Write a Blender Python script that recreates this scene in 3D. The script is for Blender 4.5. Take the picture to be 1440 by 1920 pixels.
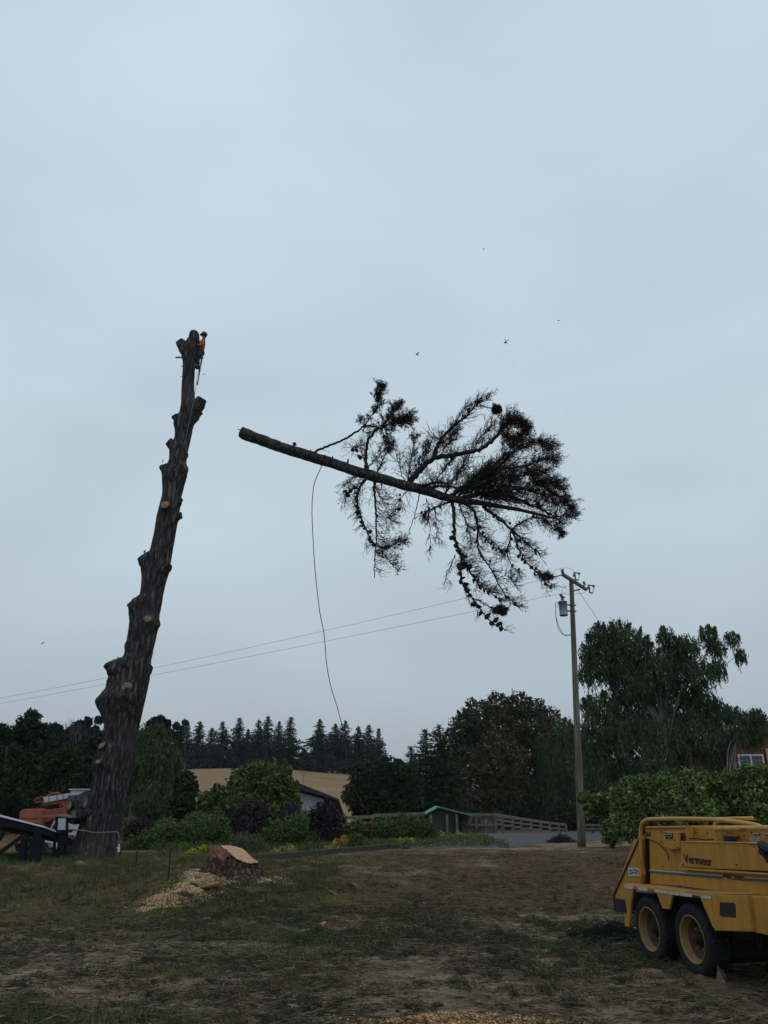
import bpy, bmesh, math, random
import numpy as np
from mathutils import Vector, Matrix, noise

random.seed(7)
rng = np.random.default_rng(7)
SC = bpy.context.scene
for o in list(bpy.data.objects):
    bpy.data.objects.remove(o)
COL = SC.collection
V3 = Vector
R = math.radians

# ------------------------------------------------------------------ camera
F = 1442.0                       # focal length in pixels of the 1440 x 1920 photograph
PITCH = math.atan(545 / F)       # horizon 545 px under the picture centre
CAMZ = 2.0
cam = bpy.data.cameras.new('camera')
cam.sensor_fit = 'VERTICAL'
cam.sensor_height = 36.0
cam.lens = 36.0 * F / 1920.0
cam.clip_start = 0.1
cam.clip_end = 5000
camo = bpy.data.objects.new('camera', cam)
COL.objects.link(camo)
camo.location = (0, 0, CAMZ)
camo.rotation_euler = (math.pi / 2 + PITCH, 0, 0)
SC.camera = camo

# ------------------------------------------------------------------ world: bright overcast
SUN_EL, SUN_AZ = R(52), R(150)   # azimuth clockwise from +Y
W = bpy.data.worlds.new("World")
SC.world = W
W.use_nodes = True
nt = W.node_tree
nt.nodes.clear()
N = nt.nodes.new
L = nt.links.new
wout = N('ShaderNodeOutputWorld')
bg = N('ShaderNodeBackground')
sky = N('ShaderNodeTexSky')
sky.sky_type = 'NISHITA'
sky.sun_disc = False
sky.sun_elevation = SUN_EL
sky.sun_rotation = SUN_AZ
sky.air_density = 1.0
sky.dust_density = 2.0
tc = N('ShaderNodeTexCoord')
sep = N('ShaderNodeSeparateXYZ')
L(tc.outputs['Generated'], sep.inputs[0])
ramp = N('ShaderNodeValToRGB')
ramp.color_ramp.interpolation = 'EASE'
el = ramp.color_ramp.elements
el[0].position = 0.0
el[0].color = (3.85, 4.35, 4.95, 1)
el[1].position = 1.0
el[1].color = (5.5, 6.55, 7.95, 1)
for p, c in ((0.16, (4.45, 5.25, 5.85)), (0.36, (5.35, 6.45, 7.15)), (0.62, (5.75, 6.85, 8.05))):
    e = ramp.color_ramp.elements.new(p)
    e.color = (*c, 1)
L(sep.outputs['Z'], ramp.inputs[0])
# soft cloud mottling
mp = N('ShaderNodeMapping')
mp.inputs['Scale'].default_value = (1.0, 1.0, 2.2)
nz = N('ShaderNodeTexNoise')
nz.inputs['Scale'].default_value = 1.9
nz.inputs['Detail'].default_value = 3.0
nz.inputs['Roughness'].default_value = 0.45
nz.inputs['Distortion'].default_value = 0.4
L(tc.outputs['Generated'], mp.inputs[0])
L(mp.outputs[0], nz.inputs['Vector'])
mr = N('ShaderNodeMapRange')
mr.inputs['From Min'].default_value = 0.3
mr.inputs['From Max'].default_value = 0.7
mr.inputs['To Min'].default_value = 0.90
mr.inputs['To Max'].default_value = 1.08
L(nz.outputs[0], mr.inputs['Value'])
mul = N('ShaderNodeVectorMath')
mul.operation = 'SCALE'
L(ramp.outputs[0], mul.inputs[0])
L(mr.outputs[0], mul.inputs['Scale'])
mix = N('ShaderNodeMix')
mix.data_type = 'RGBA'
mix.inputs[0].default_value = 0.96
L(sky.outputs[0], mix.inputs[6])
L(mul.outputs[0], mix.inputs[7])
L(mix.outputs[2], bg.inputs['Color'])
bg.inputs['Strength'].default_value = 0.1
L(bg.outputs[0], wout.inputs[0])

sd = bpy.data.lights.new('sun', 'SUN')
sd.energy = 0.5
sd.angle = R(25)
sd.color = (1.0, 0.97, 0.92)
so = bpy.data.objects.new('sun', sd)
COL.objects.link(so)
sdir = V3((math.sin(SUN_AZ) * math.cos(SUN_EL), math.cos(SUN_AZ) * math.cos(SUN_EL), math.sin(SUN_EL)))
so.rotation_euler = (-sdir).to_track_quat('-Z', 'Y').to_euler()
so.location = (0, -20, 60)

SC.view_settings.view_transform = 'Standard'
SC.view_settings.look = 'None'
SC.view_settings.exposure = 0.0
SC.view_settings.gamma = 1.0
SC.view_settings.use_curve_mapping = False
SC.cycles.max_bounces = 6
SC.cycles.transparent_max_bounces = 8

# ------------------------------------------------------------------ helpers
SP, CP = math.sin(PITCH), math.cos(PITCH)
def ray(px, py):
    x = (px - 720) / F
    y = (960 - py) / F
    return V3((x, CP - y * SP, SP + y * CP))
def at(px, py, Y):
    """world point seen at photograph pixel (px,py) at ground distance Y"""
    d = ray(px, py)
    return V3((0, 0, CAMZ)) + d * (Y / d.y)
def mpp(Y, py=1500):
    """metres per photo pixel at ground distance Y"""
    d = ray(720, py)
    return (Y / d.y) / F
def sm(a, b, x):
    t = min(1, max(0, (x - a) / (b - a)))
    return t * t * (3 - 2 * t)
GCH = 0.075
STUMP = at(437, 1648, 20)
def G0(x, y):
    z = GCH + (0 - GCH) * sm(11.5, 16, y) + 0.5 * sm(16, 26, y) - 0.5 * sm(40, 56, y) - 0.9 * sm(56, 90, y)
    z += 0.26 * math.exp(-(((x + 3.9) / 1.7) ** 2 + ((y - 20) / 1.9) ** 2)) + 0.12 * math.exp(-(((x + 7.5) / 3.5) ** 2 + ((y - 21.5) / 1.6) ** 2))
    z -= 0.45 * sm(-9, -14, x) * sm(26, 31, y) * (1 - sm(45, 60, y))
    z -= 0.35 * sm(-10, -16, x) * sm(20, 24, y) * (1 - sm(26, 31, y)) * 0
    z += 0.10 * math.exp(-(((x - 4.0) / 4.5) ** 2 + ((y - 25) / 2.5) ** 2))
    return z
def G(x, y):
    z = G0(x, y)
    if -2 < y < 60 and abs(x) < 45:
        p = V3((x, y, 0))
        k = 1 - sm(45, 60, y)
        z += k * (0.05 * noise.noise(p * 0.5) + 0.03 * noise.noise(p * 1.7 + V3((5, 5, 0))))
        if 16 < y < 26 and x < 2: z += 0.10 * sm(16, 18, y) * (1 - sm(23, 26, y)) * (1 - sm(-1, 2, x)) * (noise.noise(p * 1.1 + V3((3, 1, 0))) + .5 * noise.noise(p * 2.7))
        if y < 32:
            z += 0.034 * noise.noise(p * 3.9) + 0.018 * noise.noise(p * 9.3)
    return z
def gp(x, y, dz=0.0):
    return V3((x, y, G(x, y) + dz))

ROOTM = {}
def tag(o, label=None, cat=None, group=None, kind=None):
    if label: o['label'] = label
    if cat: o['category'] = cat
    if group: o['group'] = group
    if kind: o['kind'] = kind
    return o
def thing(name, label, cat, loc=(0, 0, 0), rotz=0, group=None):
    o = bpy.data.objects.new(name, None)
    o.empty_display_size = 0.3
    COL.objects.link(o)
    o.location = loc
    o.rotation_euler = (0, 0, rotz)
    ROOTM[o.name] = Matrix.Translation(V3(loc)) @ Matrix.Rotation(rotz, 4, 'Z')
    return tag(o, label, cat, group)
def rootof(p):
    while p.parent: p = p.parent
    return p
def link(name, me, mat, parent=None, origin=None, smooth=False):
    """me holds world coordinates; put it into its root's frame"""
    if smooth:
        me.polygons.foreach_set('use_smooth', np.ones(len(me.polygons), dtype=bool))
    o = bpy.data.objects.new(name, me)
    COL.objects.link(o)
    if mat: me.materials.append(mat)
    if parent is not None:
        r = rootof(parent)
        M = ROOTM.get(r.name)
        if M is not None:
            me.transform(M.inverted())
        o.parent = parent
    elif origin is not None:
        me.transform(Matrix.Translation(-V3(origin)))
        o.location = origin
        ROOTM[o.name] = Matrix.Translation(V3(origin))
    return o
class MB:
    def __init__(s):
        s.v = []; s.f = []
    def add(s, vs, fs):
        n = len(s.v)
        s.v += [tuple(v) for v in vs]
        s.f += [tuple(i + n for i in f) for f in fs]
    def box(s, c, size, M=None):
        hx, hy, hz = (a / 2 for a in size)
        vs = [V3((x, y, z)) for x in (-hx, hx) for y in (-hy, hy) for z in (-hz, hz)]
        if M is not None: vs = [M @ v for v in vs]
        c = V3(c)
        s.add([v + c for v in vs], [(0, 1, 3, 2), (4, 6, 7, 5), (0, 4, 5, 1), (2, 3, 7, 6), (0, 2, 6, 4), (1, 5, 7, 3)])
    def bar(s, a, b, w, h, up=V3((0, 0, 1))):
        a, b = V3(a), V3(b)
        d = (b - a).normalized()
        side = d.cross(up)
        if side.length < 1e-4: side = d.cross(V3((0, 1, 0)))
        side.normalize()
        u = side.cross(d).normalized()
        vs = []
        for p in (a, b):
            for i, j in ((-1, -1), (1, -1), (1, 1), (-1, 1)):
                vs.append(p + side * (w / 2 * i) + u * (h / 2 * j))
        s.add(vs, [(0, 3, 2, 1), (4, 5, 6, 7), (0, 1, 5, 4), (1, 2, 6, 5), (2, 3, 7, 6), (3, 0, 4, 7)])
    def tube(s, pts, rad, seg=8, cap=True, jit=0.0):
        pts = [V3(p) for p in pts]
        n = len(pts)
        if not hasattr(rad, '__len__'): rad = [rad] * n
        base = len(s.v)
        T = []
        for i in range(n):
            t = pts[min(i + 1, n - 1)] - pts[max(i - 1, 0)]
            T.append(t.normalized() if t.length > 1e-9 else V3((0, 0, 1)))
        ref = V3((0, 0, 1)) if abs(T[0].z) < 0.9 else V3((1, 0, 0))
        a = T[0].cross(ref).normalized()
        for i in range(n):
            a = (a - T[i] * a.dot(T[i]))
            a = a.normalized() if a.length > 1e-6 else T[i].orthogonal().normalized()
            b = T[i].cross(a)
            for k in range(seg):
                th = 2 * math.pi * k / seg
                r = rad[i] * (1 + (random.uniform(-jit, jit) if jit else 0))
                s.v.append(tuple(pts[i] + a * (math.cos(th) * r) + b * (math.sin(th) * r)))
        for i in range(n - 1):
            for k in range(seg):
                k2 = (k + 1) % seg
                s.f.append((base + i * seg + k, base + i * seg + k2, base + (i + 1) * seg + k2, base + (i + 1) * seg + k))
        if cap:
            s.f.append(tuple(base + k for k in range(seg))[::-1])
            s.f.append(tuple(base + (n - 1) * seg + k for k in range(seg)))
    def prism(s, poly, ext):
        """closed polygon (3D points) extruded by vector ext"""
        n = len(poly)
        ext = V3(ext)
        vs = [V3(p) for p in poly] + [V3(p) + ext for p in poly]
        fs = [tuple(range(n)), tuple(range(n, 2 * n))[::-1]]
        for i in range(n):
            j = (i + 1) % n
            fs.append((i, i + n, j + n, j))
        s.add(vs, fs)
    def lathe(s, prof, c, ax, seg=32, fn=None):
        """prof: list of (radius, along axis)"""
        ax = V3(ax).normalized()
        a = ax.cross(V3((0, 0, 1)))
        a = a.normalized() if a.length > 1e-3 else V3((1, 0, 0))
        b = ax.cross(a)
        c = V3(c)
        base = len(s.v)
        for i, (r, h) in enumerate(prof):
            for k in range(seg):
                th = 2 * math.pi * k / seg
                rr = r if fn is None else fn(r, h, k, i)
                s.v.append(tuple(c + ax * h + a * (rr * math.cos(th)) + b * (rr * math.sin(th))))
        for i in range(len(prof) - 1):
            for k in range(seg):
                k2 = (k + 1) % seg
                s.f.append((base + i * seg + k, base + i * seg + k2, base + (i + 1) * seg + k2, base + (i + 1) * seg + k))
    def blob(s, c, r, sub=2, amp=0.25, fr=1.5, sc=(1, 1, 1), seed=0):
        bm = bmesh.new()
        bmesh.ops.create_icosphere(bm, subdivisions=sub, radius=1)
        vs = []
        for v in bm.verts:
            k = 1 + amp * noise.noise(v.co * fr + V3((seed, seed * 1.7, c[2])))
            vs.append(V3((v.co.x * sc[0], v.co.y * sc[1], v.co.z * sc[2])) * (r * k) + V3(c))
        fs = [tuple(v.index for v in f.verts) for f in bm.faces]
        bm.free()
        s.add(vs, fs)
    def build(s, name, mat, parent=None, origin=None, smooth=False, bevel=0):
        me = bpy.data.meshes.new(name)
        me.from_pydata(s.v, [], s.f)
        if bevel:
            bm = bmesh.new(); bm.from_mesh(me)
            bmesh.ops.recalc_face_normals(bm, faces=bm.faces)
            es = [e for e in bm.edges if len(e.link_faces) == 2 and e.calc_face_angle(0) > 0.5]
            bmesh.ops.bevel(bm, geom=es, offset=bevel, segments=2, profile=0.6, affect='EDGES')
            bm.to_mesh(me); bm.free()
        me.update()
        return link(name, me, mat, parent, origin, smooth)

def npmesh(name, verts, faces, mat, parent=None, origin=None, rnd=None):
    """verts (N,3), faces (M,k) one k"""
    me = bpy.data.meshes.new(name)
    nf, k = faces.shape
    me.vertices.add(len(verts))
    me.vertices.foreach_set('co', verts.astype(np.float32).ravel())
    me.loops.add(nf * k)
    me.loops.foreach_set('vertex_index', faces.astype(np.int32).ravel())
    me.polygons.add(nf)
    me.polygons.foreach_set('loop_start', np.arange(0, nf * k, k, dtype=np.int32))
    me.polygons.foreach_set('loop_total', np.full(nf, k, dtype=np.int32))
    me.update(calc_edges=True)
    if rnd is not None:
        a = me.attributes.new('rnd', 'FLOAT', 'FACE')
        a.data.foreach_set('value', rnd.astype(np.float32))
    return link(name, me, mat, parent, origin)
def unit(a):
    return a / (np.linalg.norm(a, axis=1, keepdims=True) + 1e-9)
def leafquads(C, Lh, Wh, axis=None, spread=1.0):
    """diamond leaves: centres (n,3), half length/width arrays"""
    n = len(C)
    A = unit(rng.normal(size=(n, 3)))
    if axis is not None:
        A = unit(axis + A * spread)
    B = unit(np.cross(A, rng.normal(size=(n, 3))))
    Lh = np.broadcast_to(np.asarray(Lh, float).reshape(-1, 1), (n, 1))
    Wh = np.broadcast_to(np.asarray(Wh, float).reshape(-1, 1), (n, 1))
    v = np.empty((n, 4, 3))
    v[:, 0] = C - A * Lh
    v[:, 1] = C + B * Wh
    v[:, 2] = C + A * Lh
    v[:, 3] = C - B * Wh
    return v.reshape(-1, 3), np.arange(n * 4).reshape(n, 4)

def spline(pts, n):
    pts = [V3(p) for p in pts]
    if len(pts) == 2:
        return [pts[0].lerp(pts[1], i / n) for i in range(n + 1)]
    P = [pts[0] * 2 - pts[1]] + pts + [pts[-1] * 2 - pts[-2]]
    out = []
    segs = len(pts) - 1
    for i in range(n + 1):
        t = i / n * segs
        k = min(int(t), segs - 1)
        t -= k
        p0, p1, p2, p3 = P[k:k + 4]
        out.append(0.5 * ((2 * p1) + (p2 - p0) * t + (2 * p0 - 5 * p1 + 4 * p2 - p3) * t * t + (3 * p1 - p0 - 3 * p2 + p3) * t ** 3))
    return out

# ------------------------------------------------------------------ materials
def newmat(name):
    m = bpy.data.materials.new(name)
    m.use_nodes = True
    return m, m.node_tree, m.node_tree.nodes['Principled BSDF']
def plain(name, col, rough=0.7, metal=0.0, var=0.25, scale=6.0, bump=0.0, spec=0.3, col2=None, stretch=(1, 1, 1)):
    m, t, b = newmat(name)
    b.inputs['Roughness'].default_value = rough
    b.inputs['Metallic'].default_value = metal
    b.inputs['Specular IOR Level'].default_value = spec
    c = t.nodes.new('ShaderNodeTexCoord')
    mpn = t.nodes.new('ShaderNodeMapping')
    mpn.inputs['Scale'].default_value = stretch
    t.links.new(c.outputs['Object'], mpn.inputs[0])
    n = t.nodes.new('ShaderNodeTexNoise')
    n.inputs['Scale'].default_value = scale
    n.inputs['Detail'].default_value = 6
    n.inputs['Roughness'].default_value = 0.62
    t.links.new(mpn.outputs[0], n.inputs['Vector'])
    r = t.nodes.new('ShaderNodeValToRGB')
    c2 = col2 or tuple(a * (1 - var) for a in col)
    r.color_ramp.elements[0].position = 0.32
    r.color_ramp.elements[1].position = 0.68
    r.color_ramp.elements[0].color = (*c2, 1)
    r.color_ramp.elements[1].color = (*(col if col2 else tuple(a * (1 + var) for a in col)), 1)
    t.links.new(n.outputs[0], r.inputs[0])
    t.links.new(r.outputs[0], b.inputs['Base Color'])
    if bump:
        bp = t.nodes.new('ShaderNodeBump')
        bp.inputs['Strength'].default_value = bump
        bp.inputs['Distance'].default_value = 0.03
        t.links.new(n.outputs[0], bp.inputs['Height'])
        t.links.new(bp.outputs[0], b.inputs['Normal'])
    return m
def leafmat(name, c1, c2, c3=None, clump=1.2, rough=0.75, spec=0.08, transl=0.0):
    """c1..c2 by random leaf, c3 mixed in in clumps"""
    m, t, b = newmat(name)
    b.inputs['Roughness'].default_value = rough
    b.inputs['Specular IOR Level'].default_value = spec
    a = t.nodes.new('ShaderNodeAttribute')
    a.attribute_name = 'rnd'
    r = t.nodes.new('ShaderNodeValToRGB')
    r.color_ramp.elements[0].color = (*c1, 1)
    r.color_ramp.elements[1].color = (*c2, 1)
    t.links.new(a.outputs['Fac'], r.inputs[0])
    out = r.outputs[0]
    if c3:
        c = t.nodes.new('ShaderNodeTexCoord')
        n = t.nodes.new('ShaderNodeTexNoise')
        n.inputs['Scale'].default_value = clump
        n.inputs['Detail'].default_value = 3
        t.links.new(c.outputs['Object'], n.inputs['Vector'])
        q = t.nodes.new('ShaderNodeMapRange')
        q.inputs['From Min'].default_value = 0.42
        q.inputs['From Max'].default_value = 0.64
        t.links.new(n.outputs[0], q.inputs['Value'])
        mx = t.nodes.new('ShaderNodeMix')
        mx.data_type = 'RGBA'
        t.links.new(q.outputs[0], mx.inputs[0])
        t.links.new(out, mx.inputs[6])
        mx.inputs[7].default_value = (*c3, 1)
        out = mx.outputs[2]
    t.links.new(out, b.inputs['Base Color'])
    return m
def barkmat(name, dark, light, sx=9, sz=1.1, bump=0.9, lichen=None, dist=0.05):
    m, t, b = newmat(name)
    b.inputs['Roughness'].default_value = 0.9
    b.inputs['Specular IOR Level'].default_value = 0.1
    c = t.nodes.new('ShaderNodeTexCoord')
    mpn = t.nodes.new('ShaderNodeMapping')
    mpn.inputs['Scale'].default_value = (sx, sx, sz)
    t.links.new(c.outputs['Object'], mpn.inputs[0])
    n = t.nodes.new('ShaderNodeTexNoise')
    n.inputs['Scale'].default_value = 1.0
    n.inputs['Detail'].default_value = 8
    n.inputs['Roughness'].default_value = 0.7
    n.inputs['Distortion'].default_value = 0.7
    t.links.new(mpn.outputs[0], n.inputs['Vector'])
    v = t.nodes.new('ShaderNodeTexVoronoi')
    v.feature = 'DISTANCE_TO_EDGE'
    v.inputs['Scale'].default_value = 0.75
    t.links.new(n.outputs[1], v.inputs['Vector']) if False else None
    add = t.nodes.new('ShaderNodeVectorMath')
    add.operation = 'ADD'
    t.links.new(mpn.outputs[0], add.inputs[0])
    sc = t.nodes.new('ShaderNodeVectorMath'); sc.operation = 'SCALE'
    sc.inputs['Scale'].default_value = 2.6
    t.links.new(n.outputs['Color'], sc.inputs[0])
    t.links.new(sc.outputs[0], add.inputs[1])
    t.links.new(add.outputs[0], v.inputs['Vector'])
    q = t.nodes.new('ShaderNodeMapRange')
    q.inputs['From Min'].default_value = 0.0
    q.inputs['From Max'].default_value = 0.32
    t.links.new(v.outputs['Distance'], q.inputs['Value'])
    mm = t.nodes.new('ShaderNodeMath'); mm.operation = 'MULTIPLY'
    t.links.new(q.outputs[0], mm.inputs[0])
    t.links.new(n.outputs[0], mm.inputs[1])
    r = t.nodes.new('ShaderNodeValToRGB')
    r.color_ramp.elements[0].position = 0.05
    r.color_ramp.elements[0].color = (*dark, 1)
    r.color_ramp.elements[1].position = 0.6
    r.color_ramp.elements[1].color = (*light, 1)
    t.links.new(mm.outputs[0], r.inputs[0])
    out = r.outputs[0]
    if lichen:
        n2 = t.nodes.new('ShaderNodeTexNoise')
        n2.inputs['Scale'].default_value = 0.8
        n2.inputs['Detail'].default_value = 5
        t.links.new(c.outputs['Object'], n2.inputs['Vector'])
        q2 = t.nodes.new('ShaderNodeMapRange')
        q2.inputs['From Min'].default_value = 0.48
        q2.inputs['From Max'].default_value = 0.7
        q2.inputs['To Max'].default_value = 0.55
        t.links.new(n2.outputs[0], q2.inputs['Value'])
        mx = t.nodes.new('ShaderNodeMix'); mx.data_type = 'RGBA'
        t.links.new(q2.outputs[0], mx.inputs[0])
        t.links.new(out, mx.inputs[6])
        mx.inputs[7].default_value = (*lichen, 1)
        out = mx.outputs[2]
    t.links.new(out, b.inputs['Base Color'])
    bp = t.nodes.new('ShaderNodeBump')
    bp.inputs['Strength'].default_value = bump
    bp.inputs['Distance'].default_value = dist
    t.links.new(mm.outputs[0], bp.inputs['Height'])
    t.links.new(bp.outputs[0], b.inputs['Normal'])
    return m

def ringmat(name, col, ring, edge, freq=60, er=0.88):
    """sawn wood: growth rings follow the 'rad' attribute (0 pith .. 1 bark)"""
    m, t, b = newmat(name); nd, lk = t.nodes.new, t.links.new
    b.inputs['Roughness'].default_value = .85; b.inputs['Specular IOR Level'].default_value = .15
    a = nd('ShaderNodeAttribute'); a.attribute_name = 'rad'
    c = nd('ShaderNodeTexCoord'); n = nd('ShaderNodeTexNoise'); n.inputs['Scale'].default_value = 5; n.inputs['Detail'].default_value = 7; n.inputs['Roughness'].default_value = .7
    lk(c.outputs['Object'], n.inputs['Vector'])
    def mth(op, x, y):
        q = nd('ShaderNodeMath'); q.operation = op
        for s, k in ((x, 0), (y, 1)):
            if isinstance(s, (int, float)): q.inputs[k].default_value = s
            elif s is not None: lk(s, q.inputs[k])
        return q.outputs[0]
    w = mth('SINE', mth('MULTIPLY', mth('ADD', a.outputs['Fac'], mth('MULTIPLY', n.outputs[0], .25)), float(freq)), None)
    f = mth('ADD', mth('MULTIPLY', w, .22), mth('MULTIPLY', n.outputs[0], 1.0))
    r = nd('ShaderNodeValToRGB'); r.color_ramp.elements[0].position = .25; r.color_ramp.elements[1].position = .75
    r.color_ramp.elements[0].color = (*ring, 1); r.color_ramp.elements[1].color = (*col, 1); lk(f, r.inputs[0])
    q = nd('ShaderNodeMapRange'); q.inputs['From Min'].default_value = er - .04; q.inputs['From Max'].default_value = er + .04
    lk(mth('ADD', a.outputs['Fac'], mth('MULTIPLY', mth('SUBTRACT', n.outputs[0], .5), .15)), q.inputs['Value'])
    x = nd('ShaderNodeMix'); x.data_type = 'RGBA'; lk(q.outputs[0], x.inputs[0]); lk(r.outputs[0], x.inputs[6]); x.inputs[7].default_value = (*edge, 1)
    lk(x.outputs[2], b.inputs['Base Color'])
    bp = nd('ShaderNodeBump'); bp.inputs['Strength'].default_value = .3; bp.inputs['Distance'].default_value = .02; lk(f, bp.inputs['Height']); lk(bp.outputs[0], b.inputs['Normal'])
    return m
def setrad(o, vals):
    a = o.data.attributes.new('rad', 'FLOAT', 'POINT')
    a.data.foreach_set('value', np.array(vals, dtype=np.float32))
M = {}
M['bark'] = barkmat('grey_bark', (0.022, 0.020, 0.021), (0.140, 0.128, 0.125), sx=12, sz=1.7, lichen=(0.085, 0.082, 0.076))
M['bark_s'] = barkmat('upper_bark', (0.016, 0.016, 0.016), (0.095, 0.095, 0.090), sx=14, sz=4, bump=0.5, dist=0.02, lichen=(0.05, 0.055, 0.04))
M['twig'] = plain('dark_twig_bark', (0.022, 0.019, 0.018), 0.9, var=0.3, scale=8)
M['cut_old'] = ringmat('weathered_cut_wood', (0.20, 0.17, 0.115), (0.085, 0.072, 0.055), (0.03, 0.028, 0.026))
M['cut_new'] = ringmat('fresh_cut_wood', (0.36, 0.20, 0.10), (0.20, 0.10, 0.05), (0.04, 0.03, 0.025))
M['cut_red'] = plain('red_heartwood', (0.30, 0.18, 0.12), 0.8, scale=5, bump=0.3, col2=(0.12, 0.045, 0.035))
M['cone'] = plain('dark_pine_cone', (0.014, 0.012, 0.012), 0.9)
M['needle_g'] = leafmat('green_needles', (0.016, 0.028, 0.018), (0.045, 0.065, 0.034))
M['needle_b'] = leafmat('brown_needles', (0.022, 0.017, 0.013), (0.098, 0.062, 0.045))
# ------------------------------------------------------------------ ground
def axisgrid(lo, hi, c0, c1, fine, grow=1.13):
    out = list(np.arange(c0, c1, fine))
    s, x = fine, out[-1]
    while x < hi:
        s *= grow; x += s; out.append(x)
    s, x = fine, out[0]
    while x > lo:
        s *= grow; x -= s; out.insert(0, x)
    return out
def fbm(x, y, f, o=3, seed=0.0):
    p = V3((x * f + seed, y * f - seed, seed))
    return noise.fractal(p, 0.6, 2.1, o)
def grassmask(x, y):
    """0 bare dirt .. 1 grassy"""
    g = 0.5 + 0.95 * fbm(x * 0.45, y, 0.55, 4, 3.3)
    g += 0.45 * math.exp(-((y - 13.6) / 1.7) ** 2) * (1 - 0.75 * sm(-1.5, -4.5, x) )
    g -= 0.38 * math.exp(-((y - 10.3) / 1.1) ** 2)
    g += 0.50 * math.exp(-((y - 8.0) / 0.9) ** 2) * (1 - sm(-1.5, 0.5, x))
    g -= 0.30 * math.exp(-((y - 7.8) / 0.8) ** 2) * sm(0, 1, x)
    g -= 0.62 * sm(15.0, 17.0, y) * sm(-1.5, 0.5, x)
    g += 0.35 * sm(23.5, 25.5, y) * sm(-1, 2, x) * (1 - sm(7, 9, x))
    g += 0.55 * sm(15.5, 18, y) * (1 - sm(-3.5, -1.5, x))
    g += 0.6 * math.exp(-(((x + 1.9) / 1.9) ** 2 + ((y - 17.2) / 1.8) ** 2))
    g -= 0.35 * math.exp(-(((x + 4.6) / 2.8) ** 2 + ((y - 11.5) / 1.6) ** 2))
    return min(1, max(0, g))
def redmask(x, y):
    r = 0.62 * math.exp(-(((x - 0.6) / 2.4) ** 2 + ((y - 17.0) / 2.2) ** 2))
    r += 0.50 * math.exp(-(((x - 1.0) / 1.1) ** 2 + ((y - 13.6) / 1.1) ** 2))
    r += 0.35 * math.exp(-(((x - 5.5) / 3.5) ** 2 + ((y - 20) / 4) ** 2))
    r += 0.55 * sm(15.5, 18, y) * (1 - sm(27, 29, y)) * sm(-3.5, -1.5, x)
    return min(1, max(0, r * 1.15 + 0.5 * fbm(x, y, 0.9, 3, 9.1)))
xs = axisgrid(-900, 900, -14, 14, 0.11)
ys = axisgrid(-60, 1200, 5.5, 28, 0.11)
gv, ga, gr = [], [], []
for yy in ys:
    for xx in xs:
        gv.append((xx, yy, G(xx, yy)))
        if 3 < yy < 45 and abs(xx) < 40:
            ga.append(grassmask(xx, yy)); gr.append(redmask(xx, yy))
        else:
            ga.append(0.8); gr.append(0.1)
nx, ny = len(xs), len(ys)
I = np.arange(nx * ny).reshape(ny, nx)
gf = np.stack([I[:-1, :-1], I[:-1, 1:], I[1:, 1:], I[1:, :-1]], -1).reshape(-1, 4)
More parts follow.
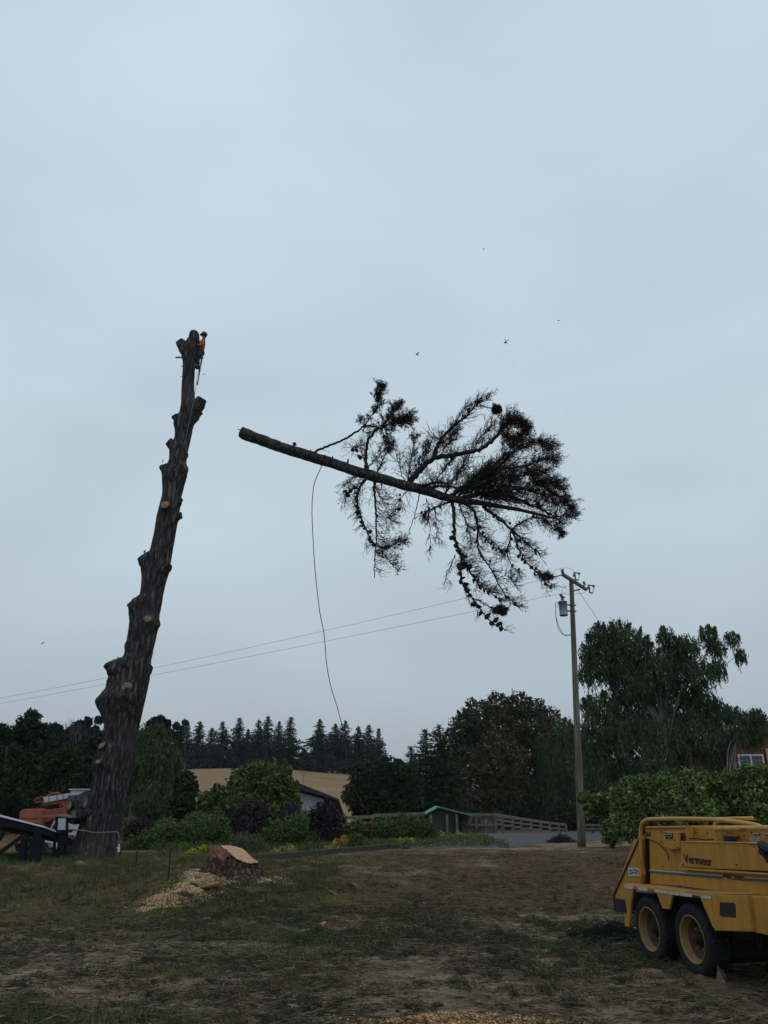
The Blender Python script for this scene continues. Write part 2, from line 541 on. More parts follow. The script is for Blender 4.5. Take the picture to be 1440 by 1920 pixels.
def groundmat():
    m, t, b = newmat('rough_dirt_and_grass')
    b.inputs['Roughness'].default_value = 0.95
    b.inputs['Specular IOR Level'].default_value = 0.08
    nd, lk = t.nodes.new, t.links.new
    c = nd('ShaderNodeTexCoord')
    def ns(sc, det=6, rough=0.65, dist=0.0, st=(1, 1, 1)):
        mpp_ = nd('ShaderNodeMapping'); mpp_.inputs['Scale'].default_value = st
        lk(c.outputs['Object'], mpp_.inputs[0])
        n = nd('ShaderNodeTexNoise')
        n.inputs['Scale'].default_value = sc; n.inputs['Detail'].default_value = det
        n.inputs['Roughness'].default_value = rough; n.inputs['Distortion'].default_value = dist
        lk(mpp_.outputs[0], n.inputs['Vector'])
        return n.outputs[0]
    def rng_(v, a, b_, lo=0.0, hi=1.0):
        q = nd('ShaderNodeMapRange')
        q.inputs['From Min'].default_value = a; q.inputs['From Max'].default_value = b_
        q.inputs['To Min'].default_value = lo; q.inputs['To Max'].default_value = hi
        lk(v, q.inputs['Value']); return q.outputs[0]
    def mx(f, a, b_):
        x = nd('ShaderNodeMix'); x.data_type = 'RGBA'
        lk(f, x.inputs[0])
        for s, k in ((a, 6), (b_, 7)):
            if isinstance(s, tuple): x.inputs[k].default_value = (*s, 1)
            else: lk(s, x.inputs[k])
        return x.outputs[2]
    def mth(op, a, b_):
        q = nd('ShaderNodeMath'); q.operation = op
        for s, k in ((a, 0), (b_, 1)):
            if isinstance(s, (int, float)): q.inputs[k].default_value = s
            else: lk(s, q.inputs[k])
        return q.outputs[0]
    ag = nd('ShaderNodeAttribute'); ag.attribute_name = 'grass'
    ar = nd('ShaderNodeAttribute'); ar.attribute_name = 'red'
    n1 = ns(0.9, 8, 0.7); n2 = ns(7, 8, 0.75); n3 = ns(38, 5, 0.7); n4 = ns(2.6, 7, 0.7, 0.6, (0.45, 1.3, 1))
    dirt = mx(rng_(n4, 0.36, 0.62), (0.110, 0.075, 0.046), (0.430, 0.315, 0.205))
    dirt = mx(rng_(n2, 0.52, 0.68), dirt, (0.050, 0.038, 0.029))
    dirt = mx(rng_(n3, 0.60, 0.72), dirt, (0.46, 0.36, 0.25))
    red = mx(rng_(n2, 0.35, 0.65), (0.044, 0.027, 0.015), (0.190, 0.122, 0.064))
    red = mx(rng_(n3, 0.60, 0.75), red, (0.24, 0.165, 0.10))
    grs = mx(rng_(n2, 0.3, 0.7), (0.040, 0.034, 0.014), (0.215, 0.158, 0.068))
    grs = mx(rng_(n3, 0.55, 0.75), grs, (0.13, 0.108, 0.065))
    rm = rng_(mth('ADD', ar.outputs['Fac'], mth('MULTIPLY', mth('SUBTRACT', n2, 0.5), 0.9)), 0.25, 0.65)
    col = mx(rm, dirt, red)
    gm = rng_(mth('ADD', ag.outputs['Fac'], mth('MULTIPLY', mth('SUBTRACT', n2, 0.5), 1.4)), 0.40, 0.72)
    col = mx(gm, col, grs)
    lk(col, b.inputs['Base Color'])
    h = mth('ADD', mth('MULTIPLY', n2, 1.0), mth('MULTIPLY', n3, 0.35))
    bp = nd('ShaderNodeBump'); bp.inputs['Strength'].default_value = 1.0; bp.inputs['Distance'].default_value = 0.14
    lk(h, bp.inputs['Height']); lk(bp.outputs[0], b.inputs['Normal'])
    return m
M['ground'] = groundmat()
ground = npmesh('ground', np.array(gv), gf, M['ground'])
for nm, arr in (('grass', ga), ('red', gr)):
    a = ground.data.attributes.new(nm, 'FLOAT', 'POINT')
    a.data.foreach_set('value', np.array(arr, dtype=np.float32))
ground.data.polygons.foreach_set('use_smooth', np.ones(len(ground.data.polygons), dtype=bool))
tag(ground, 'rough dirt clearing with sparse grass and reddish soil', kind='structure')
del ground['label']

# gravel driveway
def ribbon(name, lo, hi, n, k, dz, mat):
    a = spline([(*p, 0) for p in lo], n); b = spline([(*p, 0) for p in hi], n)
    vs, fs = [], []
    for i in range(n + 1):
        for j in range(k + 1):
            p = a[i].lerp(b[i], j / k)
            vs.append((p.x, p.y, G(p.x, p.y) + dz * (1 if 0 < j < k else -2)))
    w = k + 1
    for i in range(n):
        for j in range(k):
            fs.append((i * w + j, (i + 1) * w + j, (i + 1) * w + j + 1, i * w + j + 1))
    return npmesh(name, np.array(vs), np.array(fs), mat)
M['gravel'] = plain('grey_gravel', (0.088, 0.088, 0.092), 0.95, scale=30, bump=0.5, col2=(0.05, 0.051, 0.055))
dw = ribbon('driveway', [(0.9, 28.5), (1.7, 28.8), (4.2, 29.6), (6.2, 31.8), (8.6, 34), (12, 36), (26, 39)],
            [(0.5, 29.6), (1.2, 30.8), (3.3, 35), (4.6, 45), (9, 51), (14, 52), (28, 52)], 60, 12, 0.05, M['gravel'])
tag(dw, kind='structure')

# golden hill far behind
def hillz(x, y):
    r = math.exp(-((x + 38) / 75) ** 2 - ((y - 215) / 62) ** 2)
    return -3.2 + 13.7 * r ** 0.8 + 0.15 * noise.noise(V3((x * 0.05, y * 0.05, 0)))
hx = np.linspace(-220, 160, 90); hy = np.linspace(90, 420, 80)
hv = np.array([(a, b, hillz(a, b)) for b in hy for a in hx])
I = np.arange(len(hx) * len(hy)).reshape(len(hy), len(hx))
hf = np.stack([I[:-1, :-1], I[:-1, 1:], I[1:, 1:], I[1:, :-1]], -1).reshape(-1, 4)
M['dry'] = plain('dry_golden_grass', (0.250, 0.160, 0.070), 0.95, scale=0.09, col2=(0.16, 0.108, 0.052), stretch=(1, 2.5, 1))
hill = npmesh('hill', hv, hf, M['dry'])
hill.data.polygons.foreach_set('use_smooth', np.ones(len(hill.data.polygons), dtype=bool))
tag(hill, kind='structure')

# grass tufts (uncountable)
def blades(n, ymin, ymax, xf, hmin, hmax, wid, thr, perm=6):
    C, H = [], []
    tries = 0
    while len(C) < n and tries < n * 30:
        tries += 1
        y = ymin + (ymax - ymin) * random.random() ** 1.15
        x = random.uniform(-xf, xf) * (y / ymax + 0.12)
        if grassmask(x, y) + random.uniform(-0.25, 0.2) < thr: continue
        s = sm(0.2, 1, grassmask(x, y))
        for _ in range(perm):
            a, b = x + random.gauss(0, 0.06), y + random.gauss(0, 0.06)
            C.append((a, b, G(a, b) - 0.01)); H.append(random.uniform(hmin, hmax) * (0.5 + s))
    C = np.array(C[:n]); H = np.array(H[:n])
    n = len(C)
    ang = rng.uniform(0, 2 * np.pi, n)
    lean = rng.normal(0, 0.75, (n, 2))
    D = np.stack([lean[:, 0], lean[:, 1], np.ones(n)], 1)
    D = unit(D)
    S = np.stack([np.cos(ang), np.sin(ang), np.zeros(n)], 1) * wid
    v = np.empty((n, 3, 3))
    v[:, 0] = C - S; v[:, 1] = C + S; v[:, 2] = C + D * H[:, None]
    return v.reshape(-1, 3), np.arange(n * 3).reshape(n, 3)
M['grass'] = leafmat('short_grass', (0.036, 0.046, 0.016), (0.260, 0.215, 0.105), (0.052, 0.080, 0.024), 0.7)
v, f = blades(150000, 5.4, 26, 19, 0.03, 0.10, 0.0055, 0.50, 14)
o = npmesh('grass', v, f, M['grass'], rnd=rng.random(len(f)))
tag(o, 'short patchy grass growing on the dirt clearing', 'grass', kind='stuff')

# needle litter and small twigs strewn by the felling
def litter(n, fn, lmin, lmax, w, lift=0.012):
    C, A, Ls = [], [], []
    while len(C) < n:
        x, y = fn()
        C.append((x, y, G(x, y) + random.uniform(0.0, lift)))
        th = random.uniform(0, math.pi * 2)
        A.append((math.cos(th), math.sin(th) * 0.8, random.uniform(-0.18, 0.18)))
        Ls.append(random.uniform(lmin, lmax) / 2)
    C, A, Ls = np.array(C), unit(np.array(A)), np.array(Ls)
    return leafquads(C, Ls, w, axis=A * 50, spread=0.0001)
def lit():
    while True:
        y = random.uniform(6, 25); x = random.uniform(-0.62 * y, 0.62 * y)
        k = 0.35 + 0.9 * fbm(x, y, 0.5, 3, 21.0) + 0.5 * math.exp(-((y - 13) / 2.2) ** 2)
        if random.random() < k: return x, y
M['litter'] = leafmat('pine_litter', (0.014, 0.013, 0.010), (0.085, 0.068, 0.046), (0.020, 0.030, 0.018), 0.8)
v, f = litter(42000, lit, 0.05, 0.22, 0.0045, 0.05)
tag(npmesh('pine_litter', v, f, M['litter'], rnd=rng.random(len(f))), 'dark needles and shredded twigs scattered over the dirt', 'litter', kind='stuff')
M['chips'] = leafmat('pale_wood_chips', (0.22, 0.12, 0.055), (0.58, 0.37, 0.19))
def flat(n, fn, s0, s1):
    """small flat chips lying with random tilt"""
    C, S = [], []
    while len(C) < n:
        x, y, dz = fn()
        C.append((x, y, G(x, y) + dz)); S.append(random.uniform(s0, s1))
    C, S = np.array(C), np.array(S)
    n = len(C)
    nrm = unit(rng.normal(0, 0.42, (n, 3)) + np.array([0, 0, 1.0]))
    a = unit(np.cross(nrm, rng.normal(size=(n, 3)))); b = np.cross(nrm, a)
    S = S[:, None]; q = rng.uniform(0.3, 0.9, (n, 1))
    v = np.empty((n, 4, 3))
    v[:, 0] = C - a * S - b * S * q; v[:, 1] = C + a * S - b * S * q * 0.8
    v[:, 2] = C + a * S + b * S * q; v[:, 3] = C - a * S * 0.8 + b * S * q
    return v.reshape(-1, 3), np.arange(n * 4).reshape(n, 4)
c0 = at(830, 1905, 1); 
def hit(px, py, y0=5.0):
    d = ray(px, py); t = y0 / d.y; p = V3((0, 0, CAMZ)) + d * t
    while p.z > G(p.x, p.y) and p.y < 120:
        p += d * (0.03 / d.y)
    return p
def blobfn(c, rx, ry, h=0.02, ang=0.0):
    ca, sa = math.cos(ang), math.sin(ang)
    def f():
        while True:
            u, v_ = random.gauss(0, 0.45), random.gauss(0, 0.45)
            x, y = c[0] + rx * u * ca - ry * v_ * sa, c[1] + rx * u * sa + ry * v_ * ca
            if u * u + v_ * v_ < 1 + 0.8 * noise.noise(V3((x * 2, y * 2, 4))): 
                k = max(0, 1 - (u * u + v_ * v_))
                return x, y, random.random() * h * k + 0.004
    return f
p1 = hit(840, 1925)
v, f = flat(7500, blobfn(p1, 1.25, 0.46, 0.03, -0.08), 0.004, 0.015)
tag(npmesh('wood_chips', v, f, M['chips'], rnd=rng.random(len(f))), 'fresh orange wood chips spilled at the near edge of the clearing', 'wood chips', kind='stuff')
p2 = hit(736, 1738)
v, f = flat(2600, blobfn(p2, 0.55, 0.65, 0.03), 0.005, 0.014)
tag(npmesh('sawdust_patch', v, f, M['chips'], rnd=rng.random(len(f))), 'small pale patch of sawdust on dark ground in mid clearing', 'sawdust', kind='stuff')
def strew():
    y = random.uniform(6, 18); x = random.uniform(-0.6 * y, 0.6 * y)
    return x, y, 0.01
v, f = flat(650, strew, 0.006, 0.022)
M['chips2'] = leafmat('scattered_chips', (0.10, 0.075, 0.05), (0.40, 0.32, 0.23))
tag(npmesh('scattered_chips', v, f, M['chips2'], rnd=rng.random(len(f))), 'pale wood chips strewn thinly over the dirt', 'wood chips', kind='stuff')

# stones, sticks, wood pieces one can count
M['stone'] = plain('grey_stone', (0.10, 0.10, 0.09), 0.9, var=0.3, scale=9, bump=0.3)
M['stick'] = plain('dead_stick_bark', (0.085, 0.070, 0.055), 0.9, var=0.4, scale=12)
for i, (px, py, r, lab) in enumerate([(931, 1737, 0.055, 'round pale stone in the grass at the middle of the clearing'),
                                 (957, 1754, 0.05, 'round stone just in front of the pale one in mid clearing'),
                                 (896, 1764, 0.05, 'dark rounded stone left of the two round stones'),
                                 (148, 1626, 0.14, 'flat mossy stone at the foot of the tall trunk')]):
    p = hit(px, py); b = MB(); b.blob((0, 0, 0), r, 2, 0.3, 1.6, (1.1, 0.9, 0.75), i)
    o = b.build('stone', M['stone'], smooth=True); o.location = (p.x, p.y, p.z + r * 0.4)
    tag(o, lab, 'stone', 'stones lying in the clearing')
def stick(pts, r, lab, mat='stick', branches=0, grp='sticks lying on the dirt'):
    P = [hit(*p) for p in pts]
    for q in P: q.z += r * 1.2
    P = spline(P, 14)
    for k, q in enumerate(P): q.z += 0.6 * r * noise.noise(q * 3)
    b = MB(); b.tube(P, [r * (1 - 0.55 * i / 14) for i in range(15)], 6, jit=0.1)
    for k in range(branches):
        i = random.randint(2, 12); d = V3((random.uniform(-1, 1), random.uniform(-1, 1), random.uniform(0, 0.7))).normalized()
        l = random.uniform(0.12, 0.35)
        b.tube([P[i], P[i] + d * l * 0.5, P[i] + d * l + V3((0, 0, 0.03))], [r * 0.5, r * 0.35, r * 0.2], 5)
    o = b.build('stick', M[mat], origin=tuple(P[0]), smooth=True)
    tag(o, lab, 'stick', grp)
stick([(136, 1822), (160, 1830), (178, 1828), (190, 1814)], 0.016, 'thin curved stick hooked upward on bare dirt, lower left', branches=2)
stick([(486, 1690), (505, 1700), (522, 1712)], 0.014, 'bent bare twig on the grass right of the stump', 'cut_old', branches=3)
stick([(40, 1674), (75, 1668), (106, 1656)], 0.035, 'long dark branch lying on the bank in front of the shelter', 'twig', branches=5)
stick([(120, 1690), (150, 1676), (215, 1650)], 0.02, 'dark branching stick on the bank below the tall trunk', 'twig', branches=8)
stick([(468, 1834), (495, 1822), (515, 1811)], 0.014, 'straight slanted stick in front of the grassy middle', branches=1)
stick([(610, 1669), (618, 1674), (632, 1682)], 0.03, 'short pale split stick standing out on reddish soil', 'cut_old')
stick([(885, 1705), (905, 1706), (925, 1716)], 0.018, 'pale stick lying in the grass behind the round stones', branches=2)
stick([(1110, 1738), (1125, 1731), (1148, 1732)], 0.022, 'weathered stick beside the brush near the yellow machine', branches=2)
stick([(700, 1868), (712, 1866), (730, 1869)], 0.012, 'small dark stick on dirt above the orange chips', 'twig')
stick([(560, 1758), (580, 1762), (600, 1757)], 0.014, 'dark stick on dirt near the pale wood blocks', 'twig', branches=2)
stick([(133, 1865), (160, 1864), (185, 1866)], 0.010, 'short straight pale stick in grass at lower left', 'cut_old')
def chunk(px, py, s, lab, mat='cut_old', rot=0.3):
    p = hit(px, py); b = MB()
    if mat == 'twig':
        b.blob((0, 0, s[2] * .15), max(s[0], s[2] * .8), 2, .9, 2.2, (1, s[1] / s[0], min(.7, s[2] / s[0] * .55)), px)
        b.v = [tuple(V3(q) + p) for q in b.v]
    else:
        L_ = V3((math.cos(rot), math.sin(rot), .12)) * s[0]; W_ = V3((-math.sin(rot), math.cos(rot), .1)) * s[1]
        z_ = V3((0, 0, s[2] * .7)); q = p + V3((0, 0, .01))
        b.prism([q - L_ - W_, q - L_ * .3 - W_ * 1.2, q + L_ - W_ * .3, q + L_ * 1.1 + W_ * .5, q + W_, q - L_ * .9 + W_ * .8], z_)
    o = b.build('wood_piece', M[mat], origin=tuple(p), bevel=0.004 if mat != 'twig' else 0)
    tag(o, lab, 'wood piece', 'cut wood pieces on the dirt')
chunk(383, 1727, (0.10, 0.05, 0.05), 'pale sliver of wood lying left of centre below the stump')
chunk(606, 1737, (0.09, 0.05, 0.06), 'tan wood block on red soil beside the sawdust patch', 'cut_new', 1.2)
chunk(567, 1748, (0.11, 0.035, 0.035), 'pale flat wood piece left of the tan block')
chunk(1026, 1785, (0.06, 0.035, 0.03), 'small cream wood piece next to a dark bark chunk', 'cut_new')
chunk(1044, 1784, (0.13, 0.07, 0.09), 'dark bark chunk beside the small cream wood piece', 'twig')
chunk(834, 1815, (0.06, 0.025, 0.02), 'bright small chip of wood lying alone on the dirt', 'cut_new', 2.2)
chunk(988, 1880, (0.08, 0.04, 0.03), 'pale wood scrap near the lower right on bare dirt', 'cut_old')
chunk(925, 1787, (0.10, 0.06, 0.12), 'dark upright bark lump in the grass in front of the stones', 'twig')
chunk(730, 1793, (0.06, 0.05, 0.07), 'small black bark lump on dirt below the sawdust patch', 'twig')
chunk(1190, 1748, (0.12, 0.06, 0.05), 'bark piece lying behind the left machine tyre', 'cut_old', 0.8)

# brush heap near machine
def brushheap(c, rx, ry, h, n, name, lab, cat, mat, seedn=0):
    b = MB()
    for i in range(n):
        a = random.uniform(0, 6.28); rr = random.random() ** 0.6
        x, y = c.x + rx * rr * math.cos(a), c.y + ry * rr * math.sin(a)
        z = G(x, y) + h * (1 - rr) * random.uniform(0.2, 1)
        d = V3((random.gauss(0, 1), random.gauss(0, 1), random.gauss(0, 0.35))).normalized() * random.uniform(0.08, 0.3)
        p = V3((x, y, z))
        b.tube([p - d * 0.5, p + V3((0, 0, 0.02)), p + d * 0.5], [0.006, 0.005, 0.002], 3, cap=False)
    tag(b.build(name, mat, origin=tuple(c)), lab, cat)
brushheap(hit(1150, 1758), 0.7, 0.5, 0.22, 700, 'brush_pile', 'low tangled heap of shredded brush left of the yellow machine', 'brush pile', M['litter'])

# clods of soil
def ico():
    bm = bmesh.new(); bmesh.ops.create_icosphere(bm, subdivisions=1, radius=1)
    v_ = np.array([tuple(q.co) for q in bm.verts]); f_ = np.array([[q.index for q in fa.verts] for fa in bm.faces]); bm.free(); return v_, f_
def clods(n, smin, smax, fn):
    v0, f0 = ico(); k = len(v0)
    V_, F_ = np.empty((n, k, 3)), np.empty((n, len(f0), 3), dtype=int)
    for i in range(n):
        x, y = fn(); s_ = smin + (smax - smin) * random.random() ** 3
        q = v0 * (1 + rng.normal(0, .34, (k, 1))) * np.array([s_ * random.uniform(.8, 1.5), s_ * random.uniform(.8, 1.5), s_ * .75])
        V_[i] = q + np.array([x, y, G(x, y) + s_ * .15]); F_[i] = f0 + i * k
    return V_.reshape(-1, 3), F_.reshape(-1, 3)
def clodf():
    while True:
        y = 5.6 + 20 * random.random() ** 1.2; x = random.uniform(-.62 * y, .62 * y)
        if random.random() < 1.1 - grassmask(x, y) and fbm(x, y, .8, 3, 4.0) > -.18: return x, y
M['clod'] = leafmat('soil_clods', (0.070, 0.050, 0.036), (0.175, 0.135, 0.102), (0.095, 0.062, 0.044), .25, rough=.95)
v, f = clods(9000, .005, .030, clodf)
tag(npmesh('soil_clods', v, f, M['clod'], rnd=np.repeat(rng.random(9000), len(f) // 9000)), 'crumbled soil clods over the bare dirt', 'soil', kind='stuff')
# dropped green and brown sprigs
def sprigs(n, fn, per, rad):
    C, A, L_ = [], [], []
    for i in range(n):
        x, y = fn(); r = rad * random.uniform(.4, 1.3); dx, dy = random.gauss(0, 1), random.gauss(0, 1)
        for j in range(int(per * random.uniform(.5, 1.4))):
            t = random.gauss(0, .5); a_, b_ = x + dx * t * r + random.gauss(0, r * .3), y + dy * t * r * .8 + random.gauss(0, r * .3)
            C.append((a_, b_, G(a_, b_) + random.random() ** 2 * r * .5 + .005)); A.append((random.gauss(0, 1), random.gauss(0, 1), random.gauss(.2, .4))); L_.append(random.uniform(.02, .055))
    return leafquads(np.array(C), np.array(L_), .0045, axis=unit(np.array(A)) * 50, spread=1e-4)
def spf():
    while True:
        u = random.random()
        if u < .40: x, y = random.gauss(1.2, 3.0), random.gauss(13.0, 1.7)
        elif u < .6: x, y = random.gauss(-2.0, 1.2), random.gauss(17.0, 1.3)
        else:
            y = random.uniform(6.5, 22); x = random.uniform(-.6 * y, .6 * y)
        if 5.8 < y < 24 and fbm(x, y, .7, 3, 31.0) > -.05: return x, y
M['sprig'] = leafmat('dropped_pine_sprigs', (0.022, 0.026, 0.015), (0.100, 0.096, 0.055), (0.034, 0.044, 0.024), 1.5)
v, f = sprigs(2400, spf, 55, .17)
tag(npmesh('dropped_sprigs', v, f, M['sprig'], rnd=rng.random(len(f))), 'torn pine sprigs littering the middle of the clearing', 'pine sprigs', kind='stuff')
v, f = litter(13000, lit, .08, .38, .006, .06)
M['pale_litter'] = leafmat('dry_twig_litter', (0.055, 0.042, 0.030), (0.20, 0.165, 0.12))
tag(npmesh('twig_litter', v, f, M['pale_litter'], rnd=rng.random(len(f))), 'small dry twigs strewn everywhere over the dirt', 'twigs', kind='stuff')

def weeds():
    """taller weeds on the banks at left"""
    C, H = [], []
    while len(C) < 26000:
        x, y = random.uniform(-13, -1.2), random.gauss(21.5, 2.2)
        if y > 26 or y < 17.2 or noise.noise(V3((x * .9, y * .9, 8))) < -.05: continue
        if math.hypot((x + 4.1) / 1.6, (y - 19.4) / 1.4) < 1: continue
        for _ in range(9):
            a, b_ = x + random.gauss(0, .09), y + random.gauss(0, .09)
            C.append((a, b_, G(a, b_) - .01)); H.append(random.uniform(.04, .22))
    C, H = np.array(C), np.array(H); n = len(C); ang = rng.uniform(0, 2 * np.pi, n)
    D = unit(np.stack([rng.normal(0, .55, n), rng.normal(0, .55, n), np.ones(n)], 1)); S = np.stack([np.cos(ang), np.sin(ang), np.zeros(n)], 1) * .008
    v = np.empty((n, 3, 3)); v[:, 0] = C - S; v[:, 1] = C + S; v[:, 2] = C + D * H[:, None]
    return v.reshape(-1, 3), np.arange(n * 3).reshape(n, 3)
M['weed'] = leafmat('bank_weeds', (0.026, 0.034, 0.012), (0.150, 0.130, 0.060), (0.050, 0.080, 0.022), .5)
v, f = weeds()
tag(npmesh('weeds', v, f, M['weed'], rnd=rng.random(len(f))), 'coarse weeds on the rough bank between trunk and stump', 'weeds', kind='stuff')
# ------------------------------------------------------------------ stump
def interp(tab, x):
    """tab sorted rows (x, a, b..)"""
    if x <= tab[0][0]: return tab[0][1:]
    for r0, r1 in zip(tab, tab[1:]):
        if x <= r1[0]:
            t = (x - r0[0]) / (r1[0] - r0[0])
            return tuple(a + (b - a) * t for a, b in zip(r0[1:], r1[1:]))
    return tab[-1][1:]
c = STUMP.copy(); c.z = G(c.x, c.y)
st = thing('tree_stump', 'wide freshly cut stump with slanting reddish top, ringed by sawdust', 'stump', tuple(c))
topz = at(430, 1586, 20).z
b = MB(); seg, rings = 72, 26
def topcut(x, y):      # slanting plane, higher at left
    return topz - 0.02 - 0.34 * sm(-0.30, 0.66, x - c.x) + 0.13 * (y - c.y - .2) * sm(-0.30, 0.05, x - c.x)
Rst = 0.60
for i in range(rings + 1):
    t = i / rings
    for k in range(seg):
        th = 2 * math.pi * k / seg
        lob = 0.10 * math.sin(5 * th + 1) + 0.06 * math.sin(9 * th) + 0.05 * noise.noise(V3((math.cos(th) * 3, math.sin(th) * 3, t * 2)))
        r = Rst * (0.93 + 0.80 * (1 - t) ** 2.2 + lob * (0.45 + 0.8 * (1 - t)))
        r += 0.035 * noise.noise(V3((math.cos(th) * 9, math.sin(th) * 9, t * 7)))
        x, y = c.x + r * math.cos(th), c.y + r * 0.9 * math.sin(th)
        z0 = c.z - 0.15
        z1 = topcut(x, y) - (0.02 if i == rings else 0)
        b.v.append((x, y, z0 + (z1 - z0) * t))
for i in range(rings):
    for k in range(seg):
        k2 = (k + 1) % seg
        b.f.append((i * seg + k, i * seg + k2, (i + 1) * seg + k2, (i + 1) * seg + k))
b.build('bark_sides', M['bark_stump'] if 'bark_stump' in M else barkmat('stump_bark', (0.025, 0.017, 0.014), (0.17, 0.10, 0.075), sx=10, sz=3, bump=0.8), st, smooth=True)
b = MB(); top = []
for k in range(seg):
    x, y, z = (0, 0, 0)
    th = 2 * math.pi * k / seg
    lob = 0.10 * math.sin(5 * th + 1) + 0.06 * math.sin(9 * th) + 0.05 * noise.noise(V3((math.cos(th) * 3, math.sin(th) * 3, 2)))
    top.append((th, Rst * (0.93 + lob * 0.45) + 0.035 * noise.noise(V3((math.cos(th) * 9, math.sin(th) * 9, 7)))))
nr = 12
for j in range(1, nr + 1):
    for th, r in top:
        q = j / nr * 0.985
        x, y = c.x + r * q * math.cos(th), c.y + r * q * 0.9 * math.sin(th)
        z = topcut(x, y) + 0.035 * noise.noise(V3((x * 4, y * 4, 0))) + 0.015 * noise.noise(V3((x * 14, y * 14, 0))) + (0.0 if j == nr else 0.012)
        b.v.append((x, y, z))
b.v.append((c.x, c.y, topcut(c.x, c.y) + 0.012))
for j in range(nr - 1):
    for k in range(seg):
        k2 = (k + 1) % seg
        b.f.append((j * seg + k, j * seg + k2, (j + 1) * seg + k2, (j + 1) * seg + k))
for k in range(seg):
    b.f.append((nr * seg, (k + 1) % seg, k))
stf = b.build('cut_face', M['stump_top'] if 'stump_top' in M else ringmat('pink_stump_wood', (0.58, 0.36, 0.22), (0.33, 0.17, 0.10), (0.06, 0.035, 0.025), 38, .95), st)
setrad(stf, [j / nr for j in range(1, nr + 1) for _ in range(seg)] + [0])
# torn red heartwood face on the front left of the cut
b = MB(); nn = 22
for j in range(7):
    for k in range(nn):
        th = math.radians(172 + k * 100 / (nn - 1))
        lob = 0.10 * math.sin(5 * th + 1) + 0.06 * math.sin(9 * th) + 0.05 * noise.noise(V3((math.cos(th) * 3, math.sin(th) * 3, 2)))
        r = Rst * (0.955 + lob * 0.47) + 0.02 * noise.noise(V3((k * .8, j * .9, 2))) + .02
        x, y = c.x + r * math.cos(th), c.y + r * 0.9 * math.sin(th)
        dep = (0.33 + 0.13 * noise.noise(V3((k * .35, 5, 5)))) * min(1, (nn - 1 - k) / 5) * min(1, (k + 1) / 3)
        z1 = topcut(x, y) + 0.03 + 0.10 * abs(noise.noise(V3((k * 1.3, 0, 3))))
        b.v.append((x, y, z1 - dep * j / 6))
for j in range(6):
    for k in range(nn - 1):
        b.f.append((j * nn + k, j * nn + k + 1, (j + 1) * nn + k + 1, (j + 1) * nn + k))
b.build('torn_heartwood', M['cut_red'], st)

# sawdust fan on the slope left of the stump
sp = [hit(408, 1642), hit(283, 1696)]
def fan():
    t = random.random() ** 0.8
    p = sp[0].lerp(sp[1], t)
    w = 0.28 + 0.30 * (1 - t)
    x, y = p.x + random.gauss(0, w * 0.5), p.y + random.gauss(0, w * 1.1)
    if noise.noise(V3((x * 2.3, y * 2.3, 1))) < -0.18: return fan()
    return x, y, 0.01 + random.random() * 0.04
v, f = flat(34000, fan, 0.004, 0.012)
M['sawdust'] = leafmat('pale_sawdust', (0.40, 0.27, 0.14), (0.82, 0.62, 0.38))
tag(npmesh('sawdust', v, f, M['sawdust'], rnd=rng.random(len(f))), 'pale sawdust spilling down the slope left of the stump', 'sawdust', kind='stuff')
def ringf():
    a = random.uniform(2.6, 6.5); r = random.gauss(0.95, 0.12)
    return c.x + r * math.cos(a), c.y + r * 0.9 * math.sin(a), 0.01 + random.random() * 0.04
v, f = flat(3500, ringf, 0.006, 0.015)
tag(npmesh('sawdust_ring', v, f, M['sawdust'], rnd=rng.random(len(f))), 'sawdust and chips heaped round the foot of the stump', 'sawdust', kind='stuff')
p = hit(392, 1668); b = MB()
poly = []
for k in range(12):
    th = 2 * math.pi * k / 12
    poly.append(p + V3((0.28 * math.cos(th) * random.uniform(.8, 1.15), 0.13 * math.sin(th), 0.10 + 0.06 * math.cos(th))))
b.prism(poly, (0, 0.03, -0.05))
tag(b.build('wood_slab', M['cut_new'], origin=tuple(p), bevel=0.01), 'flat sawn slab of pale wood lying on sawdust below the stump', 'wood slab')

# ------------------------------------------------------------------ the tall stripped trunk
TY = 25.0
SIL = [(622, 357, 370.5), (626, 355, 373), (640, 352.5, 374), (655, 345.5, 371), (670, 344, 369), (694, 342.3, 365), (725, 340.6, 364),
       (756, 339.7, 366.5), (780, 336, 365), (811, 330, 360), (850, 321, 351), (880, 314, 348), (900, 307.5, 347.5), (930, 304.5, 339.5),
       (969, 295, 334), (999, 290, 329), (1028, 283, 324), (1036, 281, 323), (1041, 271, 322), (1050, 267, 320), (1062, 268.5, 318.5), (1098, 265, 309), (1116, 262, 305), (1122, 256, 304), (1128, 250, 303), (1140, 248, 301), (1152, 248, 299.5),
       (1171, 244, 297), (1197, 239, 291), (1232, 234, 284), (1238, 226, 283), (1243, 216, 282), (1252, 212, 281), (1264, 214, 279.5), (1276, 214.5, 278), (1290, 206, 275), (1302, 195, 272), (1311, 184, 270), (1316, 183, 269), (1324, 187, 267.5), (1338, 192, 265),
       (1360, 196, 260), (1395, 192, 254), (1410, 182, 252), (1429, 174, 248), (1452, 172, 243), (1475, 170, 239), (1500, 166, 234), (1521, 160, 229),
       (1557, 144, 224), (1575, 138, 223), (1590, 132, 223), (1606, 122, 225), (1625, 112, 228)]
gz = G(at(178, 1600, TY).x, TY)
base = V3((at(178, 1600, TY).x, TY, gz))
tr = thing('stripped_tree', 'towering bare conifer trunk with all limbs sawn to stubs, climber at its top', 'tree', tuple(base))
rowz = []
for (py, l, r) in SIL:
    a, b_ = at(l, py, TY), at(r, py, TY)
    rowz.append((a.z, (a.x + b_.x) / 2, (b_.x - a.x) / 2))
rowz.sort()
zt = rowz[-1][0]; zb = rowz[0][0]
seg, rings = 132, 430
vs = np.empty((rings + 1, seg, 3))
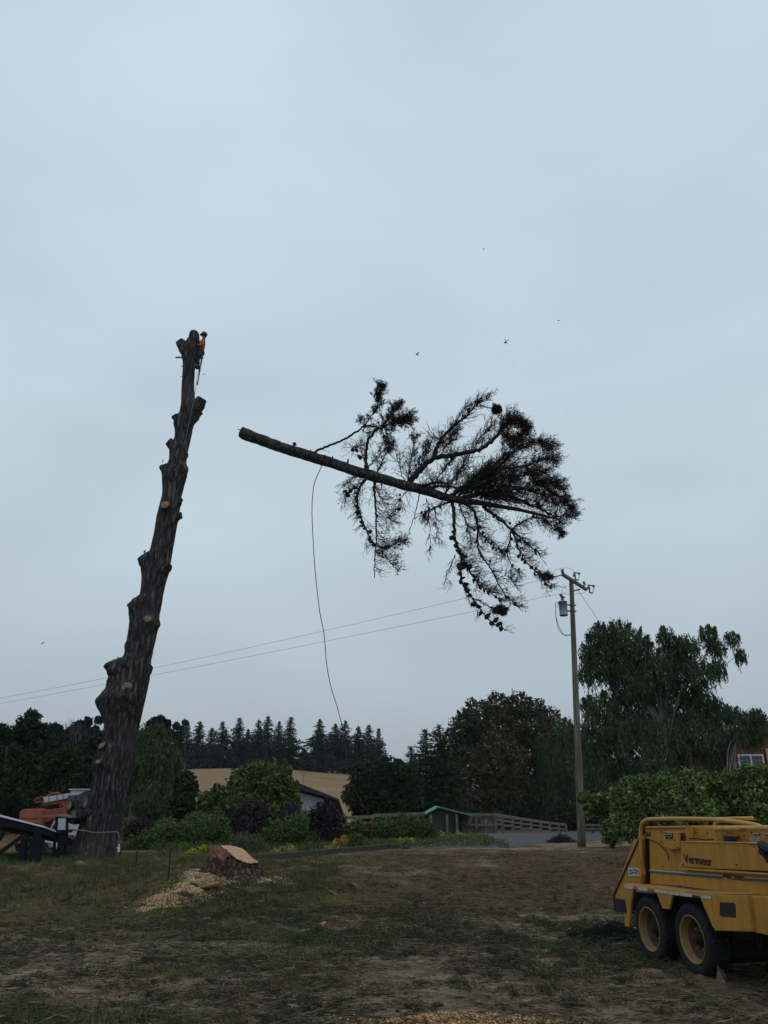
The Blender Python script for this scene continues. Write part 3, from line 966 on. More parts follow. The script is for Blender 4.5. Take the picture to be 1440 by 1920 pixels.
def trunk_at(z): return interp(rowz, z)
STUBS = []
def S_(*a_, **k_): STUBS.append((a_, k_))
S_((354, 676), (340, 643), 12, 8.5, -0.05, 0.12, 'twig', bark='bark_s')
S_((356, 790), (378, 749), 12, 8.5, 0.0, -0.15, bark='bark_s')
S_((357, 790), (378, 772), 9, 5.5, 0.15, 0.15, 'twig', bark='bark_s')
S_((349, 806), (331, 781), 20, 7.5, -0.05, 0.0, 'cut_old', bark='bark_s')
S_((342, 858), (317, 829), 20, 7, 0.0, 0.05, 'cut_old', bark='bark_s')
S_((334, 906), (306, 875), 23, 8.5, 0.0, 0.10, 'twig', bark='bark_s')
S_((335, 885), (347, 877), 12, 8, -0.1, -0.2, 'twig', bark='bark_s')
S_((318, 962), (309, 946), 17, 7.5, 0.0, -0.58, 'cut_new')
S_((325, 950), (340, 934), 12, 5.5, -0.05, -0.2, 'twig')
S_((322, 972), (339, 966), 12, 5, -0.1, -0.15, 'twig')
S_((297, 1066), (271, 1045), 24, 8.5, 0.0, 0.05, 'twig')
S_((296, 1058), (316, 1066), 18, 8, -0.1, -0.3, 'bark')
S_((280, 1152), (249, 1130), 28, 9.5, 0.0, -0.30, 'cut_old')
S_((279, 1176), (277, 1160), 16, 6.5, 0.0, -0.55, 'cut_old')
S_((277, 1176), (298, 1166), 16, 6, 0.0, -0.1, 'twig')
S_((255, 1210), (236, 1209), 12, 4, 0.0, 0.0, 'twig')
S_((252, 1262), (214, 1248), 30, 13.5, 0.0, -0.30, 'cut_old')
S_((244, 1306), (238, 1288), 26, 10, 0.0, -0.72, 'cut_old')
S_((262, 1262), (281, 1250), 15, 6, 0.0, 0.0, 'twig')
S_((215, 1328), (187, 1314), 20, 9, 0.05, 0.1, 'twig')
S_((212, 1420), (191, 1397), 26, 8, -0.1, -0.60, 'cut_old')
S_((200, 1445), (184, 1428), 26, 4.5, -0.1, -0.85, 'cut_old')
S_((160, 1506), (130, 1509), 14, 7, -0.2, -0.55, 'cut_old')
S_((168, 1525), (138, 1527), 18, 6, -0.3, -0.75, 'cut_old')
SW = []
for a_, k_ in STUBS:
    (bx0, by0), (tx0, ty0), rb0, rt0, d0, d1 = a_[:6]
    p_, q_e = at(bx0, by0, TY + d0), at(tx0, ty0, TY + d1)
    e_ = p_.lerp(q_e, .72); th_ = math.atan2(e_.y - TY, e_.x - trunk_at(e_.z)[0])
    SW.append((e_.z, th_, rt0 * mpp(TY, ty0), rb0 * mpp(TY, by0)))
for i in range(rings + 1):
    t = i / rings
    z = zb + (zt - zb) * t
    near = [w for w in SW if abs(z - w[0]) < 3.2 * w[2] + .3]
    cx, r0 = trunk_at(z)
    low = 1 - sm(base.z, base.z + 10, z)
    for k in range(seg):
        th = 2 * math.pi * k / seg
        ct, sn = math.cos(th), math.sin(th)
        tw = z * 0.05
        q = V3((math.cos(th + tw) * 2.6, math.sin(th + tw) * 2.6, z * 0.20))
        big = noise.noise(q)
        fine = noise.noise(V3((math.cos(th + tw) * 10, math.sin(th + tw) * 10, z * 0.9)))
        rid = abs(noise.noise(V3((math.cos(th + tw) * 6, math.sin(th + tw) * 6, z * 0.45 + 7))))
        rid2 = abs(noise.noise(V3((math.cos(th) * 17, math.sin(th) * 17, z * 1.6 + 3))))
        lump = noise.noise(V3((ct * 1.5, sn * 1.5, z * 1.3)))
        r = r0 * (1.0 + big * (0.05 + 0.14 * low) * (0.35 + 0.65 * abs(sn)) + 0.03 * fine + 0.05 * lump)
        r -= (0.06 + 0.22 * low) * r0 * max(0, 0.30 - rid) * 1.6
        r -= 0.055 * (0.4 + low) * max(0, 0.25 - rid2) * 2
        r += r0 * 0.55 * math.exp(-(z - base.z + 0.1) * 1.6) * max(0, -sn) * (0.5 + 0.5 * math.cos(5 * th + 0.6)) * 0.6
        for zs, ts, rt_, rb_ in near:
            da = (th - ts + math.pi) % (2 * math.pi) - math.pi
            dz_ = z - zs
            ww = rt_ * (1.3 if dz_ > 0 else 2.8)
            g_ = math.exp(-(dz_ / ww) ** 2 - (da * r0 / (rt_ * 1.6)) ** 2)
            if g_ > .01: r += rt_ * 1.05 * g_ * (1 + .5 * noise.noise(V3((th * 3, z * 6, 1))))
        vs[i, k] = (cx + r * ct, TY + r * sn, z)
I = np.arange((rings + 1) * seg).reshape(rings + 1, seg)
J = np.roll(I, -1, 1)
fs = np.stack([I[:-1], J[:-1], J[1:], I[1:]], -1).reshape(-1, 4)
o = npmesh('trunk', vs.reshape(-1, 3), fs, M['bark'], tr)
o.data.polygons.foreach_set('use_smooth', np.ones(len(o.data.polygons), dtype=bool))
b = MB()
cx, r0 = trunk_at(zt)
b.v = [tuple(x) for x in vs[-1]] + [(cx, TY, zt + 0.03)]
b.f = [(k, (k + 1) % seg, seg) for k in range(seg)]
setrad(b.build('cut_face', M['cut_new'], tr), [1.0] * seg + [0])

def stub(pb, pt, rb, rt, dy0=0.0, dy1=-0.3, cut='cut_old', face=True, bark='bark'):
    """sawn limb stub from photo point pb to pt (radii in photo px); dy = depth offsets towards the camera"""
    a = at(pb[0], pb[1], TY + dy0); e = at(pt[0], pt[1], TY + dy1)
    s0 = mpp(TY, pb[1])
    pts, rad = [], []
    n = 12
    for i in range(n + 1):
        t = i / n
        p = a.lerp(e, t)
        p.z += 0.06 * math.sin(t * math.pi) * 0
        rr = rt * (1.0 + .9 * (1 - t) ** 1.2) + rt * 0.08 * t ** 6
        rr = min(rr, max(rt, .8 * trunk_at(a.z)[1] / s0) + (t > .5) * 50)
        rr *= 1 + 0.10 * math.sin(t * 5 + pb[0])
        pts.append(p); rad.append(rr * s0)
    bb = MB(); bb.tube(pts, rad, 28, cap=False)
    vv = []
    for v_ in bb.v:
        q = V3(v_)
        vv.append(tuple(q + (q - a.lerp(e, 0.5)).normalized() * 0.07 * noise.noise(q * 5)))
    bb.v = vv
    last = bb.v[-28:]
    ax = (e - a).normalized()
    s = bb.build('branch_stub', M[bark], tr, smooth=True)
    if face:
        cc = MB()
        ctr = sum((V3(q) for q in last), V3()) / 28
        inn = [tuple(ctr + (V3(q) - ctr) * 0.5 + ax * 0.012) for q in last]
        cc.v = [tuple(V3(q) + ax * 0.004) for q in last] + inn + [tuple(ctr + ax * 0.016)]
        cc.f = [(k, (k + 1) % 28, 28 + (k + 1) % 28, 28 + k) for k in range(28)] + [(28 + k, 28 + (k + 1) % 28, 56) for k in range(28)]
        setrad(cc.build('cut_face', M[cut], s), [1.0] * 28 + [.5] * 28 + [0])
    return s
for a_, k_ in STUBS: stub(*a_, **k_)
b = MB()   # burl on the lower left
b.blob((0, 0, 0), 1.0, 4, .30, 1.7, (1, 1, 1), 3)
bc = at(160, 1515, TY - .15); mb_ = mpp(TY, 1514)
nv = []
for q in b.v:
    q = V3(q); k = 1 + .14 * noise.noise(q * 4) + .12 * noise.noise(q * 9) + .05 * noise.noise(q * 19)
    nv.append(tuple(bc + V3((q.x * 35 * mb_, q.y * 28 * mb_, q.z * 29 * mb_)) * k))
b.v = nv
b.build('burl', M['bark'], tr, smooth=True)
# splinters and thin broken twigs left on the trunk
for (x0, y0, x1, y1, w) in ((346, 690, 339, 686, 1.2), (343, 708, 338, 705, .8), (363, 622, 366, 615, .5), (341, 642, 337, 637, 1), (343, 640, 341, 633, .6),
                            (269, 1040, 260, 1046, 1.6), (270, 1036, 273, 1031, 1.8), (222, 1238, 211, 1236, 1), (223, 1240, 221, 1232, 3), (300, 962, 297, 952, 1), (306, 862, 304, 868, .8)):
    a, e = at(x0, y0, TY - .05), at(x1, y1, TY - .1)
    b = MB(); s0 = mpp(TY, y0)
    b.tube([a, a.lerp(e, .5) + V3((0, 0, .01)), e], [w * s0, w * s0 * .8, w * s0 * .35], 5)
    b.build('broken_twig', M['twig'], tr)

# ------------------------------------------------------------------ bent pipe rail in front of the trunk
b = MB()
pts = [at(134, 1556, 23.9), at(160, 1558, 23.9), at(180, 1562, 23.9), at(205, 1560.5, 23.9), at(216, 1560, 23.9), at(221, 1562, 23.9), at(223, 1568, 23.9), at(222.5, 1580, 23.9), at(221, 1604, 23.9)]
pts[-1].z = G(pts[-1].x, 23.9) - 0.1
b.tube(spline(pts, 40), 0.024, 10)
o = b.build('bent_pipe', plain('dull_pale_pipe', (0.10, 0.09, 0.075), 0.55, var=0.2, scale=8), origin=tuple(pts[-1]), smooth=True)
tag(o, 'pale bent pipe rail running across the foot of the tall trunk', 'pipe')
b = MB(); q = at(222, 1598, 23.75)
b.lathe([(0, 0), (.035, .01), (.035, .10), (.02, .13), (.02, .2), (0, .21)], q, (0, 0, 1), 12)
b.bar(q + V3((-.01, 0, .12)), q + V3((-.01, -.12, .12)), .03, .03)
tag(b.build('water_tap', plain('white_tap', (.55, .55, .55), .4), origin=tuple(q), smooth=False), 'small whitish garden tap at the lower end of the bent pipe', 'tap')
# ------------------------------------------------------------------ falling treetop
FY = 20.8
def fy(px):  # butt end is a bit nearer the trunk, tip nearer the camera
    return FY + 1.2 - (px - 450) / 600 * 1.6
tt = thing('falling_treetop', 'severed conifer top falling in mid-air with cone-laden dark branches', 'tree top', tuple(at(640, 875, fy(640))))
LOG = [(453, 811, 11.0), (485, 823, 11.2), (520, 836, 10.8), (560, 849, 10.4), (600, 861, 10.2), (640, 874, 9.8), (680, 887, 9.8), (705, 895, 10), (740, 905, 8.6), (770, 912, 9), (800, 921, 8.2), (830, 931, 7.6),
       (865, 938, 6.0), (905, 944, 5.0), (950, 951, 3.8), (1000, 963, 2.6), (1050, 974, 1.6)]
pts = [at(x, y, fy(x)) for x, y, r in LOG]
P = spline(pts, 120)
for i in range(3, 120): P[i] = P[i] + V3((0, .02 * math.sin(i * .21), .03 * noise.noise(V3((i * .13, 2, 0)))))
Rr = []
for i in range(121):
    t = i / 120 * (len(LOG) - 1); k = min(int(t), len(LOG) - 2)
    r = LOG[k][2] + (LOG[k + 1][2] - LOG[k][2]) * (t - k)
    Rr.append(r * mpp(21, 870) * (1 + 0.07 * noise.noise(V3((i * 0.23, 0, 0)))))
b = MB(); b.tube(P, Rr, 26, cap=False)
nv = []
for i, v_ in enumerate(b.v):
    q = V3(v_); ctr = P[i // 26]
    k = i % 26; th = k / 26 * 6.283
    u = noise.noise(V3((math.cos(th) * 5, math.sin(th) * 5, (i // 26) * 0.16)))
    nv.append(tuple(ctr + (q - ctr) * (1 + 0.13 * u + .10 * noise.noise(q * 7) + .05 * noise.noise(q * 17))))
b.v = nv
b.build('log', M['bark_s'], tt, smooth=True)
ax = (P[0] - P[3]).normalized()
b2 = MB(); b2.v = b.v[:26] + [tuple(P[0] + ax * 0.05)]
b2.f = [(k, (k + 1) % 26, 26) for k in range(26)]
setrad(b2.build('cut_face', M['cut_old'], tt), [1.0] * 26 + [0])
for (x0, y0, x1, y1, w) in ((452, 806, 445, 805, .9), (510, 826, 516, 832, 2.5), (553, 836, 551, 829, 4), (563, 852, 563, 859, 1.6), (623, 860, 624, 855, 1.6), (652, 868, 653, 860, 2), (716, 905, 716, 917, 1.5), (582, 848, 583, 843, 1.5), (690, 880, 691, 872, 2)):
    a, e = at(x0, y0, fy(x0) - .1), at(x1, y1, fy(x1) - .16)
    s0 = mpp(21, 850)
    b = MB(); b.tube([a, a.lerp(e, .5), e], [w * s0, w * s0 * .9, w * s0 * .6], 7)
    b.build('knot', M['bark_s'], tt)
rnd3 = lambda: V3((random.gauss(0, 1), random.gauss(0, 1), random.gauss(0, 1)))
coneme = None
def conemesh():
    b = MB()
    prof = [(0, -.060), (.020, -.056), (.034, -.038), (.036, -.015), (.030, .02), (.020, .05), (.010, .075), (0, .085)]
    b.lathe(prof, (0, 0, 0), (0, 0, 1), 9, fn=lambda r, h, k, i: r * (1.0 + .42 * ((k + i) % 2)))
    me = bpy.data.meshes.new('cone'); me.from_pydata(b.v, [], b.f); me.materials.append(M['cone']); me.update()
    return me
CM = conemesh()
NC = [0]
EX = MB()
def curve_from(p, d, l, n, bend, wob):
    pts = [p.copy()]; d = d.normalized()
    for i in range(n):
        d = (d + bend * (1.0 / n) + rnd3() * wob).normalized()
        p = p + d * (l / n); pts.append(p.copy())
    return pts
def limb(path, r0, r1, tw=22, tl=0.55, need=0.5, mat='needle_b', cones=0, sweep=(0.3, 0.0, -0.2), depth=0.0, fuzz=(0.0, 1.0), sub=4, big=0, side=None, nl=1.0):
    need *= .72 if tl < .36 else (.42 if tl > .41 and need > 1 else .6); tl *= 1.12; tw = int(tw * (.95 if tl < .38 else 1.2)); cones = int(cones * 1.45 + .5)
    """path in photo px; tw twigs of length tl; needles; cones strung along it; sweep: world bend of the twigs"""
    n0 = len(path)
    wp = [at(x, y, fy(x) + depth * (i / (n0 - 1)) + random.uniform(-.05, .05)) for i, (x, y) in enumerate(path)]
    n = max(10, n0 * 6)
    Q = spline(wp, n)
    for i in range(1, n): Q[i] = Q[i] + rnd3() * 0.012
    s0 = mpp(21, 900)
    rad = [(r0 + (r1 - r0) * (i / n) ** 0.8) * s0 * (1 + .12 * noise.noise(V3((i * .6, r0, 0)))) for i in range(n + 1)]
    b = MB(); b.tube(Q, rad, 8)
    br = b.build('branch', M['twig'], tt, smooth=True)
    t = MB(); NC_, NA, NL = [], [], []
    sw = V3(sweep)
    def needles(seg, k, ln=0.10):
        k = int(k) + (random.random() < k - int(k))
        for _ in range(k):
            i = random.randint(max(0, len(seg) // 2 - 1), len(seg) - 1)
            p = seg[i]; dd = (seg[i] - seg[max(0, i - 1)])
            dd = dd.normalized() if dd.length > 0 else rnd3()
            a = (dd + rnd3() * 0.55).normalized()
            l = ln * random.uniform(0.6, 1.2) * nl
            NC_.append(tuple(p + a * l * 0.5)); NA.append(tuple(a)); NL.append(l * 0.5)
    for k in range(tw):
        u = random.uniform(*fuzz) ** .85
        i = min(n - 1, int(u * n))
        tan = (Q[i + 1] - Q[i]).normalized()
        s = tan.cross(rnd3()).normalized()
        if side is not None: s = (s + V3(side) * 1.2).normalized()
        d = (tan * random.uniform(0.3, 1.0) + s * random.uniform(0.6, 1.2)).normalized()
        l = tl * random.uniform(0.45, 1.25) * (1 - 0.35 * u)
        c1 = curve_from(Q[i], d, l, 7, sw * 2.2 + rnd3() * 0.35, 0.10)
        r = random.uniform(0.006, 0.0105)
        t.tube(c1, [r * (1 - .6 * j / 7) for j in range(8)], 3, cap=False)
        needles(c1, need * 3)
        for m in range(random.randint(sub - 2, sub + 2)):
            j = random.randint(1, 6)
            tn = (c1[j + 1] - c1[j]).normalized()
            d2 = (tn * 0.8 + tn.cross(rnd3()).normalized() * 0.9).normalized()
            c2 = curve_from(c1[j], d2, l * random.uniform(.25, .6), 4, sw * 1.6 + rnd3() * 0.4, 0.13)
            t.tube(c2, [.0052, .0046, .004, .0034, .0028], 3, cap=False)
            needles(c2, need * 4)
            if random.random() < need:
                needles(c2[-2:], need * 4)
    tag(t.build('twigs', M['twig'], br), kind='stuff')
    if NC_:
        C, A = np.array(NC_), unit(np.array(NA))
        v, f = leafquads(C, np.array(NL), 0.0066, axis=A * 50, spread=1e-4)
        npmesh('needles', v, f, M[mat], br, rnd=rng.random(len(f)))
    for k in range(cones):
        NC[0] += 1
        u = 0.2 + 0.8 * (k + random.random() * .8) / cones
        i = min(n - 1, int(u * n))
        s = (Q[i + 1] - Q[i]).cross(rnd3()).normalized()
        p = Q[i] + s * random.uniform(.02, .12)
        if NC[0] > 98:
            EX.blob(p, random.uniform(.03, .05), 1, .5, 2.5, (1, 1, 1.4), k)
            continue
        co = bpy.data.objects.new('cone', CM); COL.objects.link(co); co.parent = br
        co.location = ROOTM[tt.name].inverted() @ p
        co.rotation_euler = (random.uniform(0, 6), random.uniform(0, 6), random.uniform(0, 6))
        k2 = random.uniform(.75, 1.55) * (1.2 if big else 1)
        co.scale = (k2, k2 * random.uniform(.75, 1.1), k2)
    return br
UP, RT = V3((0, 0, 1)), V3((1, 0, 0))
# A: long bare limb with a green plume
limb([(589, 848), (611, 838), (641, 826), (665, 812), (683, 799), (702, 800), (718, 806)], 2.6, 1.6, 8, .25, 0.0, sub=3, cones=1)
limb([(682, 800), (692, 786), (703, 770), (709, 752), (713, 735), (716, 720)], 1.6, .6, 50, .30, 2.6, 'needle_g', sweep=(.05, 0, .45), sub=5)
limb([(684, 799), (676, 790), (675, 782)], 1, .5, 10, .2, 1.6, 'needle_b', sweep=(0, 0, .3))
limb([(686, 812), (700, 808), (716, 797), (727, 822), (729, 838)], 1.6, .6, 36, .30, 2.2, 'needle_g', sweep=(.1, 0, -.2), sub=4)
limb([(687, 878), (686, 850), (692, 823), (707, 805), (722, 800), (738, 792), (755, 786), (771, 782)], 3.6, 1.0, 46, .34, 2.2, 'needle_b', sweep=(.15, 0, .1), fuzz=(.55, 1), sub=4)
limb([(716, 800), (728, 784), (742, 770), (748, 760)], 1.4, .5, 40, .30, 2.6, 'needle_b', sweep=(.15, 0, .3), sub=4)
limb([(735, 800), (745, 790), (762, 792)], 1.2, .5, 30, .28, 2.6, 'needle_b', sweep=(.25, 0, .2), sub=4)
limb([(687, 870), (678, 850), (668, 835), (662, 842)], 1.2, .4, 26, .5, .5, 'needle_b', sweep=(-.1, 0, .4), cones=3)
limb([(690, 875), (705, 860), (722, 842), (735, 838)], 1.4, .4, 34, .42, .8, 'needle_b', sweep=(.1, 0, .5))
limb([(705, 891), (714, 870), (724, 850), (730, 840)], 1.8, .6, 20, .4, .8, 'needle_b', sweep=(.1, 0, .5))
# down-hanging limbs near the middle of the log
limb([(702, 900), (703, 930), (705, 965), (706, 1005), (703, 1045), (702, 1083)], 2.6, .8, 46, .55, .6, 'needle_b', sweep=(.5, 0, -.15), fuzz=(.1, .92), side=(.7, 0, 0))
limb([(706, 1020), (722, 1030), (742, 1018), (752, 1012)], 1.2, .4, 34, .40, 1.2, 'needle_b', sweep=(.5, 0, .1))
limb([(708, 1030), (722, 1040), (735, 1058), (748, 1072)], 1.2, .4, 26, .38, 1.0, 'needle_b', sweep=(.4, 0, .5))
limb([(690, 893), (676, 912), (669, 935), (672, 960), (682, 982), (692, 1005), (702, 1023)], 2.8, 1.2, 44, .5, .4, 'needle_b', sweep=(-.2, 0, -.4), cones=12, side=(-.4, 0, 0))
limb([(682, 900), (665, 915), (650, 925), (640, 935)], 1.6, .5, 26, .5, .3, 'needle_b', sweep=(.1, 0, -.4), cones=3)
limb([(690, 895), (672, 894), (652, 900), (643, 912)], 1.0, .3, 20, .5, .3, 'needle_b', sweep=(-.1, 0, -.6))
limb([(787, 918), (783, 945), (774, 975), (767, 1001)], 1.2, .5, 4, .2, 0, sub=2)
limb([(700, 905), (712, 930), (726, 955), (734, 985)], 1.2, .4, 34, .5, .8, 'needle_b', sweep=(.3, 0, -.1))
limb([(770, 918), (755, 930), (745, 950), (740, 965)], 1.2, .4, 24, .5, .4, 'needle_b', sweep=(-.1, 0, -.5), cones=2)
limb([(760, 905), (752, 885), (745, 860), (742, 842)], 1.2, .4, 20, .5, .3, 'needle_b', sweep=(0, 0, .4))
limb([(765, 905), (768, 880), (773, 850), (778, 815)], 1.6, .5, 40, .38, 1.1, 'needle_g', sweep=(.1, 0, .5))
limb([(770, 905), (785, 880), (795, 858), (800, 842)], 1.4, .5, 36, .4, 1.0, 'needle_b', sweep=(.15, 0, .5))
# G, H big upward limbs
limb([(768, 903), (790, 880), (812, 860), (850, 853), (893, 845), (917, 832), (934, 814), (942, 800), (965, 788)], 6.0, 2.0, 70, .55, .55, 'needle_b', sweep=(.25, 0, .55), sub=5, side=(0, 0, .5))
limb([(935, 812), (950, 798), (968, 784), (982, 800)], 1.6, .5, 70, .34, 2.2, 'needle_b', sweep=(.2, 0, -.1), sub=4)
limb([(940, 815), (958, 825), (975, 815), (985, 795)], 1.6, .5, 60, .34, 2.0, 'needle_b', sweep=(.3, 0, -.1), sub=4, cones=3)
limb([(813, 862), (818, 842), (829, 822), (845, 804), (853, 795)], 4.4, 2.4, 40, .45, .7, 'needle_b', sweep=(.2, 0, .45))
limb([(853, 797), (872, 782), (888, 765), (903, 752), (916, 748)], 2.4, .8, 56, .5, .3, 'needle_b', sweep=(.5, 0, .35), cones=3, sub=3, side=(0, 0, .3))
limb([(853, 797), (862, 775), (878, 760), (895, 752)], 1.2, .5, 24, .45, .2, 'needle_b', sweep=(.5, 0, .5), sub=3)
limb([(900, 760), (915, 764), (930, 766)], 1.2, .6, 6, .15, .2, 'needle_b')
limb([(924, 766), (930, 766), (934, 767)], 3.2, 1.2, 60, .13, 3.6, 'needle_b', sub=4, nl=.8)
limb([(826, 825), (812, 822), (806, 840), (804, 830)], 1.2, .4, 26, .42, .25, 'needle_b', sweep=(.1, 0, .6))
limb([(830, 845), (845, 826), (850, 810)], 1.6, .6, 40, .36, 1.5, 'needle_b', sweep=(.1, 0, .4))
limb([(855, 900), (868, 870), (885, 840), (905, 815), (925, 790)], 1.8, .5, 56, .5, .7, 'needle_b', sweep=(.3, 0, .5), depth=.8)
limb([(810, 920), (822, 895), (838, 872), (850, 860)], 2.0, .6, 46, .5, .6, 'needle_g', sweep=(.2, 0, .5), depth=-.5)
limb([(835, 925), (850, 900), (862, 880), (880, 865)], 2.0, .6, 46, .5, .7, 'needle_b', sweep=(.3, 0, .5), depth=.6)
# I, J, S, T dense right-hand mass
limb([(845, 930), (862, 919), (890, 903), (919, 888), (950, 878), (985, 873), (1010, 864), (1025, 858), (1044, 864)], 4.2, 1.0, 90, .5, 1.5, 'needle_b', sweep=(.35, 0, .25), sub=5, cones=4)
limb([(850, 936), (880, 930), (919, 925), (950, 930), (980, 939), (1010, 953), (1041, 968), (1068, 964)], 4.6, 1.2, 100, .5, 1.5, 'needle_b', sweep=(.35, 0, .25), sub=5, cones=7)
limb([(985, 873), (1000, 893), (1013, 909), (1035, 925), (1059, 938), (1073, 955)], 2.4, .8, 90, .42, 1.8, 'needle_b', sweep=(.35, 0, -.1), sub=5, cones=6)
limb([(925, 890), (950, 860), (970, 842), (990, 830), (1012, 832), (1034, 838)], 2.6, .8, 90, .45, 1.7, 'needle_b', sweep=(.35, 0, .05), sub=5, cones=3)
limb([(880, 915), (905, 895), (930, 870), (950, 850), (962, 835)], 2.6, .8, 80, .5, 1.4, 'needle_b', sweep=(.3, 0, .45), depth=.7, sub=5)
limb([(890, 925), (920, 905), (955, 895), (990, 890), (1025, 885)], 2.6, .8, 80, .5, 1.6, 'needle_b', sweep=(.35, 0, .1), depth=-.8, sub=5)
limb([(900, 935), (940, 915), (975, 915), (1010, 925), (1045, 945)], 2.6, .8, 90, .5, 1.6, 'needle_b', sweep=(.35, 0, .05), depth=.9, sub=5, cones=3)
limb([(860, 930), (885, 905), (905, 892), (920, 878)], 2.6, .8, 80, .45, 1.7, 'needle_g', sweep=(.3, 0, .2), depth=-.6, sub=5)
limb([(1000, 905), (1020, 900), (1040, 905), (1060, 922)], 1.6, .5, 60, .36, 1.7, 'needle_b', sweep=(.4, 0, .05), sub=4)
limb([(780, 915), (800, 908), (830, 905), (860, 918)], 3.2, 1.4, 30, .35, .6, 'needle_b', sweep=(.2, 0, .3), depth=-.3)
limb([(790, 918), (820, 912), (850, 913), (880, 922)], 3.0, 1.2, 30, .35, .6, 'needle_b', sweep=(.2, 0, .2), depth=.4)
# K..R hanging limbs with cones
limb([(848, 938), (851, 960), (852, 985), (853, 1011), (861, 1032), (866, 1050), (863, 1077), (868, 1095), (879, 1113), (897, 1137), (916, 1161), (933, 1173), (949, 1182)], 3.6, .8, 44, .42, .35, 'needle_b', sweep=(.35, 0, -.25), cones=17, big=1)
limb([(853, 1040), (845, 1060), (836, 1078), (848, 1095)], 1.0, .3, 12, .45, .1, 'needle_b', sweep=(-.3, 0, -.6), sub=2)
limb([(860, 1030), (868, 1047), (880, 1068), (893, 1090), (905, 1102), (922, 1113), (940, 1127)], 2.2, .8, 60, .45, .9, 'needle_b', sweep=(.45, 0, .05), cones=11, big=1, side=(.5, 0, .3))
limb([(880, 1117), (900, 1128), (920, 1138), (935, 1142)], 1.2, .5, 20, .3, .5, 'needle_b', sweep=(.3, 0, -.1))
limb([(928, 1141), (936, 1143), (944, 1145)], 2.2, .8, 46, .16, 2.6, 'needle_b')
limb([(858, 940), (878, 948), (891, 962), (895, 990), (896, 1026), (906, 1047), (919, 1064), (930, 1085), (944, 1110), (960, 1127), (974, 1140)], 3.0, .7, 56, .45, .45, 'needle_b', sweep=(.4, 0, 0), cones=7, side=(.5, 0, .2))
limb([(932, 1086), (945, 1080), (958, 1085), (968, 1098)], 1.0, .3, 26, .36, .3, 'needle_b', sweep=(.4, 0, .3))
limb([(905, 950), (919, 960), (938, 975), (959, 993), (979, 1010), (998, 1027), (1016, 1040)], 3.6, .8, 46, .42, .6, 'needle_b', sweep=(.3, 0, -.1), cones=7, big=1)
limb([(959, 993), (968, 1015), (977, 1040), (990, 1058), (1005, 1072), (1020, 1090), (1036, 1104)], 2.2, .7, 56, .42, .6, 'needle_b', sweep=(.4, 0, .1), cones=9, big=1, side=(.4, 0, .2))
limb([(1005, 1072), (1018, 1078), (1030, 1080)], 1.2, .6, 26, .22, 1.6, 'needle_b', cones=1)
limb([(959, 993), (956, 1015), (952, 1039), (962, 1064), (977, 1073)], 1.6, .6, 26, .42, .4, 'needle_b', sweep=(.2, 0, -.3), cones=3, big=1)
limb([(959, 993), (978, 980), (1000, 970), (1020, 975), (1042, 995)], 2.0, .6, 50, .42, .5, 'needle_b', sweep=(.3, 0, -.25), cones=2)
limb([(890, 960), (898, 995), (912, 1010), (924, 1024), (944, 1036)], 2.0, .6, 46, .42, .7, 'needle_b', sweep=(.35, 0, -.1), cones=6)
limb([(848, 940), (828, 946), (812, 954), (797, 962), (792, 968)], 2.2, .9, 30, .42, .5, 'needle_b', sweep=(0, 0, -.4), cones=5)
limb([(800, 935), (804, 965), (806, 1000), (807, 1031)], 1.0, .4, 22, .45, .2, 'needle_b', sweep=(-.1, 0, -.4))
limb([(815, 950), (818, 980), (824, 1012)], 1.0, .4, 18, .42, .3, 'needle_b', sweep=(.1, 0, -.4))
limb([(860, 945), (872, 975), (880, 1000), (884, 1020)], 1.4, .5, 46, .42, .6, 'needle_b', sweep=(.3, 0, -.2), depth=.5)
limb([(1040, 968), (1046, 985), (1050, 998)], 1.2, .5, 40, .3, 1.2, 'needle_b', sweep=(.1, 0, -.3), cones=2)

# fill of the dense right-hand mass
for i in range(9):
    u = random.random(); x0 = 850 + 90 * u; y0 = 925 + 10 * u + random.uniform(-12, 6)
    a_ = random.uniform(-0.95, 0.45); l_ = random.uniform(70, 175) * (1 if x0 < 900 else .8)
    if a_ > 0.25: l_ *= .7
    x1, y1 = x0 + l_ * math.cos(a_), y0 + l_ * math.sin(a_)
    x1 = min(x1, 1062 - abs(y1 - 930) * .25)
    mx_, my_ = (x0 + x1) / 2 + random.uniform(-8, 8), (y0 + y1) / 2 + random.uniform(-10, 12)
    limb([(x0, y0), (mx_, my_), (x1, y1)], 2.0, .5, 30, .55, random.choice([.2, .5, .9]), random.choice(['needle_b', 'needle_b', 'needle_g']), sweep=(.35, 0, random.uniform(-.1, .35)), depth=random.uniform(-1.2, 1.2), sub=4)

if EX.v: tag(EX.build('cones', M['cone'], tt), kind='stuff')
# ------------------------------------------------------------------ rope
RP = [(606, 869, 21.55), (598, 885, 21.6), (590, 905, 21.8), (586, 930, 22), (585, 965, 22.3), (587, 1010, 22.6), (590, 1060, 23), (595, 1110, 23.4), (600, 1150, 23.8), (607, 1185, 24.2), (610, 1215, 24.6), (613, 1250, 25),
      (621, 1290, 25.5), (632, 1325, 26), (640, 1355, 26.3), (646, 1385, 26.6), (649, 1410, 26.9), (650, 1440, 27.2), (657, 1462, 27.4), (667, 1485, 27.6), (680, 1508, 27.8), (690, 1526, 28), (696, 1548, 28.1), (699, 1572, 28.2), (700, 1592, 28.2)]
pp = [at(*q) for q in RP]
b = MB(); b.tube(spline(pp, 140), 0.0125, 6)
q = pp[0]; ax = (pts[5] - pts[4]).normalized()
o = b.build('climbing_rope', plain('dark_red_rope', (0.16, 0.035, 0.035), 0.8, var=0.3, scale=40), origin=tuple(pp[-1]), smooth=True)
tag(o, 'thin dark red rope trailing from the falling treetop down to the garden', 'rope')
b = MB(); ring = []
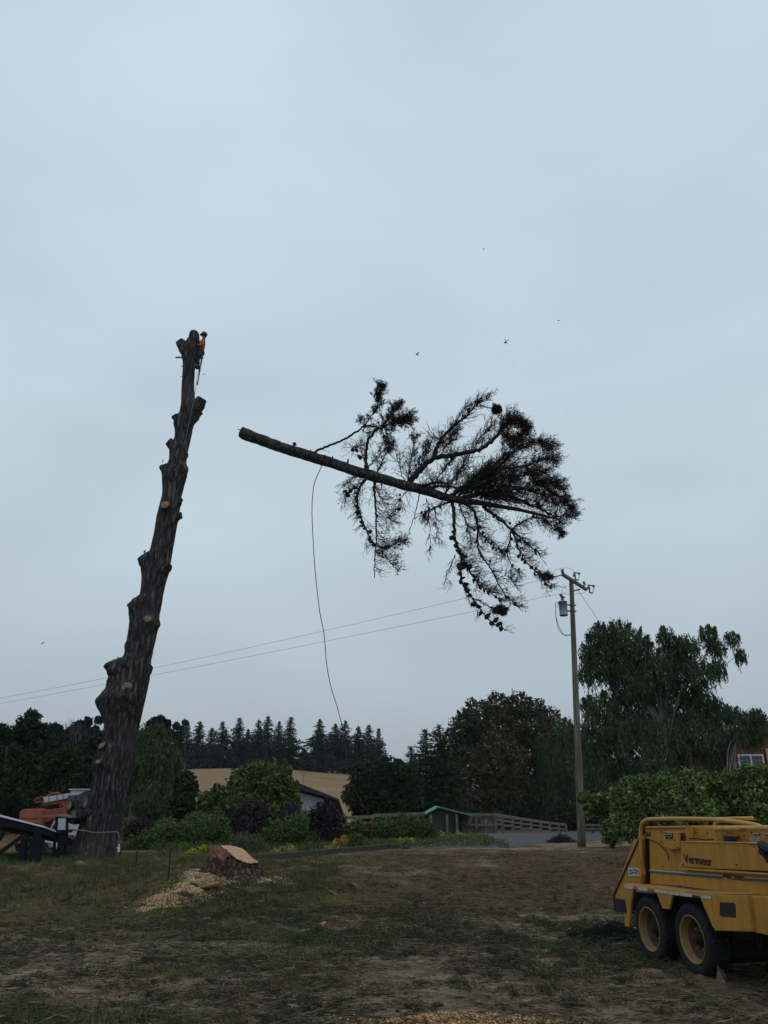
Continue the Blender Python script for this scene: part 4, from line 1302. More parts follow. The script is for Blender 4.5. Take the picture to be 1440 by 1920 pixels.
ctr = P[int(120 * 4.2 / 16)]
a1 = ax.orthogonal().normalized(); a2 = ax.cross(a1)
for k in range(20):
    th = k / 18 * 2 * math.pi
    ring.append(ctr + ax * (0.02 * math.sin(th)) + (a1 * math.cos(th) + a2 * math.sin(th)) * 0.172)
b.tube(ring, 0.0125, 6)
tag(b.build('rope_loop', bpy.data.materials['dark_red_rope'], origin=tuple(ctr), smooth=True), 'dark red rope hitch tied round the severed log', 'rope')

# flying debris
for i, (px, py, s, lab) in enumerate([(950, 640, .10, 'forked leafy sprig falling through the sky above the treetop'), (783, 663, .07, 'small twig tumbling in the sky left of the forked sprig'),
                                  (907, 467, .04, 'tiny scrap of bark highest in the sky'), (1047, 601, .04, 'tiny flat scrap in the sky right of the forked sprig'), (80, 1206, .05, 'small scrap in the sky far left of the tall trunk'),
                                  (382, 702, .03, 'speck of sawn wood just right of the climber\'s hanging gear')]):
    p = at(px, py, 20); b = MB()
    d = V3((.7, .1, .7 if i != 3 else .05)).normalized()
    b.tube([p - d * s, p, p + d * s * 1.4], [.008, .012, .003], 5)
    if i < 2:
        for m in range(6):
            dd = (rnd3() + V3((-.3, 0, -.7))).normalized()
            b.tube([p - d * s * .3, p + dd * s * .6, p + dd * s], [.006, .012, .002], 4)
    tag(b.build('falling_scrap', M['twig'], origin=tuple(p)), lab, 'debris', 'scraps falling through the sky')
b = MB()
C = []
for i in range(420):
    x, y = random.gauss(1000, 48), random.uniform(500, 800)
    if random.random() < .3: x = random.uniform(780, 1060)
    C.append(at(x, y, random.uniform(19, 22)))
C = np.array([tuple(q) for q in C])
v, f = leafquads(C, rng.uniform(.008, .022, len(C)), .004)
M['dust'] = leafmat('pale_dust', (.16, .17, .18), (.30, .32, .34))
tag(npmesh('falling_needles', v, f, M['dust'], rnd=rng.random(len(f))), 'fine needles and dust drifting in the sky above the treetop', 'debris', kind='stuff')

# ------------------------------------------------------------------ climber
PY = 25.15
def grow(name, joints, edges, mat, parent, root=0, sub=2):
    """skin a stick figure; joints: list of (Vector, radius)"""
    me = bpy.data.meshes.new('tmp'); me.from_pydata([tuple(j[0]) for j in joints], edges, []); me.update()
    ob = bpy.data.objects.new('tmp', me); COL.objects.link(ob)
    sk = ob.modifiers.new('s', 'SKIN'); sk.use_smooth_shade = True
    if not me.skin_vertices: 
        bm = bmesh.new(); bm.from_mesh(me); bm.verts.layers.skin.verify(); bm.to_mesh(me); bm.free()
    for i, j in enumerate(joints):
        r = j[1]
        me.skin_vertices[0].data[i].radius = r if hasattr(r, '__len__') else (r, r)
        me.skin_vertices[0].data[i].use_root = (i == root)
    ss = ob.modifiers.new('u', 'SUBSURF'); ss.levels = sub; ss.render_levels = sub
    dg = bpy.context.evaluated_depsgraph_get()
    m2 = bpy.data.meshes.new_from_object(ob.evaluated_get(dg))
    m2.name = name; m2.materials.clear()
    bpy.data.objects.remove(ob); bpy.data.meshes.remove(me)
    return link(name, m2, mat, parent, None, True)
hipc = at(373, 664, PY)
person = thing('person', 'climber in an orange shirt and orange helmet, clinging to the top of the bare trunk', 'person', tuple(at(370, 690, PY)))
def J(px, py, dy, r): return (at(px, py, PY + dy), r)
M['skin'] = plain('tanned_skin', (0.12, 0.07, 0.05), 0.6)
M['shirt'] = plain('orange_shirt', (0.36, 0.10, 0.045), 0.9, var=.25, scale=14, bump=.2)
M['trouser'] = plain('dark_trousers', (0.022, 0.024, 0.032), 0.9, scale=14)
M['helmet'] = plain('orange_helmet', (0.42, 0.10, 0.06), 0.4, var=.1)
M['black'] = plain('black_gear', (0.018, 0.018, 0.02), 0.6)
jn = [J(374.5, 661, 0, .135), J(376.5, 652, 0, .13), J(380.3, 643.5, 0, .145), J(381.8, 637.5, 0, .065), J(382.6, 633.3, 0, .060), J(382.3, 628.5, 0, .095),  # 0 hip .. 5 head
      J(380.2, 642, -.19, .062), J(374.5, 648.5, -.24, .048), J(368.5, 645.5, -.28, .038),    # near arm 6 7 8
      J(380.6, 642, .19, .062), J(374.5, 647, .26, .048), J(367.5, 642, .28, .038),          # far arm 9 10 11
      J(373.6, 665, -.11, .095), J(369.8, 676, -.14, .068), J(372.2, 684, -.10, .055), J(371.0, 690, -.10, .045), J(367.0, 691, -.14, .04),   # near leg 12-16
      J(373.6, 665, .11, .095), J(368.3, 674, .16, .068), J(371.2, 683, .14, .055), J(370.0, 689, .14, .045), J(366.0, 690, .12, .04),    # far leg
      J(379.7, 629.5, 0, .035)]
ed = [(0, 1), (1, 2), (2, 3), (3, 4), (4, 5), (2, 6), (6, 7), (7, 8), (2, 9), (9, 10), (10, 11), (0, 12), (12, 13), (13, 14), (14, 15), (15, 16), (0, 17), (17, 18), (18, 19), (19, 20), (20, 21)]
body = grow('body', jn[:22], ed, M['skin'], person)
def cloth(name, idx, edges, k, mat):
    mp_ = {a: i for i, a in enumerate(idx)}
    return grow(name, [(jn[a][0], jn[a][1] + k) for a in idx], [(mp_[a], mp_[b_]) for a, b_ in edges], mat, person)
cloth('shirt', [0, 1, 2, 6, 7, 9, 10], [(0, 1), (1, 2), (2, 6), (6, 7), (2, 9), (9, 10)], .022, M['shirt'])
cloth('trousers', [0, 12, 13, 14, 17, 18, 19], [(0, 12), (12, 13), (13, 14), (0, 17), (17, 18), (18, 19)], .024, M['trouser'])
for ii in ((14, 15, 16), (19, 20, 21)):
    grow('boot', [(jn[a][0], jn[a][1] + .028) for a in ii], [(0, 1), (1, 2)], M['black'], person)
hd = jn[5][0]
# hands with fingers gripping the trunk
for a, sgn in ((8, -1), (11, 1)):
    w = jn[a][0]; dirn = (jn[a][0] - jn[a - 1][0]).normalized()
    s = V3((0, 0, 1)); js = [(w, .028), (w + dirn * .08, .034)]; es = [(0, 1)]
    for k in range(4):
        q = w + dirn * .09 + s * (.028 - .019 * k)
        L0 = (.042, .048, .045, .036)[k]
        js += [(q, .011), (q + dirn * L0 + V3((0, .01 * -sgn, 0)), .010), (q + dirn * L0 * 1.4 + V3((0, -.03 * sgn, 0)), .008)]
        n_ = len(js); es += [(1, n_ - 3), (n_ - 3, n_ - 2), (n_ - 2, n_ - 1)]
    q = w + dirn * .03 + s * .035
    js += [(q, .012), (q + dirn * .03 + s * .03, .010)]; n_ = len(js); es += [(0, n_ - 2), (n_ - 2, n_ - 1)]
    grow('glove', js, es, M['black'], person, sub=1)
b = MB()  # face details: nose, ears, eyes, mouth looking left towards the trunk
fd = V3((-1, -.15, -.15)).normalized()
b.tube([hd + fd * .088 + V3((0, 0, .025)), hd + fd * .118 + V3((0, 0, -.005)), hd + fd * .098 + V3((0, 0, -.02))], [.008, .016, .012], 8)
for s_ in (-1, 1):
    b.blob(hd + V3((.01, .088 * s_, 0)), .026, 2, .1, 1, (.6, .35, 1))
b.tube([hd + fd * .09 + V3((0, -.02, -.05)), hd + fd * .096 + V3((0, 0, -.052)), hd + fd * .09 + V3((0, .02, -.05))], .007, 6)
b.build('face', M['skin'], person, smooth=True)
b = MB()
for s_ in (-1, 1): b.blob(hd + fd * .092 + V3((0, .033 * s_, .02)), .010, 1, 0, 1)
b.build('eyes', M['black'], person)
b = MB()  # hair and ear defenders
b.blob(hd + V3((.025, 0, -.01)), .098, 3, .08, 2, (.95, .95, 1.0))
b.build('hair', M['black'], person, smooth=True)
b = MB()
for s_ in (-1, 1): b.lathe([(0, 0), (.04, 0), (.045, .015), (.04, .035), (0, .04)], hd + V3((.008, .095 * s_, -.008)), (0, s_, 0), 14)
b.build('ear_defenders', M['black'], person)
b = MB()
tax = V3((-.12, 0, 1)).normalized()
prof = [(.150, .0), (.138, .004), (.132, .03), (.122, .065), (.095, .10), (.05, .122), (0, .13)]
b.lathe(prof, hd + V3((.006, 0, .028)), tax, 24, fn=lambda r, h, k, i: r * (.86 if i else .9))
b.lathe([(.0, .0), (.128, -.002)], hd + V3((.006, 0, .030)), tax, 24)
hl = b.build('helmet', M['helmet'], person, smooth=True)
b = MB()
br = [hd + V3((.0, 0, .035)) + V3((-math.cos(t_) * .165, math.sin(t_) * .10, -.012 - .02 * math.cos(t_))) for t_ in np.linspace(-1.2, 1.2, 9)]
b.prism(br, (0, 0, .008)); b.build('brim', M['helmet'], hl)
b = MB()  # harness
hp = jn[0][0]
for dz, rr in ((.03, .168), (-.03, .17)):
    b.tube([hp + V3((math.cos(k / 16 * 6.2832) * rr, math.sin(k / 16 * 6.2832) * rr, dz)) for k in range(17)], .018, 6)
for s_ in (-1, 1):
    c0_ = jn[12 if s_ < 0 else 17][0].lerp(jn[13 if s_ < 0 else 18][0], .3)
    b.tube([c0_ + V3((math.cos(k / 12 * 6.2832) * .135, math.sin(k / 12 * 6.2832) * .135, 0)) for k in range(13)], .014, 6)
b.build('harness', M['black'], person)
b = MB()  # gear pouch and carabiners at the back of the belt
for (x, y, r) in ((380.5, 660.5, .045), (382.2, 664, .03), (378.5, 666, .05), (376.5, 671, .035)):
    b.blob(at(x, y, PY - .12), r, 2, .5, 2, (1, 1, 1.4), x)
b.build('gear', M['black'], person, smooth=True)
# positioning rope round the trunk, its tail, and hanging straps: gear that hangs from him
b = MB()
cx0, rr0 = trunk_at(at(360, 640, TY).z)
pts_ = []
za = at(362, 640, TY).z
for k in range(22):
    th = math.pi * 1.02 + k / 21 * math.pi * 0.93
    pts_.append(V3((cx0 + (rr0 + .035) * math.cos(th), TY + (rr0 + .035) * math.sin(th), za + .03 - .10 * (k / 21) ** 2)))
pts_ += [at(372, 646, PY - .15), at(377, 652, PY - .13), at(380, 658, PY - .1)]
b.tube(pts_, .013, 6)
tag(b.build('climbing_lanyard', plain('black_rope', (.02, .02, .025), .8), origin=tuple(pts_[-1]), smooth=True), 'black lanyard looped round the trunk top in front of the climber', 'rope')
b = MB()
A0, A1 = at(378.8, 667, PY - .2), at(374.2, 692, PY - .2)
b.tube([A0, A0.lerp(A1, .5) + V3((.02, 0, 0)), A1], [.035, .028, .022], 8)
b.tube([at(377.6, 668, PY - .2), at(371, 722, PY - .2)], .010, 6)
b.tube([at(374, 688, PY - .2), at(369.6, 706, PY - .2), at(368.4, 722, PY - .2)], .010, 6)
b.tube([at(375, 692, PY - .25), at(372.5, 708, PY - .25), at(369.6, 721, PY - .25)], [.03, .02, .012], 8)
b.blob(at(374, 688.5, PY - .22), .05, 2, .4, 2, (1, 1, 1), 4)
tag(b.build('hanging_strap', M['black'], origin=tuple(A0), smooth=True), 'dark gear strap dangling below the climber beside the trunk', 'climbing gear')
b = MB()
q = [at(368.6, 722, PY - .3), at(366.3, 734, TY - .42), at(360, 765, TY - .46), at(354, 795, TY - .5), at(349, 818, TY - .55), at(346.4, 828, TY - .56)]
b.tube(spline(q, 30), .009, 5)
e_ = q[-1]
b.tube([e_, e_ + V3((-.02, 0, -.10)), e_ + V3((.03, 0, -.10)), e_], .010, 5)
tag(b.build('throw_line', plain('pale_grey_line', (.16, .16, .17), .7), origin=tuple(e_)), 'thin pale line hanging down the face of the bare trunk', 'rope')
# chainsaw hanging behind the trunk, bar sticking out left
cs = thing('chainsaw', 'chainsaw hung behind the trunk top with only its bar showing left', 'chainsaw', tuple(at(350, 671, TY + .42)))
b = MB(); a, e = at(348, 669.5, TY + .42), at(328.5, 670.2, TY + .42)
d = (e - a).normalized(); u = V3((0, 0, 1)); hw = .038
poly = [a + u * hw, e - d * .03 + u * hw * .9, e - d * .008 + u * hw * .5, e, e - d * .008 - u * hw * .5, e - d * .03 - u * hw * .9, a - u * hw]
b.prism(poly, (0, .012, 0)); b.build('guide_bar', plain('steel_bar', (.12, .12, .15), .5, metal=.3), cs)
b = MB(); b.box(a + V3((.12, .08, 0)), (.26, .16, .2)); b.build('engine_housing', M['shirt'], cs, bevel=.02)
b = MB(); b.tube([a + V3((.02, .08, .08)), a + V3((.06, .08, .17)), a + V3((.22, .08, .17)), a + V3((.26, .08, .05))], .014, 8); b.build('handle', M['black'], cs)
# ------------------------------------------------------------------ utility pole and wires
PYY = 31.0
pb = at(1090, 1580, PYY); pb.z = G(pb.x, PYY) - .1
ptop = at(1071, 1085, PYY)
M['polewood'] = barkmat('weathered_pole_wood', (0.085, 0.08, 0.065), (0.21, 0.205, 0.175), sx=16, sz=.5, bump=.35, dist=.01)
M['zinc'] = plain('grey_transformer_paint', (0.17, 0.20, 0.235), 0.5, var=.12, scale=4)
M['porc'] = plain('grey_porcelain', (0.16, 0.18, 0.18), 0.3, var=.1)
M['dkmetal'] = plain('dark_fitting', (0.03, 0.032, 0.036), 0.5)
pole = thing('utility_pole', 'tall weathered wooden power pole with crossarm and grey can transformer', 'utility pole', tuple(pb))
b = MB(); n = 30
b.tube([pb.lerp(ptop, i / n) for i in range(n + 1)], [.155 - .068 * (i / n) for i in range(n + 1)], 20)
b.build('pole_shaft', M['polewood'], pole, smooth=True)
def pa(t): return pb.lerp(ptop, t)
def pz(py):  # parameter along the pole at photo row
    lo, hi = 0, 1
    for _ in range(30):
        m_ = (lo + hi) / 2; q = pb.lerp(ptop, m_) - V3((0, 0, CAMZ))
        y = 960 - F * ((-q.y * SP + q.z * CP) / (q.y * CP + q.z * SP))
        if y > py: lo = m_
        else: hi = m_
    return pb.lerp(ptop, lo)
a, e = at(1055, 1077, 30.0), None
zarm = a.z
e = at(1099, 1105, 32.35); e.z = zarm
b = MB(); b.bar(a, e, .10, .13); arm = b.build('crossarm', M['polewood'], pole, bevel=.008)
def ribbed(p, q, r, n, mat, name, parent=pole):
    b = MB(); d = (q - p); l = d.length
    prof = []
    for i in range(n):
        t = i / n * l; s_ = l / n
        prof += [(r * .35, t), (r, t + s_ * .35), (r, t + s_ * .55), (r * .35, t + s_ * .8)]
    prof = [(0, 0)] + prof + [(0, l)]
    b.lathe(prof, p, d, 12)
    return b.build(name, mat, parent, smooth=False)
q = a + V3((.02, .05, .07)); ribbed(q, q + V3((-.01, 0, .17)), .075, 3, M['dkmetal'], 'insulator')
w1s = at(1034, 1083, 29.7); ribbed(a + V3((-.02, 0, -.02)), w1s, .028, 8, M['dkmetal'], 'insulator_string')
w2s = at(1063, 1111, 31.0); ai = a.lerp(e, .80)
ribbed(at(1088, 1105, 31.9), at(1075, 1108, 31.3), .03, 6, M['dkmetal'], 'insulator_string')
def cutout(c, s=1.0):
    ribbed(c + V3((-.10 * s, 0, .02)), c + V3((-.03 * s, 0, .22 * s)), .06 * s, 3, M['porc'], 'fuse_cutout')
    b = MB()
    b.bar(c + V3((-.06 * s, 0, .2 * s)), c + V3((.12 * s, 0, .17 * s)), .04, .04)
    b.blob(c + V3((.14 * s, 0, .15 * s)), .06 * s, 1, .1)
    b.bar(c + V3((.15 * s, 0, .12 * s)), c + V3((.09 * s, 0, -.12 * s)), .022, .022)
    b.bar(c + V3((-.02 * s, 0, .10 * s)), c + V3((-.05 * s, 0, -.1 * s)), .05, .05)
    b.bar(c + V3((-.05 * s, 0, -.1 * s)), c + V3((.09 * s, 0, -.14 * s)), .04, .05)
    b.build('fuse_frame', M['dkmetal'], pole)
cutout(at(1080, 1082, 31.0)); cutout(at(1107, 1106, 32.5), 1.1)
q = at(1096, 1098, 32.1); ribbed(q, q + V3((-.02, 0, .2)), .065, 3, M['dkmetal'], 'insulator')
# transformer
tcn = at(1056, 1141, 30.85); hh = .30
b = MB(); s0 = mpp(31, 1140)
b.lathe([(0, -hh), (.165, -hh), (.17, -hh + .03), (.165, -hh + .035), (.168, hh - .05), (.185, hh - .045), (.185, hh - .01), (.17, hh), (.08, hh + .03), (0, hh + .035)], tcn, (0, 0, 1), 28)
can = b.build('transformer_can', M['zinc'], pole, smooth=False, bevel=0)
can.data.polygons.foreach_set('use_smooth', np.array([len(p.vertices) == 4 and abs(p.normal.z) < .5 for p in can.data.polygons]))
ribbed(tcn + V3((0, 0, hh)), tcn + V3((-.01, 0, hh + .24)), .075, 4, M['dkmetal'], 'bushing', can)
b = MB(); b.blob(tcn + V3((-.05, 0, hh + .27)), .07, 2, .1); b.blob(tcn + V3((.06, 0, hh + .17)), .05, 2, .1); b.build('bushing_cap', M['porc'], can, smooth=True)
b = MB()
for dz in (.17, -.08):
    z_ = tcn.z + dz; q = V3((pb.x + (ptop.x - pb.x) * (z_ - pb.z) / (ptop.z - pb.z), PYY, z_))
    b.bar(tcn + V3((.14, .05, dz)), q, .07, .045)
    b.bar(q + V3((.05, -.02, 0)), q + V3((.15, -.02, -.0)), .06, .05)
b.build('bracket', M['dkmetal'], can)
b = MB()
b.tube(spline([tcn + V3((-.17, -.05, .2)), at(1042, 1131, 30.7), at(1042, 1150, 30.7), at(1044, 1168, 30.7), at(1049, 1182, 30.7), at(1057, 1190, 30.75), at(1071, 1190, 30.9)], 30), .012, 6)
b.tube(spline([tcn + V3((-.17, -.05, .2)), at(1044, 1138, 30.8), at(1041.6, 1140, 30.6), at(1043, 1158, 30.6), at(1050, 1178, 30.6), at(1059, 1191.5, 30.75), at(1071, 1191, 30.9)], 30), .010, 6)
b.build('service_cable', M['dkmetal'], can)
b = MB()
b.tube(spline([w1s + V3((0, 0, .01)), at(1040, 1070, 29.8), at(1050, 1066, 30), at(1064, 1065, 30.4), at(1073, 1068, 30.8), at(1077, 1073, 31)], 24), .007, 5)
b.tube(spline([at(1054, 1112, 30.85), at(1055, 1104, 30.8), at(1060, 1099, 30.8), at(1067, 1099, 30.9)], 16), .007, 5)
b.tube(spline([at(1056, 1114, 30.9), at(1075, 1114, 31.2), at(1098, 1111, 32)], 16), .007, 5)
b.build('jumper_wire', M['dkmetal'], pole)
M['wire'] = plain('power_line', (0.10, 0.11, 0.12), 0.6)
def wire(p, q, sag, lab, r=.0062, n=60, cat='wire'):
    b = MB()
    P_ = []
    for i in range(n + 1):
        t = i / n; v_ = p.lerp(q, t); v_.z -= sag * 4 * t * (1 - t); P_.append(v_)
    b.tube(P_, [r * (1 + .9 * max(0, (v_.y - 31) / 60)) for v_ in P_], 5)
    tag(b.build('power_line', M['wire'], origin=tuple(p)), lab, cat)
def wfar(x, y, Y, x2): # extend a point seen at left frame edge beyond it
    return at(x, y, Y)
wire(w1s, at(-330, 1358, 78), .7, 'upper power line running from the pole insulator to the left')
wire(at(1075, 1108, 31.3), at(-330, 1375, 80), .3, 'lower power line passing just below the other one')
wire(at(1078, 1098, 31.1), at(1324, 1452, 44), .12, 'slanting service wire dropping from the pole towards the red house', .008)

# dark stakes
for (x, y0, y1, Y, w, lab) in ((320, 1588, 1646, 19.5, .032, 'taller dark metal stake left of the stump'), (257, 1596, 1622, 22.5, .032, 'short dark stake between trunk and taller stake')):
    a = at(x, y0, Y); g = G(a.x, Y); b = MB()
    b.bar((a.x + .01, Y, g - .15), a, w * .5, w, V3((0, 1, 0))); b.bar((a.x + .022, Y - .01, g - .15), a + V3((.012, -.01, -.01)), w * .9, w * .25, V3((0, 1, 0)))
    b.blob((a.x + .01, Y, g), .06, 1, .4)
    tag(b.build('stake', M['twig'], origin=(a.x, Y, g)), lab, 'stake', 'metal stakes by the garden')

# ------------------------------------------------------------------ shelter at left edge
M['dkwood'] = plain('dark_stained_timber', (0.0045, 0.005, 0.008), 0.9, scale=5, stretch=(1, 1, 1))
M['whiteedge'] = plain('white_sheet_edge', (0.62, 0.66, 0.72), 0.5, var=.05)
SYY = 23.0
p0, p1_ = at(-120, 1499, SYY), at(83, 1551, SYY)
sh = thing('timber_shelter', 'dark timber shelter with white-edged sloping roof at the left edge', 'shelter', (p1_.x, SYY, G(p1_.x, SYY)))
b = MB(); dn = V3((0, 0, -.24)); b.prism([p0 + V3((0, .03, -.03)), p1_ + V3((0, .03, -.03)), p1_ + dn * .75 + V3((0, .03, 0)), p0 + dn * 1.3 + V3((0, .03, 0))], (0, 2.4, -.42)); b.build('roof', M['dkwood'], sh)
b = MB(); b.prism([p0 + V3((0, 0, .04)), p1_ + V3((0.02, 0, .02)), p1_ + V3((.02, 0, -.015)), p0 + V3((0, 0, -.03))], (0, 2.46, -.42)); b.build('roof_sheet', M['whiteedge'], sh)
for (x, xt, dy, w) in ((45, 47, .15, .15), (68, 71, .1, .22), (45, 46, 2.2, .14)):
    t_ = at(xt, 1562, SYY + dy); g_ = at(x, 1605, SYY + dy)
    b = MB(); b.bar((g_.x, SYY + dy, G(g_.x, SYY + dy) - .1), t_, w, .15, V3((0, 1, 0))); b.build('post', M['dkwood'], sh)
for (x0, y0, x1, y1, w) in ((-5, 1602, 45, 1566, .10), (45, 1564, 80, 1600, .10), (8, 1560, -2, 1575, .1)):
    b = MB(); b.bar(at(x0, y0, SYY + .12), at(x1, y1, SYY + .12), w, .07, V3((0, 1, 0))); b.build('brace', M['dkwood'], sh)
p2_, p3_ = at(76, 1529, 23.8), at(133, 1531, 23.8)
rk = thing('low_rack', 'small dark timber rack with thin flat roof between shelter and trunk', 'rack', (p3_.x, 23.8, G(p3_.x, 23.8)))
b = MB(); b.prism([p2_, at(105, 1527, 23.8), p3_, at(133, 1534, 23.8), at(105, 1531, 23.8), at(76, 1532, 23.8)], (0, 1.3, 0)); b.build('roof', plain('grey_rack_roof', (.10, .10, .10), .8), rk)
b = MB(); b.bar(at(80, 1560, 23.85), at(135, 1558, 23.85), .08, .09, V3((0, 1, 0))); b.build('rail', M['dkwood'], rk)
for (xt, yt, xb, w) in ((107, 1530, 102, .05), (126, 1531, 127, .05)):
    t_ = at(xt, yt, 23.9); g_ = at(xb, 1600, 23.9)
    b = MB(); b.bar((g_.x, 23.9, G(g_.x, 23.9) - .1), t_, w, .10, V3((0, 1, 0))); b.build('post', M['dkwood'], rk)

# ------------------------------------------------------------------ orange bucket truck (seen past the trunk)
BY = 31.5
M['orange'] = plain('orange_truck_paint', (0.27, 0.095, 0.050), 0.6, var=.2, scale=2)
M['orange2'] = plain('red_orange_boom_paint', (0.22, 0.050, 0.026), 0.6, var=.25, scale=2)
M['white'] = plain('white_truck_paint', (0.40, 0.43, 0.44), 0.45, var=.08, scale=2)
M['glass'] = plain('dark_window_glass', (0.03, 0.04, 0.05), 0.08, var=.1, spec=.6)
M['tyre'] = plain('black_rubber', (0.011, 0.012, 0.014), 0.85, var=.25, scale=12, bump=.15)
def q_(x, y, dy=0.0): return at(x, y, BY + dy)
tk_g = G(q_(90, 1590).x, BY)
tk = thing('bucket_truck', 'orange utility truck with white bucket boom, parked behind the tall trunk', 'truck', (q_(90, 1590).x, BY, tk_g))
def pan(pts, dy0, depth, name, mat, parent=tk, bev=.03):
    b = MB(); b.prism([q_(x, y, dy0) for x, y in pts], (0, depth, 0)); return b.build(name, mat, parent, bevel=bev)
bx = pan([(37, 1522), (44, 1517), (74, 1516), (76, 1520), (74, 1580), (30, 1582)], 0, 2.0, 'cargo_box', M['orange'])
b = MB()
for y in (1534, 1544, 1556): b.bar(q_(38, y, -.02), q_(72, y - .5, -.02), .03, .02)
b.build('box_ribs', M['orange2'], bx)
pan([(30, 1583), (74, 1581), (74, 1592), (30, 1594)], .25, 1.5, 'chassis', M['black'])
pan([(76, 1540), (84, 1519), (128, 1513), (134, 1526), (118, 1529), (80, 1545)], .3, 1.2, 'turret', M['orange2'])
pan([(78, 1506), (130, 1500), (128, 1505), (80, 1511)], .5, .5, 'lower_boom', M['orange2'])
pan([(114, 1503), (126, 1502), (124, 1522), (112, 1522)], .5, .3, 'boom_post', M['orange2'])
pan([(81, 1495), (131, 1487), (133, 1496), (82, 1506)], .45, .45, 'upper_boom', M['white'])
b = MB(); b.tube([q_(64, 1502, .6), q_(84, 1496, .6), q_(96, 1489, .6), q_(110, 1488, .6)], .05, 8); b.tube([q_(112, 1512, .4), q_(116, 1505, .4), q_(121, 1512, .4), q_(119, 1523, .4)], .04, 8); b.build('hydraulic_arm', M['orange2'], tk)
b = MB()
for x in (92, 107, 119): b.bar(q_(x, 1505 - (x - 82) * .18, .43), q_(x - .5, 1494 - (x - 82) * .15, .43), .025, .03, V3((1, 0, 0)))
b.build('boom_joint', M['zinc'], tk)
pan([(74, 1500), (126, 1498), (124, 1524), (76, 1526)], 1.1, .3, 'boom_infill', M['black'])  # added black panel filling the dark gaps between the boom parts
b = MB(); b.tube([q_(93, 1491, .5), q_(97, 1488.5, .5), (q_(109, 1487.5, .5)), q_(112, 1489, .5)], .05, 8); b.tube([q_(64, 1502, .5), q_(70, 1496, .5), q_(81, 1494, .5)], .035, 6); b.tube([q_(66, 1505, .4), q_(80, 1503, .4)], .03, 6); b.build('boom_pipe', M['orange2'], tk)
pan([(131, 1480), (162, 1480), (160, 1500), (133, 1500)], .3, .7, 'bucket', M['white'], bev=.05)
pan([(129, 1479), (164, 1479), (164, 1481), (129, 1481)], .24, .82, 'bucket_rim', M['white'], bev=.01)
cb = pan([(84, 1560), (92, 1558), (100, 1540), (106, 1535), (140, 1534), (142, 1590), (100, 1592), (96, 1582), (84, 1580)], .1, 1.9, 'cab', M['white'], bev=.02)
pan([(96, 1553), (104, 1541), (107, 1541), (107, 1555)], .07, .05, 'side_window', M['glass'], cb, .0)
pan([(120, 1566), (139, 1566), (139, 1592), (119, 1592)], .07, .06, 'grille', M['black'], cb, .0)
pan([(109, 1567), (113, 1567), (113, 1573), (109, 1573)], .06, .05, 'headlight', M['orange2'], cb, .0)
pan([(106, 1578), (112, 1578), (110, 1588), (105, 1588)], .06, .05, 'lamp', plain('pale_lamp', (.5, .52, .55), .3), cb, .0)
pan([(90, 1560), (93, 1559), (99, 1572), (96, 1572)], .06, .03, 'door_stripe', plain('blue_stripe', (.08, .12, .28), .5), cb, .0)
pan([(94, 1559), (96, 1559), (101, 1572), (99, 1572)], .06, .03, 'door_stripe', plain('red_stripe', (.4, .08, .08), .5), cb, .0)
def wheel(c, r, w, ax, parent, name='wheel'):
    b = MB(); b.lathe([(r * .35, -w / 2 + .02), (r * .6, -w / 2), (r * .9, -w / 2), (r, -w / 2 + .04), (r, w / 2 - .04), (r * .9, w / 2), (r * .6, w / 2), (r * .35, w / 2 - .02)], c, ax, 28)
    o = b.build(name, M['tyre'], parent, smooth=False)
    b = MB(); b.lathe([(0, -w / 2 + .05), (r * .55, -w / 2 + .04), (r * .58, -w / 2 - .005)], c, ax, 20); b.build('rim', M['white'], o)
    return o
for x in (92, 43): wheel(V3((q_(x, 1590).x, BY + .3, tk_g + .42)), .42, .28, (0, 1, 0), tk)
for x in (92, 43): wheel(V3((q_(x, 1590).x, BY + 1.9, tk_g + .42)), .42, .28, (0, 1, 0), tk)

b = MB(); t_ = at(119, 1558, 23.9); g_ = at(113, 1600, 23.9); b.bar((g_.x, 23.9, G(g_.x, 23.9) - .1), t_, .2, .12, V3((0, 1, 0))); b.build('lower_post', M['dkwood'], rk)
# ------------------------------------------------------------------ vegetation
M['trunkbark'] = plain('brown_trunk_bark', (0.055, 0.048, 0.040), 0.9, var=.35, scale=5, stretch=(3, 3, 1), bump=.3)
M['palebark'] = plain('pale_birch_bark', (0.13, 0.13, 0.12), 0.85, var=.3, scale=6)
_lm0 = leafmat
def leafmat(name, c1, c2, c3=None, *a, **k):
    w = (1.08, 1.12, 1.0) if 'brown' in name else ((.95, 1.1, .95) if 'purple' in name or 'maroon' in name else (1.2, 1.2, 1.1) if 'hedge' in name else (1.25, 1.32, 1.05) if ('mid' in name or 'olive' in name) else ((1.2, 1.32, 1.08) if ('dark' in name or 'weeping' in name) else (1.0, 1.04, 1.0)))
    if 'flowers' in name or 'silvery' in name: w = (1, 1, 1)
    f_ = lambda c: tuple(x * y for x, y in zip(c, w))
    return _lm0(name, f_(c1), f_(c2), f_(c3) if c3 else None, *a, **k)
